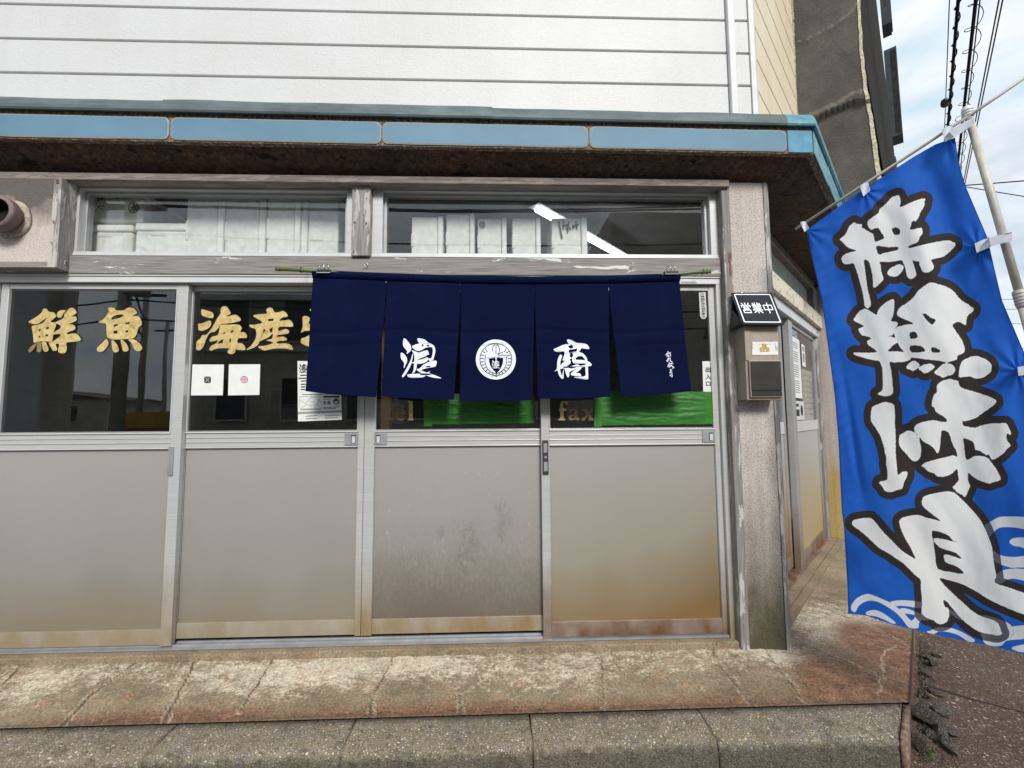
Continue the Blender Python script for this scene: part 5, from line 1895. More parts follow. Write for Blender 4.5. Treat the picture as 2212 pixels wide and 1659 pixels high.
# ================================================================== LETTER BOX AND OPEN SIGN ON THE PILLAR
zm = lambda x, y: ((2560 + x / 3.5677) * .576, (1080 + y / 3.5677) * .576)
YF, YB = -0.154, -0.061
tl, tr, br, bl = (atY(*zm(*q), YF) for q in ((820, 500), (1278, 490), (1330, 1495), (860, 1500)))
xl = (tl.x + bl.x) / 2
xr = (tr.x + br.x) / 2
zt1, zb1 = (tl.z + tr.z) / 2, (bl.z + br.z) / 2
lb = thing('letter_box', 'brownish steel letter box with a black flap and a taped white label', 'letter box', ((xl + xr) / 2, YF + 0.04, zb1))
mb = MB().mat('stainless brown').box(xl, xr, YF, YB, zb1, zt1)
mb.box(xl + 0.0005, xl + 0.03, YF - 0.004, YF + 0.001, zb1 + (zt1 - zb1) * 0.52, zt1 - 0.002)
mb.build('case', lb, 0.003)
p = lambda x, y, yy: atY(*zm(x, y), yy)
mb = MB().mat('stainless brown')
q = [p(868, 965, YF - 0.012), p(1305, 962, YF - 0.012), p(1330, 1462, YF - 0.012), p(872, 1468, YF - 0.012)]
x0, x1, z1, z0 = xl + 0.012, xr - 0.002, q[0].z, q[2].z
mb.box(x0, x1, YF - 0.012, YF - 0.0005, z0, z1)
mb.build('flap_frame', lb, 0.003)
mb = MB().mat('panel black').box(x0 + 0.006, x1 - 0.006, YF - 0.0165, YF - 0.0125, z0 + 0.036, z1 - 0.007)
mb.mat('sign back').box(x0 + 0.006, x1 - 0.006, YF - 0.0135, YF - 0.0122, z0 + 0.028, z0 + 0.0355)
mb.mat('panel black').box(x0 + 0.006, x1 - 0.006, YF - 0.0155, YF - 0.0125, z0 + 0.007, z0 + 0.0275)
mb.build('flap', lb, 0.0015)
mb = MB().mat('paper white')
q = [p(925, 722, YF - 0.002), p(1272, 718, YF - 0.002), p(1278, 893, YF - 0.002), p(932, 896, YF - 0.002)]
mb.add(q, [(0, 1, 2, 3)])
mb.build('label', lb)
fill([[(1062, 745), (1122, 745), (1124, 788), (1165, 800), (1160, 850), (1035, 856), (1030, 800), (1064, 788)], cir(1110, 832, 12, 12)], lambda x, y: p(x, y, YF - 0.0028), 'label_stain', 'tape brown', lb)
mm = MB().mat('tape brown')
for a, b in (((932, 735), (940, 765)), ((934, 775), (942, 815)), ((1238, 740), (1252, 835)), ((1262, 780), (1268, 835))):
    pline(mm, [a, b], 9, lambda x, y: p(x, y, YF - 0.0026))
mm.mat('ink grey')
pline(mm, [(1015, 752), (1185, 750)], 5, lambda x, y: p(x, y, YF - 0.0024))
mm.build('label_tape', lb)

YT, YBm = -0.085, -0.195
S = [atY(*zm(645, 60), YT), atY(*zm(1192, 60), YT), atY(*zm(1362, 490), YBm), atY(*zm(800, 485), YBm)]
osg = thing('open_sign', 'black tilted open sign with white border and three white characters', 'sign', tuple((S[2] + S[3]) / 2))
fq = quadmap(*S)
nrm = (S[1] - S[0]).cross(S[3] - S[0]).normalized()
if nrm.y > 0:
    nrm = -nrm
ring = [fq(x, y) for x, y in rrect(-0.5, 0.5, -0.5, 0.5, 0.04)]
mb = MB().mat('sign black')
mb.loft([[tuple(a) for a in ring], [tuple(a - nrm * 0.004) for a in ring]])
mb.build('plate', osg, 0.0008)
fb = lambda x, y: fq(x, y) + nrm * 0.0008
fill([[(x * 100, y * 100) for x, y in rrect(-.445, .445, -.445, .445, .035)], [(x * 100, y * 100) for x, y in rrect(-.418, .418, -.418, .418, .03)]], lambda u, v: fb(u / 100, v / 100), 'border', 'sign white', osg)
GL = (([[(1.5, .3), (2.4, 1.9)], [(4.9, 0), (5, 1.8)], [(8.5, .3), (7.4, 1.9)], [(.7, 4.1), (.7, 2.7), (9.3, 2.7), (9.3, 4.1)], [(2.7, 4.2), (7.3, 4.2), (7.3, 6), (2.7, 6), (2.7, 4.2)], [(1.5, 7.2), (8.5, 7.2), (8.5, 9.8), (1.5, 9.8), (1.5, 7.2)]], -0.265),
      ([[(3.7, 0), (3.7, 2.2)], [(6.3, 0), (6.3, 2.2)], [(1.4, .5), (2.2, 1.8)], [(8.6, .5), (7.8, 1.8)], [(.5, 2.4), (9.5, 2.4)], [(2.8, 2.6), (3.3, 3.8)], [(7.2, 2.6), (6.7, 3.8)], [(1, 4.1), (9, 4.1)], [(1.5, 5.6), (8.5, 5.6)], [(.3, 7.1), (9.7, 7.1)], [(5, 4.1), (5, 10)], [(4.6, 7.3), (.9, 9.7)], [(5.4, 7.3), (9.1, 9.7)]], 0.0),
      ([[(.8, 2.3), (9.2, 2.3), (9.2, 6.7), (.8, 6.7), (.8, 2.3)], [(5, 0), (5, 10)]], 0.265))
for strokes, cx in GL:
    mm = MB().mat('sign white')
    for k, pl in enumerate(strokes):
        pts = []
        for a, b in zip(pl[:-1], pl[1:]):
            a, b = np.array(a, float), np.array(b, float)
            t = (b - a) / np.linalg.norm(b - a) * 0.45
            pline(mm, [tuple(a - t), tuple(b + t)], 0.95, lambda x, y, k=k: fb(cx + (x / 10 - 0.5) * 0.235, (0.5 - y / 10) * 0.31) + nrm * 0.00004 * k)
    mm.build('lettering', osg)
# rear leg of the folding sign
mb = MB().mat('sign back')
R = [S[0] + Vector((0.012, 0.0, -0.01)), S[1] + Vector((-0.012, 0, -0.01)), S[1] + Vector((-0.01, 0.018, -0.15)), S[0] + Vector((0.008, 0.018, -0.15))]
mb.hexa(R, [r + Vector((0, 0.004, 0)) for r in R])
mb.hexa([S[3] + Vector((0, 0, 0.004)), S[2] + Vector((0, 0, 0.004)), S[2] + Vector((-0.02, 0.11, 0.0)), S[3] + Vector((0.0, 0.11, 0.0))], [S[3], S[2], S[2] + Vector((-0.02, 0.11, -0.004)), S[3] + Vector((0.0, 0.11, -0.004))])
Lq = [S[0] + Vector((0.004, 0.0, -0.09)), S[3] + Vector((0.002, 0.0, 0.01)), S[3] + Vector((0.0, 0.12, 0.0)), S[0] + Vector((0.004, 0.02, -0.12))]
mb.hexa(Lq, [r + Vector((0.003, 0, 0)) for r in Lq])
mb.build('stand', osg)
mb = MB().mat('chrome')
for x in (-0.23, 0.22):
    c = fq(x, 0.5)
    mb.tube([c + Vector((0.006 * math.sin(a), 0.002, 0.006 * math.cos(a))) for a in (2 * math.pi * k / 10 for k in range(11))], 0.0018, 6)
mb.build('hinge_ring', osg, smooth=True)


# papers on the side door
def side_sheet(s0, s1, z0, z1, key, d, label, lines, col='ink grey', ring=False, group=None):
    f_ = D
    e = thing('notice', label, 'notice', f_((s0 + s1) / 2, d, z0), group)
    MB(D).mat(key).box(s0, s1, d - 0.001, d, z0, z1).build('sheet', e)
    mb = MB(D).mat(col)
    for a, b, za, zb_ in lines:
        mb.add([(s0 + (s1 - s0) * a, d + 0.0012, z0 + (z1 - z0) * za), (s0 + (s1 - s0) * b, d + 0.0012, z0 + (z1 - z0) * za), (s0 + (s1 - s0) * b, d + 0.0012, z0 + (z1 - z0) * zb_), (s0 + (s1 - s0) * a, d + 0.0012, z0 + (z1 - z0) * zb_)], [(0, 1, 2, 3)])
    if ring:
        cx_, cz_ = s0 + (s1 - s0) * 0.72, z0 + (z1 - z0) * 0.5
        r_ = (z1 - z0) * 0.3
        A = [(cx_ + r_ * math.cos(a), d + 0.0012, cz_ + r_ * math.sin(a)) for a in (2 * math.pi * k / 20 for k in range(20))]
        mb.add(A, [tuple(range(20))])
    mb.build('print', e)


lines = [(0.2 + 0.02 * (k % 3), 0.75, 0.9 - k * 0.037, 0.915 - k * 0.037) for k in range(23) if k not in (3, 9, 16)]
side_sheet(1.47, 1.80, 1.36, 1.85, 'paper white', -0.0095, 'tall white notice of printed lines on the angled side door', lines)
side_sheet(1.49, 1.84, 1.185, 1.335, 'paper grey', -0.0095, 'small poster with a round black mark low on the side door', [(0.1, 0.4, .7, .85), (0.1, 0.45, 0.2, 0.55)], 'ink black', True)
side_sheet(1.9, 2.35, 1.18, 1.62, 'paper white', -0.02, 'crumpled pale leaflet hanging behind the side door glass', [(0.1, 0.9, 0.1 + 0.11 * k, 0.14 + 0.11 * k) for k in range(8)], 'side green board')
side_sheet(1.88, 2.02, 1.64, 1.83, 'paper white', -0.0095, 'narrow white slip beside the tall notice', [(0.2, 0.8, 0.7, 0.9), (0.2, 0.8, 0.2, 0.6)])
side_sheet(0.72, 1.18, 1.2, 1.86, 'paper grey', -0.058, 'faded blue grey poster on the left leaf of the side door', [(0.1 + 0.15 * (k % 2), 0.9, 0.06 + 0.085 * k, 0.1 + 0.085 * k) for k in range(11)], 'aluminium grey')

# ================================================================== BLUE BANNER
_A = np.array([[1, 1740, 490], [1, 2065, 300], [1, 1838, 1327], [1, 2330, 1440]], float)
_co, *_ = np.linalg.lstsq(_A, np.array([1 / 2.2, 1 / 1.7, 1 / 1.8, 1 / 1.45]), rcond=None)


def bplane(u, v):
    return 1.0 / (_co[0] + _co[1] * u + _co[2] * v)


def bdepth(u, v):
    """slack cloth: folds running down from the top corner and in from the hem"""
    d = bplane(u, v)
    w = 0.010 * math.sin((u - 0.25 * (v - 300)) * 0.045) * math.exp(-((u - 2040) / 90) ** 2) * math.exp(-((v - 420) / 260) ** 2)
    w += 0.006 * math.sin(v * 0.03 + u * 0.05) * math.exp(-max(0, u - 1770 - (v - 500) * 0.08) / 40)
    w += mnoise.noise(Vector((u * 0.006, v * 0.0035, 2.0))) * 0.02
    w += 0.012 * math.exp(-((u - 1835 - (v - 900) * 0.16) / 9) ** 2) * math.exp(-((v - 940) / 110) ** 2)
    w += mnoise.noise(Vector((u * 0.02 - v * 0.008, v * 0.006, 7.0))) * 0.006
    # tight puckers along the hemmed edge and tension creases fanning from the loops
    le = u - np.interp(v, [497, 850, 1100, 1326], [1742, 1803, 1818, 1832])
    w += 0.0045 * mnoise.noise(Vector((v * 0.055 + u * 0.03, u * 0.01, 3.0))) * math.exp(-max(0, le) / 45)
    for (cu_, cv_) in ((1868, 412), (2050, 295), (2115, 535), (2200, 800), (1745, 497)):
        r = math.hypot(u - cu_, v - cv_)
        w += 0.0035 * math.sin(9 * math.atan2(v - cv_, u - cu_)) * math.exp(-r / 70) * min(1, r / 12)
    w += 0.0006 * mnoise.noise(Vector((u * 0.07, v * 0.05, 1.0)))
    return d + w


z1, z2, z3, z4, z5 = zoom(3100, 660, 3.6867), zoom(3120, 1020, 3.3515), zoom(3180, 1400, 3.3515), zoom(3140, 1820, 3.16), zoom(3140, 1960, 3.16)
WHITE = []
for z, loops in ((z1, [
    [(995, 262), (1020, 320), (1022, 380), (1010, 430), (1090, 405), (1180, 360), (1290, 320), (1345, 310), (1370, 325), (1350, 350), (1358, 395), (1335, 440), (1290, 520), (1270, 570), (1235, 625), (1200, 620), (1172, 650), (1165, 695), (1150, 745), (1210, 735), (1310, 715), (1328, 760), (1322, 800), (1285, 845), (1275, 890), (1240, 925), (1170, 950), (1125, 975), (1140, 1000), (1240, 975), (1400, 935), (1560, 905), (1690, 890), (1740, 915), (1775, 925), (1775, 965), (1720, 1030), (1650, 1090), (1600, 1120), (1530, 1135), (1440, 1160), (1460, 1195), (1483, 1250), (1470, 1290), (1420, 1325), (1370, 1338), (1325, 1320), (1305, 1270), (1285, 1230), (1280, 1180), (1235, 1180), (1185, 1165), (1205, 1230), (1235, 1330), (1235, 1375), (1210, 1405), (1155, 1425), (1115, 1390), (1100, 1340), (1090, 1270), (1060, 1200), (1040, 1165), (960, 1175), (860, 1190), (735, 1185), (748, 1240), (755, 1320), (770, 1360), (785, 1420), (770, 1450), (720, 1500), (680, 1535), (645, 1540), (643, 1480), (635, 1380), (610, 1260), (585, 1190), (560, 1165), (515, 1160), (525, 1250), (540, 1370), (555, 1480), (568, 1570), (592, 1660), (613, 1767), (600, 1805), (563, 1831), (530, 1800), (522, 1760), (505, 1640), (480, 1540), (450, 1430), (425, 1340), (390, 1250), (370, 1205), (280, 1222), (225, 1200), (205, 1135), (240, 1095), (310, 1060), (420, 1030), (330, 1005), (260, 960), (215, 905), (178, 878), (235, 835), (275, 780), (310, 700), (345, 670), (385, 640), (410, 660), (490, 670), (480, 710), (545, 745), (590, 775), (640, 800), (655, 850), (670, 910), (730, 890), (800, 855), (760, 790), (740, 750), (715, 720), (660, 725), (615, 745), (580, 710), (565, 640), (600, 595), (690, 535), (725, 500), (735, 455), (800, 405), (860, 340), (910, 290), (960, 275)],
    [(900, 725), (1000, 720), (1012, 800), (940, 815)], [(685, 970), (760, 972), (860, 985), (985, 978), (990, 1010), (965, 1030), (860, 1050), (780, 1070), (715, 1085)],
    [(870, 1285), (930, 1250), (1010, 1218), (1065, 1250), (1060, 1290), (1020, 1345), (960, 1392), (870, 1380), (838, 1340)]]),
    (z2, [
    [(415, 462), (470, 485), (560, 540), (575, 490), (620, 430), (690, 375), (770, 340), (785, 385), (780, 480), (765, 560), (740, 620), (800, 625), (828, 640), (820, 670), (785, 725), (830, 690), (920, 665), (1025, 650), (960, 615), (830, 555), (820, 510), (840, 465), (880, 430), (980, 360), (1040, 300), (1090, 230), (1150, 185), (1215, 140), (1270, 132), (1340, 155), (1430, 180), (1510, 225), (1560, 280), (1610, 340), (1680, 390), (1720, 410), (1740, 435), (1780, 455), (1770, 500), (1710, 545), (1690, 600), (1685, 670), (1650, 655), (1600, 628), (1560, 635), (1515, 665), (1540, 720), (1590, 790), (1640, 870), (1668, 950), (1665, 1000), (1640, 1025), (1580, 1050), (1570, 1100), (1520, 1115), (1440, 1138), (1370, 1118), (1200, 1100), (1000, 1075), (990, 1100), (920, 1125), (830, 1132), (780, 1138), (725, 1130), (735, 1200), (750, 1280), (760, 1400), (768, 1500), (755, 1535), (720, 1555), (670, 1562), (615, 1550), (570, 1532), (630, 1490), (640, 1430), (640, 1340), (635, 1260), (630, 1200), (600, 1125), (560, 1115), (440, 1090), (340, 1060), (275, 1035), (285, 1012), (380, 1015), (560, 1008), (520, 960), (460, 920), (440, 880), (460, 855), (495, 835), (450, 810), (380, 795), (345, 750), (330, 720), (350, 705), (405, 680), (350, 650), (275, 610), (290, 570), (330, 510), (375, 475)],
    [(980, 760), (1050, 755), (1075, 800), (1070, 828), (985, 840)], [(985, 925), (1090, 925), (1140, 945), (1170, 1000), (995, 1008)], [(1252, 945), (1290, 950), (1350, 975), (1355, 1010), (1255, 1008)], [(1140, 525), (1190, 530), (1240, 575), (1305, 595), (1290, 630), (1255, 665), (1215, 630), (1175, 590)], [(715, 975), (820, 885), (850, 940), (905, 1005), (830, 998), (715, 998)], [(700, 805), (760, 795), (780, 765), (795, 835), (770, 818)],
    [(1000, 1125), (1050, 1120), (1100, 1160), (1090, 1195), (1020, 1248), (985, 1225), (932, 1210), (955, 1165)], [(1160, 1165), (1240, 1152), (1290, 1185), (1270, 1220), (1175, 1275), (1130, 1250), (1088, 1220), (1110, 1190)], [(1280, 1270), (1330, 1215), (1400, 1155), (1470, 1150), (1530, 1180), (1550, 1230), (1520, 1285), (1440, 1310), (1395, 1332), (1355, 1305)], [(1795, 1055), (1880, 1075), (1960, 1115), (2005, 1170), (2005, 1220), (1985, 1270), (1900, 1325), (1820, 1340), (1770, 1330), (1740, 1310), (1610, 1325), (1595, 1290), (1605, 1200), (1640, 1120), (1700, 1085)]]),
    (z3, [
    [(475, 360), (530, 375), (580, 400), (590, 520), (590, 650), (600, 800), (600, 1000), (615, 1170), (625, 1280), (680, 1240), (750, 1235), (735, 1310), (700, 1380), (680, 1450), (590, 1475), (540, 1495), (460, 1475), (440, 1430), (390, 1380), (420, 1355), (495, 1335), (493, 1200), (478, 1140), (485, 1060), (465, 1000), (455, 930), (430, 860), (410, 790), (345, 680), (295, 610), (288, 520), (300, 440), (330, 410), (400, 380)],
    [(1280, 70), (1330, 85), (1385, 95), (1400, 155), (1450, 190), (1600, 235), (1740, 280), (1860, 335), (1845, 390), (1750, 460), (1650, 530), (1600, 565), (1465, 605), (1445, 590), (1440, 630), (1455, 660), (1530, 675), (1600, 685), (1680, 655), (1800, 630), (1900, 628), (1985, 625), (2010, 660), (2050, 745), (2040, 785), (2005, 745), (1990, 800), (2010, 860), (2045, 910), (2000, 950), (1960, 1000), (1880, 1060), (1800, 1085), (1780, 1020), (1740, 1030), (1650, 970), (1600, 960), (1580, 870), (1530, 840), (1450, 815), (1460, 900), (1485, 1090), (1580, 1045), (1660, 1038), (1760, 1065), (1800, 1120), (1850, 1180), (1900, 1270), (1920, 1340), (1830, 1365), (1780, 1388), (1720, 1370), (1660, 1350), (1560, 1290), (1510, 1245), (1510, 1350), (1535, 1410), (1510, 1480), (1470, 1555), (1440, 1530), (1370, 1495), (1345, 1460), (1312, 1440), (1345, 1400), (1395, 1340), (1385, 1290), (1375, 1200), (1335, 1235), (1290, 1270), (1200, 1300), (1115, 1290), (1085, 1255), (1010, 1235), (960, 1185), (925, 1165), (980, 1120), (1100, 1085), (1250, 1050), (1340, 1030), (1375, 1060), (1365, 980), (1330, 920), (1300, 840), (1275, 760), (1240, 730), (1175, 720), (1165, 850), (1150, 960), (1125, 1010), (1085, 950), (1030, 900), (950, 860), (900, 800), (845, 745), (835, 690), (850, 655), (930, 615), (1070, 590), (1150, 605), (1235, 612), (1240, 575), (1180, 530), (1105, 485), (1085, 430), (1055, 410), (1060, 350), (1080, 270), (1120, 235), (1120, 150), (1180, 100)],
    [(755, 718), (840, 745), (890, 790), (905, 870), (920, 940), (910, 1050), (880, 1090), (850, 1105), (800, 1090), (740, 1020), (660, 930), (640, 870), (650, 780), (690, 755)]]),
    (z4, [
    [(345, 385), (410, 395), (470, 460), (560, 570), (680, 690), (760, 770), (850, 830), (930, 875), (895, 800), (870, 740), (840, 690), (790, 600), (755, 520), (735, 430), (760, 390), (840, 365), (960, 352), (1060, 385), (1150, 405), (1230, 425), (1160, 370), (1060, 290), (1010, 240), (1002, 190), (1020, 140), (1070, 115), (1180, 90), (1300, 72), (1380, 85), (1450, 140), (1540, 230), (1640, 340), (1700, 420), (1750, 510), (1790, 610), (1835, 740), (1850, 880), (1870, 1000), (1885, 1080), (1865, 1155), (2000, 1200), (2212, 1275), (2350, 1320), (2420, 1380), (2400, 1500), (2300, 1570), (2212, 1530), (2100, 1490), (1960, 1430), (1790, 1350), (1675, 1275), (1520, 1190), (1400, 1145), (1290, 1115), (1210, 1100), (1250, 1160), (1290, 1205), (1400, 1310), (1500, 1400), (1600, 1490), (1710, 1555), (1830, 1590), (1910, 1640), (1940, 1730), (1955, 1757), (1900, 1780), (1830, 1767), (1740, 1752), (1650, 1720), (1570, 1665), (1480, 1590), (1400, 1500), (1340, 1430), (1300, 1380), (1255, 1362), (1275, 1440), (1310, 1450), (1328, 1500), (1320, 1570), (1295, 1620), (1240, 1645), (1190, 1640), (1140, 1600), (1070, 1575), (1000, 1520), (1005, 1420), (1000, 1300), (990, 1200), (990, 1120), (940, 1080), (860, 1000), (790, 930), (700, 870), (600, 800), (500, 745), (440, 690), (400, 655), (300, 560), (200, 490), (175, 455), (200, 410)],
    [(1120, 540), (1250, 565), (1330, 605), (1365, 650), (1425, 670), (1340, 660), (1250, 635), (1145, 630), (1165, 690), (1230, 745), (1330, 775), (1400, 800), (1450, 840), (1470, 875), (1400, 850), (1330, 830), (1265, 825), (1275, 900), (1320, 930), (1420, 965), (1505, 1050), (1330, 1025), (1190, 990), (1160, 830), (1140, 680)]])):
    WHITE += [smooth_loop(z(q), 2) for q in loops]
WAVES = [smooth_loop(z5(q), 2) for q in (
    [(160, 1010), (185, 950), (240, 890), (345, 845), (410, 855), (520, 900), (620, 945), (690, 990), (740, 1030), (800, 1080), (880, 1165), (930, 1105), (960, 1100), (1005, 1150), (965, 1190), (960, 1250), (850, 1245), (790, 1170), (700, 1070), (580, 990), (470, 935), (380, 925), (300, 950), (245, 1000), (215, 1060), (180, 1050)],
    [(335, 1080), (360, 1050), (430, 1035), (500, 1050), (600, 1110), (700, 1195), (640, 1190), (560, 1150), (450, 1110), (370, 1100)],
    [(1055, 1290), (1110, 1280), (1170, 1245), (1300, 1240), (1420, 1270), (1540, 1330), (1640, 1400), (1560, 1415), (1450, 1340), (1330, 1300), (1200, 1290), (1130, 1330)],
    [(1720, 1360), (1850, 1390), (1990, 1385), (2090, 1330), (2080, 1240), (2120, 1225), (2300, 1225), (2300, 1360), (2060, 1390), (1990, 1410), (1950, 1455), (1860, 1465), (1760, 1440)],
    [(2060, 1490), (2120, 1460), (2300, 1440), (2300, 1530), (2150, 1530), (2100, 1510)])]
WAVES2 = [smooth_loop(z5(q), 2) for q in (
    [(620, 945), (690, 925), (800, 920), (1010, 945), (1010, 1015), (860, 995), (750, 985), (690, 990)],
    [(740, 1030), (780, 1012), (860, 1030), (1000, 1085), (1100, 1140), (1060, 1160), (1000, 1150), (900, 1090), (800, 1075)],
    [(1330, 1030), (1420, 1080), (1500, 1150), (1450, 1150), (1340, 1080)], [(1700, 1110), (1830, 1115), (1960, 1160), (2060, 1215), (2080, 1290), (2050, 1350), (1960, 1380), (1800, 1375), (1700, 1340)])]
WAVES3 = [smooth_loop(z4(q), 2) for q in (
    [(1745, 480), (1800, 440), (1880, 395), (1960, 370), (2212, 375), (2400, 400), (2400, 560), (2212, 520), (2100, 500), (1960, 495), (1890, 520), (1830, 580), (1800, 610)],
    [(2040, 680), (2060, 640), (2120, 620), (2212, 620), (2330, 650), (2380, 760), (2212, 745), (2160, 725), (2100, 720)],
    [(1845, 770), (1900, 810), (1980, 840), (2120, 850), (2300, 830), (2400, 900), (2300, 960), (2100, 975), (2000, 960), (1900, 920), (1860, 900)],
    [(1865, 1155), (1890, 1060), (1960, 1010), (2060, 990), (2300, 1000), (2400, 1050), (2300, 1140), (2100, 1105), (2010, 1120), (1960, 1160)])]


def sdf(P, loops):
    """signed distance (px) to an even-odd set of loops, negative inside"""
    best = np.full(len(P), 1e9)
    ins = np.zeros(len(P), bool)
    X, Y = P[:, 0], P[:, 1]
    for lp in loops:
        a = np.array(lp)
        b = np.roll(a, -1, 0)
        sel = np.where((X > a[:, 0].min() - 40) & (X < a[:, 0].max() + 40) & (Y > a[:, 1].min() - 40) & (Y < a[:, 1].max() + 40))[0]
        for c0 in range(0, len(sel), 6000):
            idx = sel[c0:c0 + 6000]
            x, y = X[idx, None], Y[idx, None]
            dx, dy = b[:, 0] - a[:, 0], b[:, 1] - a[:, 1]
            t = np.clip(((x - a[:, 0]) * dx + (y - a[:, 1]) * dy) / (dx * dx + dy * dy + 1e-9), 0, 1)
            d = np.hypot(x - a[:, 0] - t * dx, y - a[:, 1] - t * dy).min(1)
            best[idx] = np.minimum(best[idx], d)
            cond = (a[:, 1] > y) != (b[:, 1] > y)
            xi = dx * (y - a[:, 1]) / np.where(np.abs(dy) < 1e-9, 1e-9, dy) + a[:, 0]
            ins[idx] ^= (np.sum(cond & (x < xi), 1) % 2 == 1)
    return np.where(ins, -best, best)


LE = [(1742, 497), (1753, 553), (1774.6, 646), (1791, 766), (1803, 853), (1811, 953), (1818, 1100), (1823, 1139), (1831, 1273), (1832, 1326)]
RE = [(2063, 297), (2071, 350), (2085, 400), (2133, 513), (2147, 575), (2165, 650), (2212, 760), (2260, 950), (2300, 1150), (2325, 1350), (2330, 1440)]
TE = [(1742, 497), (1850, 419), (1900, 386), (1974.6, 338), (2020, 312), (2063, 297)]
BE = [(1832, 1326), (1869, 1329), (1918, 1346), (1963.6, 1358), (2009, 1368), (2082, 1384), (2129.5, 1393), (2191, 1408), (2330, 1440)]


def curve(pts):
    a = np.array(pts, float)
    L = np.concatenate([[0], np.cumsum(np.hypot(*np.diff(a, axis=0).T))])
    L /= L[-1]
    return lambda t: np.stack([np.interp(t, L, a[:, 0]), np.interp(t, L, a[:, 1])], -1)


NS, NTT = 170, 380
s_, t_ = np.meshgrid(np.linspace(0, 1, NS), np.linspace(0, 1, NTT))
cl, cr_, ct, cb = curve(LE), curve(RE), curve(TE), curve(BE)
S3, T3 = s_[..., None], t_[..., None]
tlc, trc, blc, brc = np.array(LE[0], float), np.array(RE[0], float), np.array(BE[0], float), np.array(BE[-1], float)
uv = (1 - T3) * ct(s_) + T3 * cb(s_) + (1 - S3) * cl(t_) + S3 * cr_(t_) - ((1 - S3) * (1 - T3) * tlc + S3 * (1 - T3) * trc + (1 - S3) * T3 * blc + S3 * T3 * brc)
uv = uv.reshape(-1, 2)
banner = thing('banner_flag', 'tall blue vertical banner with outlined white brush characters on a leaning pole', 'banner', tuple(atD(2020, 1384, bplane(2020, 1384))))
verts = [tuple(atD(u, v, bdepth(u, v)) - banner.location) for u, v in uv]
fs = [(j * NS + i, j * NS + i + 1, (j + 1) * NS + i + 1, (j + 1) * NS + i) for j in range(NTT - 1) for i in range(NS - 1)]
me = bpy.data.meshes.new('banner_cloth')
me.from_pydata(verts, [], fs)
dW = sdf(uv, WHITE)
dV = np.minimum(np.minimum(sdf(uv, WAVES), sdf(uv, WAVES2)), sdf(uv, WAVES3))
for nme, arr in (('ink', dW), ('wave', dV), ('hem', np.minimum(s_, 1 - s_).ravel() * 400)):
    a = me.attributes.new(nme, 'FLOAT', 'POINT')
    a.data.foreach_set('value', np.clip(arr, -60, 60).astype(np.float32))
for p in me.polygons:
    p.use_smooth = True
k = NT('banner cloth')
ink, wav, hem = k.attr('ink'), k.attr('wave'), k.attr('hem')
rag = k.math('MULTIPLY', k.math('SUBTRACT', k.noise(k.P(), 130, 4, 0.7), 0.5), 3.5)
inkr = k.math('ADD', ink, rag)
n0 = k.noise(k.P(), 6, 3)
blue = k.ramp(n0, [(0.3, (0.014, 0.118, 0.57)), (0.7, (0.022, 0.15, 0.66))])
fw = k.rangemap(wav, -0.5, 0.5, 1, 0)
fo = k.rangemap(ink, 15.3, 16.2, 1, 0)
fi = k.rangemap(inkr, -0.5, 0.5, 1, 0)
base = k.mix(fw, blue, (0.82, 0.85, 0.9))
dark = k.mix(fw, (0.042, 0.034, 0.034), (0.14, 0.13, 0.165))
c = k.mix(fo, base, dark)
c = k.mix(fi, c, (0.97, 0.975, 0.98))
c = k.mix(k.rangemap(hem, 2.6, 3.0, 0.55, 0), c, (0.004, 0.03, 0.2))
k.col(c)
k.set(0.75, None, 0.25)
weave = k.noise(k.P(), 420, 2)
k.bump(weave, 0.1, 0.0006)
out = [n for n in k.t.nodes if n.type == 'OUTPUT_MATERIAL'][0]
trl = k.n('ShaderNodeBsdfTranslucent')
k.l(c, trl.inputs['Color'])
ms = k.n('ShaderNodeMixShader')
ms.inputs[0].default_value = 0.42
k.l(k.b.outputs[0], ms.inputs[1])
k.l(trl.outputs[0], ms.inputs[2])
k.l(ms.outputs[0], out.inputs['Surface'])
M['banner cloth'] = k.m
me.materials.append(k.m)
bo = bpy.data.objects.new('banner_cloth', me)
COL.objects.link(bo)
bo.parent = banner


def bp(u, v, off=0.0):
    return atD(u, v, bplane(u, v) + off)


mb = MB().mat('pole cream')
mb.tube([bp(1718, 495, 0.004), bp(1900, 377, 0.004), bp(2092, 251, 0.004), bp(2240, 150, 0.004)], [0.0062, 0.0062, 0.006, 0.006], 10)
mb.build('crossbar', banner, smooth=True)
PO = 0.012
mb = MB().mat('pole cream')
pa, pb, pc = bp(2091, 246, PO), bp(2113, 327, PO), bp(2204, 640, PO)
axis = (pc - pa).normalized()
mb.tube([pa - axis * 0.004, pc], 0.0126, 16)
mb.build('upper_pole', banner, smooth=True)
mb = MB().mat('pole cream')
pd = pc + axis * 1.25
mb.tube([pc + axis * 0.0, pd], 0.0152, 16)
mb.build('lower_pole', banner, smooth=True)
mb = MB().mat('pole grey')
mb.tube([pc - axis * 0.022, pc - axis * 0.018, pc + axis * 0.035, pc + axis * 0.045], [0.016, 0.0185, 0.0185, 0.016], 16)
for q in range(4):
    mb.tube([pc + axis * (-0.012 + q * 0.012), pc + axis * (-0.007 + q * 0.012)], 0.0195, 16)
mb.build('pole_collar', banner, smooth=True)
mb = MB().mat('trim white')
mb.tube([pa - axis * 0.03, pa - axis * 0.026, pa + axis * 0.01], [0.012, 0.0155, 0.0155], 16)
for q in range(3):
    mb.tube([pa - axis * (0.016 - q * 0.011), pa - axis * (0.011 - q * 0.011)], 0.0178, 16)
mb.build('pole_cap', banner, smooth=True)


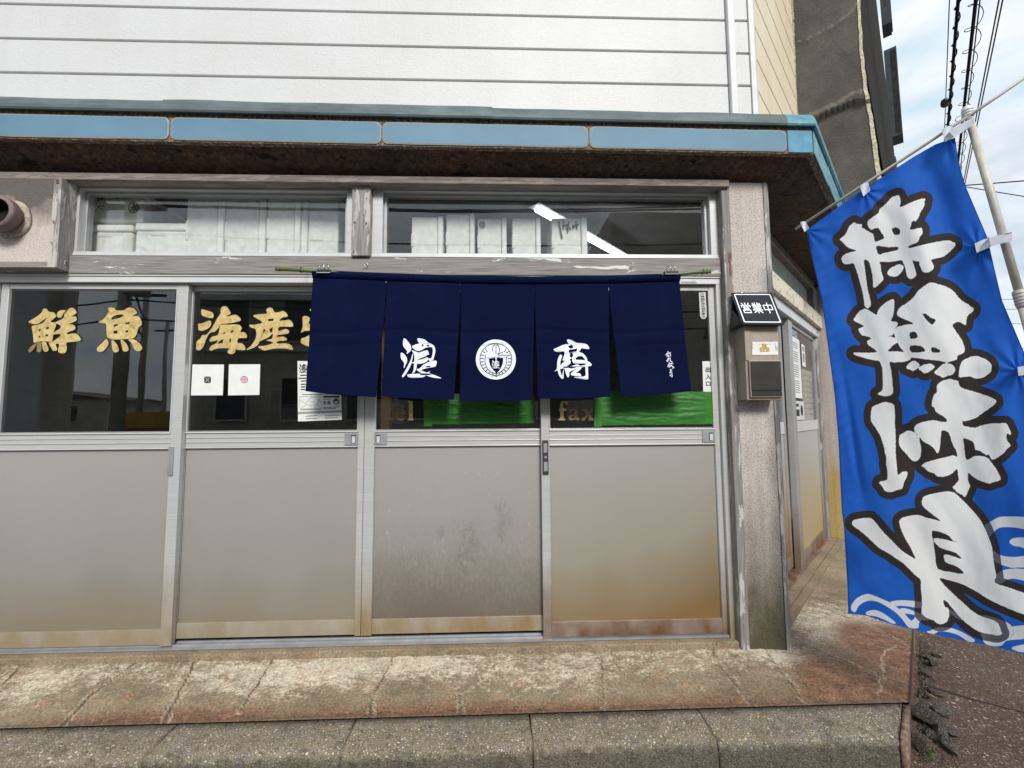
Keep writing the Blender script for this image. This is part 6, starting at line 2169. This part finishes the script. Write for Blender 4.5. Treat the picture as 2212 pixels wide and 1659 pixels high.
def tab(quad, off, name='loop_tab'):
    """a folded fabric loop: front and back layers joined over the bar"""
    F = [bp(u, v, -0.014 + off) for u, v in quad]
    B = [bp(u, v, 0.03) for u, v in quad]
    mb = MB().mat('tab white')
    n = 8
    vs, f = [], []
    tl_, tr_, br_, bl_ = F
    for i in range(n + 1):
        for j in range(n + 1):
            s, t = i / n, j / n
            p = (tl_ * (1 - s) + tr_ * s) * (1 - t) + (bl_ * (1 - s) + br_ * s) * t
            vs.append(p + (CAM - p).normalized() * 0.003 * math.sin(s * 5 + t * 3))
    for i in range(n):
        for j in range(n):
            a = i * (n + 1) + j
            f.append((a, a + n + 1, a + n + 2, a + 1))
    mb.add(vs, f)
    mb.add([F[0], F[1], B[1], B[0]], [(0, 1, 2, 3)])
    mb.add(B, [(0, 1, 2, 3)])
    o = mb.build(name, banner, smooth=True)
    return o


tab([(1728, 480), (1740, 477), (1748, 493), (1738, 501)], 0)
tab([(1857, 402), (1875, 391), (1880, 412), (1865, 424)], 0)
tab([(2034, 280), (2056, 268), (2066, 293), (2041, 307)], 0)
tab([(2050, 285), (2100, 252), (2107, 266), (2062, 297)], -0.012)
tab([(2105, 526), (2138, 511), (2141, 533), (2110, 546)], -0.002)
tab([(2136, 514), (2186, 501), (2187, 520), (2140, 532)], -0.012)
tab([(2198, 793), (2240, 786), (2244, 806), (2200, 812)], -0.008)

# ================================================================== NEIGHBOURING BUILDING AT THE CORNER
nb = thing('neighbour_building', 'dark weathered neighbouring building with a rough grey end wall above the canopy', 'building', (3.2, 2.2, 2.7))
S0 = 1.25


def atS(u, v, s0):
    d = ray(u, v)
    n = Vector((1, 1, 0)).normalized()
    p0 = Vector((1.462 + s0 / R2, s0 / R2, 0))
    return CAM + d * ((p0 - CAM).dot(n) / d.dot(n))


N1 = Vector((1, 1, 0)) / R2
nseg = 112
rows = []
for j in range(nseg + 1):
    v = -80 + 560 * j / nseg
    ul = np.interp(v, [-80, 0, 245, 480], [1703, 1708, 1718, 1728])
    ur = np.interp(v, [-80, 0, 30, 110, 200, 250, 390, 480], [1849, 1852, 1853, 1857, 1867, 1876, 1894, 1906]) + (mnoise.noise(Vector((v * 0.05, 1, 1)))) * 2
    rows.append([(ul + (ur - ul) * i / 60, v) for i in range(61)])
vs, fs, rid = [], [], []
for r in rows:
    for u, v in r:
        p = atS(u, v, S0)
        # two smeared mortar ridges across the wall
        c1 = abs(v - np.interp(u, [1705, 1745, 1800, 1830, 1850], [97, 84, 55, 34, 12]))
        c2 = abs(v - np.interp(u, [1715, 1760, 1800, 1845], [262, 246, 228, 200]))
        rg = mnoise.noise(Vector((u * 0.09, v * 0.09, 6)))
        c1 = abs(c1 + rg * 4)
        c2 = abs(c2 + rg * 7)
        g1 = max(0, 1 - c1 / (3.5 + 0.07 * max(0, u - 1760)))
        g2 = max(0, 1 - c2 / 11)
        rid.append(min(1, g1 + g2))
        low = 0.03 if v > np.interp(u, [1715, 1760, 1800, 1845], [268, 254, 238, 218]) else 0.0
        vs.append(p + N1 * (low - 0.004 * max(g1, g2) + mnoise.noise(Vector((u * 0.03, v * 0.03, 3))) * 0.004))
for j in range(nseg):
    for i in range(60):
        a = j * 61 + i
        fs.append((a, a + 1, a + 62, a + 61))
mb = MB().mat('render grey').add(vs, fs)
ew = mb.build('end_wall', nb, smooth=True)
a = ew.data.attributes.new('ridge', 'FLOAT', 'POINT')
a.data.foreach_set('value', np.array(rid, np.float32))
# pale broken edge of the wall, its visible thickness
edge_f = [vs[j * 61 + 60] for j in range(nseg + 1)]
mb = MB().mat('render edge')
rings = []
for j, p in enumerate(edge_f):
    w = 0.022 + 0.03 * j / nseg + mnoise.noise(Vector((j * 0.6, 7, 2))) * 0.003 + mnoise.noise(Vector((j * 0.16, 2, 2))) * 0.006
    rings.append([p - N1 * 0.004, p + Vector((1, -1, 0)) / R2 * (w * 0.55) + N1 * 0.012, p + Vector((1, -1, 0)) / R2 * (w * 0.4) + N1 * 0.08, p + N1 * 0.06])
mb.loft([[tuple(q) for q in r] for r in rings])
mb.build('broken_edge', nb)
mb = MB().mat('render edge')
mb.loft([[tuple(vs[j * 61] + Vector((-1, 1, 0)) / R2 * 0.02 - N1 * 0.01), tuple(vs[j * 61] + Vector((1, -1, 0)) / R2 * (0.018 + 0.012 * mnoise.noise(Vector((j * 0.9, 5, 2)))) - N1 * 0.012), tuple(vs[j * 61] + N1 * 0.05), tuple(vs[j * 61] + Vector((-1, 1, 0)) / R2 * 0.02 + N1 * 0.05)] for j in range(nseg + 1)])
mb.build('mortar_fillet', nb)
# long dark street face running away behind the wall
pe = atS(1868, 200, S0)
DD = ((pe.x - 1.462) - pe.y) / R2
cn = 1.462 + DD * R2
NF = ch(cn)


def sAt(u, v):
    p = atC(u, v, cn)
    return (p.x - cn + p.y) / R2


sa = S0 - DD + 0.07
sb = sAt(1922, 150)
zlow = atC(1905, 305, cn).z
mb = MB(NF).mat('sheet dark').box(sa, sb, -0.4, -0.03, zlow, 8.5)
mb.build('dark_cladding', nb)
mb = MB(NF).mat('cladding brown').box(sa, sb + 0.05, -0.4, -0.06, 2.55, zlow - 0.002)
mb.build('brown_cladding', nb)
mb = MB(NF).mat('interior wall').box(sa + 0.2, sb + 6, -5, -0.402, 2.6, 8.5)
mb.mat('sheet dark').box(sb + 0.002, sb + 0.06, -0.4, -0.032, 2.55, 8.5)
mb.build('main_wall', nb)
mb = MB(NF).mat('gasket dark')
for s in (sb - 0.35, sb - 0.2, sb - 0.08):
    mb.box(s, s + 0.03, -0.03, -0.008, zlow + 0.2, 8.5)
mb.mat('render edge').box(sb - 0.14, sb - 0.11, -0.03, 0.004, zlow - 0.3, 8.5)
mb.build('battens', nb)
# shutter box standing out from that face
sx0, sx1 = sb - 0.22, sb + 0.35


def zfor(s, d, v):
    z = 4.0
    for _ in range(40):
        c_ = ROT.transposed() @ (Vector(NF(s, d, z)) - CAM)
        z += ((CV - FPX * c_.y / -c_.z) - v) / FPX * -c_.z
    return z


zt_, zb_ = zfor(sx0, 0.25, 95), zfor(sx0, 0.25, 286)
dp = 0.0
for q in range(400):
    dp = q * 0.004
    P_ = Vector(NF(sx0, dp, (zb_ + zt_) / 2)) - CAM
    c_ = ROT.transposed() @ P_
    if CU + FPX * c_.x / -c_.z > 1943:
        break
mb = MB(NF).mat('sheet black green').box(sx0, sx1, -0.1, dp, zb_, zt_)
mb.mat('sheet dark').box(sx0 - 0.006, sx0 - 0.0005, 0.03, dp - 0.03, zb_ + 0.08, zt_ - 0.08)
mb.mat('sheet black green').box(sx0 - 0.012, sx0 - 0.0005, dp - 0.028, dp, zb_, zt_)
mb.build('shutter_box', nb, 0.004)
ze = zfor(sb - 0.1, 0.1, 42)
mb = MB(NF).mat('sheet black green').box(sb - 0.1, sb + 0.5, -0.1, dp * 0.75, ze, ze + 1.2)
mb.box(sb - 0.1, sb + 0.5, -0.1, dp * 0.6, ze - 0.08, ze - 0.001)
mb.mat('stainless brown').box(sa, sb - 0.4, -0.02, 0.05, ze + 0.25, ze + 0.5)
mb.build('eave_moulding', nb, 0.004)

# ================================================================== OVERHEAD CABLES
ZC = 6.5


def cable(name, uv0, uv1, r, key, label, z=ZC, far=40, near=6, wiggle=0.0, coil=None, cat='overhead cable', group='overhead cables along the side street'):
    a, b = atZ(*uv0, z), atZ(*uv1, z)
    d = (b - a).normalized()
    p, q = a - d * near, a + d * far
    mid = (p + q) / 2
    t = thing(name, label, cat, tuple(mid), group)
    n = 60
    pts = []
    for i in range(n + 1):
        s = i / n
        pts.append(p + (q - p) * s + Vector((0, 0, wiggle * math.sin(s * 400))))
    mb = MB().mat(key)
    mb.tube(pts, r, 6)
    mb.build('wire', t, smooth=True)
    if coil:
        m = MB().mat('cable black')
        side = Vector((-d.y, d.x, 0))
        L = 16
        k_ = 0
        cp = []
        for i in range(L * 14):
            s = i / 14 * 0.5
            a_ = i / 14 * 2 * math.pi
            rr = coil * (0.6 + 0.4 * mnoise.noise(Vector((i * 0.03, 1, 1))))
            cp.append(a - d * 1.0 + d * s + side * rr * math.cos(a_) + Vector((0, 0, rr * math.sin(a_) - coil * 0.3)))
        m.tube(cp, 0.005, 5)
        m.build('hanger_coil', t, smooth=True)
    return t, a, d


t, a, d = cable('thin_cable', (2051, 0), (2041, 265), 0.006, 'cable grey', 'thinnest cable nearest the dark building, with a small insulator on it')
ip = a + (atZ(2042, 222, ZC) - a)
mb = MB().mat('cable grey')
mb.tube([ip - d * 0.12, ip - d * 0.05, ip + d * 0.05, ip + d * 0.12], [0.02, 0.06, 0.06, 0.02], 10)
mb.build('insulator', t, smooth=True)
t, a, d = cable('thick_cable', (2070, 0), (2048, 267), 0.019, 'cable black', 'thick black twisted cable, second from the building', wiggle=0.01)
m = MB().mat('cable black')
side = Vector((-d.y, d.x, 0))
m.tube([a - d * 3 + d * (i * 0.05) + side * 0.03 * math.cos(i * 0.8) + Vector((0, 0, 0.03 * math.sin(i * 0.8))) for i in range(300)], 0.009, 5)
m.build('lashing', t, smooth=True)
cable('coil_hung_cable', (2108, 0), (2071, 337), 0.02, 'cable black', 'black cable bundle hung in open wire coils', coil=0.13)
cable('thin_cable', (2117, 0), (2078, 337), 0.008, 'cable grey', 'thin grey line just right of the coil hung bundle')
cable('thin_cable', (2158, 0), (2084, 380), 0.009, 'cable grey', 'left one of the two pale parallel lines on the far right')
cable('thin_cable', (2166, 0), (2088, 380), 0.009, 'cable grey', 'right one of the two pale parallel lines on the far right')


def span(uv0, uv1, d0, d1, r, label, sag=0.1, key='cable black'):
    a, b = atD(*uv0, d0), atD(*uv1, d1)
    a, b = a + (a - b) * 1.1, b + (b - a) * 5
    t = thing('street_wire', label, 'overhead cable', tuple((a + b) / 2), 'wires crossing behind the banner pole')
    mb = MB().mat(key)
    mb.tube([a + (b - a) * (i / 20) + Vector((0, 0, -sag * 4 * (i / 20) * (1 - i / 20))) for i in range(21)], r, 6)
    mb.build('wire', t, smooth=True)


span((2085, 395), (2212, 381), 9, 8, 0.012, 'dark wire rising to the right behind the banner pole, the upper one')
span((2085, 398), (2212, 415), 9, 8, 0.009, 'dark wire falling to the right behind the banner pole, the lower one')
for i, (v0, v1) in enumerate(((647, 646), (668, 668), (697, 700), (748, 753))):
    span((2140, v0), (2212, v1), 16, 16, 0.011, ('faint level wire beside the pole, topmost of four', 'faint level wire beside the pole, second of four from the top', 'faint level wire beside the pole, third of four from the top', 'faint level wire beside the pole, lowest of four')[i], 0.0, 'cable grey')

# far end of the side street: poles that carry the cables, low houses beyond the banner
cdir = Vector((1, 1, 0)) / R2
c0_ = atZ(2090, 0, ZC)
for i, (dist, lab) in enumerate(((17, 'concrete pole carrying the side street cables, hidden behind the banner'), (40, 'farther concrete pole carrying the side street cables'))):
    pb = c0_ + cdir * dist
    up_ = thing('utility_pole', lab, 'utility pole', (pb.x, pb.y, ZROAD))
    mb = MB().mat('facade beige')
    mb.tube([(pb.x, pb.y, ZROAD), (pb.x, pb.y, 7.0)], [0.16, 0.12], 12)
    mb.build('pole', up_, smooth=True)
    q = Vector((-cdir.y, cdir.x, 0))
    mb = MB().mat('cable black')
    mb.tube([Vector((pb.x, pb.y, 6.5)) - q * 0.9, Vector((pb.x, pb.y, 6.5)) + q * 0.9], 0.05, 6)
    mb.build('crossarm', up_)
for i, (x, y, w, h, key, lab) in enumerate(((21, 9, 8, 3.0, 'facade white', 'low white house across the side street'), (27, 19, 8, 3.0, 'facade beige', 'low beige house farther along the side street'), (36, 30, 10, 3.2, 'facade white', 'farthest low house along the side street'), (20, -3, 9, 3.0, 'facade beige', 'low beige house at the mouth of the side street'))):
    h_ = thing('distant_house', lab, 'house', (x, y, ZROAD))
    MB().mat(key).box(x, x + w, y - w / 2, y + w / 2, ZROAD, h).build('wall', h_)
    MB().mat('cladding brown').prism([(y - w / 2 - .3, h), (y + w / 2 + .3, h), (y, h + 0.8)], x - .3, x + w + .3, 0).build('roof', h_)
    for q in range(3):
        yy = y - w / 2 + w * (0.15 + 0.28 * q)
        MB().mat('window dark').box(x - 0.05, x - 0.002, yy, yy + 1.1, 0.9, 2.1).build('window', h_)

# ================================================================== RUBBLE, STONE CHIP AND WEED


def stone(name, u, v, z, size, seed, label, key='rubble', group='loose rubble stones beside the apron', flat=0.6):
    bm = bmesh.new()
    bmesh.ops.create_icosphere(bm, subdivisions=3, radius=1.0)
    rs = np.random.default_rng(seed)
    cut = [(Vector(rs.normal(size=3)).normalized(), rs.uniform(0.35, 0.72)) for _ in range(13)]
    for vv in bm.verts:
        for nrm_, h in cut:
            e = vv.co.dot(nrm_) - h
            if e > 0:
                vv.co -= nrm_ * e * 0.99
        vv.co *= 1 + 0.05 * mnoise.noise(vv.co * 3.3 + Vector((seed, 0, 0)))
    sx, sy = rs.uniform(0.8, 1.35), rs.uniform(0.7, 1.0)
    bm.transform(Matrix.Rotation(rs.uniform(0, 6.28), 4, 'Z') @ Matrix.Diagonal((size * sx, size * sy, size * flat, 1)))
    lo = min(q.co.z for q in bm.verts)
    bm.transform(Matrix.Translation((0, 0, -lo - size * 0.08)))
    me = bpy.data.meshes.new(name)
    bm.to_mesh(me)
    bm.free()
    me.materials.append(M[key])
    o = bpy.data.objects.new(name, me)
    COL.objects.link(o)
    o.location = atZ(u, v, z)
    setp(o, label, 'stone', group)
    return o


ST = [(2000, 1625, .05, 'wide flat slab of rubble at the foot of the apron corner'), (2032, 1590, .045, 'largest dark rubble stone beside the corner'), (2014, 1570, .05, 'brown rubble block against the apron side'), (2048, 1618, .04, 'black rubble stone on the outer right of the heap'),
      (2050, 1585, .04, 'dark rubble stone leaning on the back of the heap'), (2002, 1545, .036, 'dark stone tight against the apron edge above the heap'), (2030, 1545, .03, 'small dark stone at the top of the heap'), (1998, 1508, .022, 'pebble sized stone beside the apron midway up'),
      (2018, 1502, .026, 'grey chip lying a little out from the apron midway up'), (2002, 1462, .024, 'dark rounded stone below the banner hem, nearest the apron'), (2016, 1440, .03, 'dark rounded stone right under the banner hem'), (2002, 1425, .026, 'small stone half under the banner hem'), (2022, 1418, .022, 'tiny grey stone beneath the banner hem'), (2024, 1600, .03, 'grey wedge of rubble low in the heap')]
for i, (u, v, s, lab) in enumerate(ST):
    stone('rubble_stone', u, v, ZPAVE, s * 1.35, 20 + i, lab)
stone('stone_chip', 1061, 1652, -0.142, 0.024, 77, 'pale pointed stone chip standing in front of the kerb', 'facade white', None, 1.5)
# fine dirt along the joint
gv, gf = [], []
for q in range(1100):
    u, v = rng.uniform(1986, 2050), rng.uniform(1385, 1650)
    u = 1986 + (u - 1986) * (0.35 + 0.65 * (v - 1385) / 265) * rng.uniform(0.2, 1)
    c = atZ(u, v, ZPAVE)
    s = rng.uniform(0.003, 0.009) * (1.8 if q % 9 == 0 else 1)
    b = len(gv)
    an = rng.uniform(0, 6)
    for k in range(4):
        gv.append((c.x + s * math.cos(an + k * 1.57) * rng.uniform(.6, 1), c.y + s * math.sin(an + k * 1.57) * rng.uniform(.6, 1), c.z + 0.0005))
    gv.append((c.x, c.y, c.z + s * rng.uniform(0.5, 1.1)))
    gf += [(b, b + 1, b + 4), (b + 1, b + 2, b + 4), (b + 2, b + 3, b + 4), (b + 3, b, b + 4)]
mb = MB().mat('rubble').add(gv, gf)
o = mb.build('gravel')
setp(o, kind='stuff')
o['label'] = 'fine dark gravel collected along the side of the apron'
o['category'] = 'gravel'
# dark dirt strip in the joint
wp = atZ(2008, 1636, ZPAVE + 0.02)
t = thing('weed', 'tiny bright green weed sprouting among the rubble', 'weed', tuple(wp))
mb = MB().mat('leaf green')
for an, ln in ((0.2, 0.022), (1.3, 0.026), (2.4, 0.018), (-0.6, 0.02)):
    dx, dz = math.cos(an) * ln, abs(math.sin(an)) * ln + 0.008
    mb.add([wp, wp + Vector((dx * .5, -.006, dz * .6)), wp + Vector((dx, -.003, dz)), wp + Vector((dx * .5, .006, dz * .55))], [(0, 1, 2, 3)])
mb.build('leaf', t)
t = MB().mat('twig')
t.tube([atZ(1992, 1490, ZPAVE + 0.02), atZ(2008, 1500, ZPAVE + 0.035), atZ(2022, 1508, ZPAVE + 0.02)], 0.003, 6)
setp(rehome(t.build('twig', smooth=True)), 'thin pale twig lying on the gravel beside the apron', 'twig')

# ================================================================== ACROSS THE STREET (seen mirrored in the panes)
ob = thing('opposite_building', 'plain beige building across the street mirrored in the door glass', 'building', (4.0, -15.0, ZROAD))
mb = MB().mat('facade beige').box(-10.8, 4, -22, -13, ZROAD, 5.3)
mb.box(4.002, 18, -22, -12.5, ZROAD, 8.4)
mb.mat('facade white').box(-10.8, 16.05, -13, -12.9, 3.55, 3.75)
mb.build('wall', ob)
for i in range(11):
    for z in (1.2, 4.6):
        x = -9.6 + i * 2.2
        if 3 < x + 1:
            continue
        z = z if z < 2 else 3.9
        w = MB().mat('window dark').box(x, x + 1.0, -12.99, -12.93, z, z + 1.4)
        w.mat('facade white').box(x - 0.06, x - 0.001, -12.99, -12.9, z - 0.06, z + 1.46).box(x + 1.001, x + 1.06, -12.99, -12.9, z - 0.06, z + 1.46).box(x, x + 1.0, -12.99, -12.9, z + 1.401, z + 1.46).box(x, x + 1.0, -12.99, -12.9, z - 0.06, z - 0.001)
        w.build('window', ob)
MB().mat('facade white').box(-10.9, 3.99, -22, -12.7, 5.302, 5.5).build('roof', ob)
up = thing('utility_pole', 'concrete utility pole with cross arms mirrored in the left door glass', 'utility pole', (-9.9, -9.5, ZROAD))
mb = MB().mat('facade beige')
mb.tube([(-9.9, -9.5, ZROAD), (-9.9, -9.5, 8.5)], [0.17, 0.12], 14)
mb.build('pole', up, smooth=True)
MB().mat('cable black').box(-10.8, -9.0, -9.56, -9.44, 6.9, 7.0).box(-10.6, -9.2, -9.56, -9.44, 6.2, 6.28).build('crossarm', up)
mb = MB().mat('facade white')
mb.tube([(-9.5, -9.4, 4.5), (-9.5, -9.4, 5.5)], 0.28, 16)
mb.build('transformer', up, smooth=True)
for i, (x, z, sag) in enumerate(((-10.7, 7.05, .5), (-9.9, 6.3, .7), (-9.2, 7.05, .5), (-9.9, 4.4, .6), (-9.9, 3.9, .55))):
    t = thing('street_line', 'mirrored street wire strung from the pole across the road, number of its arm from the left end ' .replace('number of its arm from the left end ', ('outermost on the top arm', 'from the lower arm', 'inner end of the top arm', 'hung lower on the pole', 'lowest of all')[i]), 'overhead cable', (0, -9, z), 'wires from the utility pole across the street')
    mb = MB().mat('cable black')
    for (xa, ya), (xb, yb) in (((x, -9.5), (20, -7.5 + i * 0.2)), ((x, -9.5), (-30, -11))):
        mb.tube([(xa + (xb - xa) * q / 24, ya + (yb - ya) * q / 24, z - sag * 4 * (q / 24) * (1 - q / 24)) for q in range(25)], 0.022, 6)
    mb.build('wire', t, smooth=True)
for i, (x0, x1, y, h, key, lab) in enumerate(((-26, -19, -34, 2.4, 'facade white', 'low white house far across the street'), (-18, -13.5, -32, 3.4, 'facade beige', 'distant beige block across the street'), (-46, -33, -36, 3.0, 'facade beige', 'long beige block at the far left across the street'))):
    h_ = thing('distant_house', lab, 'house', ((x0 + x1) / 2, y - 3, ZROAD))
    MB().mat(key).box(x0, x1, y - 6, y, ZROAD, h).build('wall', h_)
    MB().mat('cladding brown').prism([(x0 - .3, h), (x1 + .3, h), ((x0 + x1) / 2, h + 0.9)], y - 6.2, y + .2, 1).build('roof', h_)
    for q in range(3):
        xx = x0 + (x1 - x0) * (0.2 + 0.27 * q)
        MB().mat('window dark').box(xx, xx + 0.9, y + 0.002, y + 0.05, 1.2, 2.4).build('window', h_)
tc = thing('ribbed_column', 'ribbed brick tile column mirrored at the left of the left door glass', 'column', (-8.35, -6.2, ZROAD))
mb = MB().mat('facade beige')
for q in range(110):
    mb.box(-8.5, -8.18, -6.4, -6.1, ZROAD + q * 0.045, ZROAD + q * 0.045 + 0.036)
mb.mat('window dark').box(-8.48, -8.2, -6.38, -6.12, ZROAD, 4.7)
mb.build('shaft', tc)
MB().mat('facade white').box(-10.6, -8.52, -6.6, -6.2, ZROAD, 4.9).build('side_wall', tc)
for i, (x, y, h, lab) in enumerate(((-14.5, -16, 7.0, 'thin distant utility pole mirrored left of the nearer one'), (-21, -26, 7.5, 'far utility pole mirrored above the low houses'))):
    pz = thing('utility_pole', lab, 'utility pole', (x, y, ZROAD))
    m2 = MB().mat('facade beige')
    m2.tube([(x, y, ZROAD), (x, y, h)], 0.12, 10)
    m2.build('pole', pz, smooth=True)
    MB().mat('cable black').box(x - .8, x + .8, y - .05, y + .05, h - .7, h - .6).build('crossarm', pz)
for i, (p_, q_, lab) in enumerate((((-9.9, -9.5, 6.6), (-14.5, -16, 6.4), 'mirrored diagonal street wire, upper strand between the poles'), ((-9.9, -9.5, 5.6), (-14.5, -16, 5.4), 'mirrored diagonal street wire, middle strand between the poles'), ((-9.9, -9.5, 4.9), (-14.5, -16, 4.6), 'mirrored diagonal street wire, lower strand between the poles'), ((-9.9, -9.5, 5.9), (-4.0, -12.6, 6.4), 'mirrored service wire running to the beige building'))):
    t = thing('street_line', lab, 'overhead cable', p_, 'wires from the utility pole across the street')
    P_, Q_ = Vector(p_), Vector(q_)
    m2 = MB().mat('cable black')
    m2.tube([P_ + (Q_ - P_) * (q / 16) - Vector((0, 0, 1.4 * (q / 16) * (1 - q / 16))) for q in range(17)], 0.028, 6)
    m2.build('wire', t, smooth=True)
hd = thing('hoarding', 'low yellow and red hoarding board mirrored in the left door', 'hoarding', (-10, -14, ZROAD))
MB().mat('hoarding yellow').box(-14, -8.2, -14.1, -14, 0.95, 1.5).build('upper_board', hd)
MB().mat('hoarding red').box(-14, -8.2, -14.1, -14, 0.5, 0.945).build('lower_board', hd)
for x in (-13.9, -11.1, -8.3):
    MB().mat('cable grey').box(x - .05, x + .05, -14.2, -14.102, ZROAD, 1.5).build('post', hd)
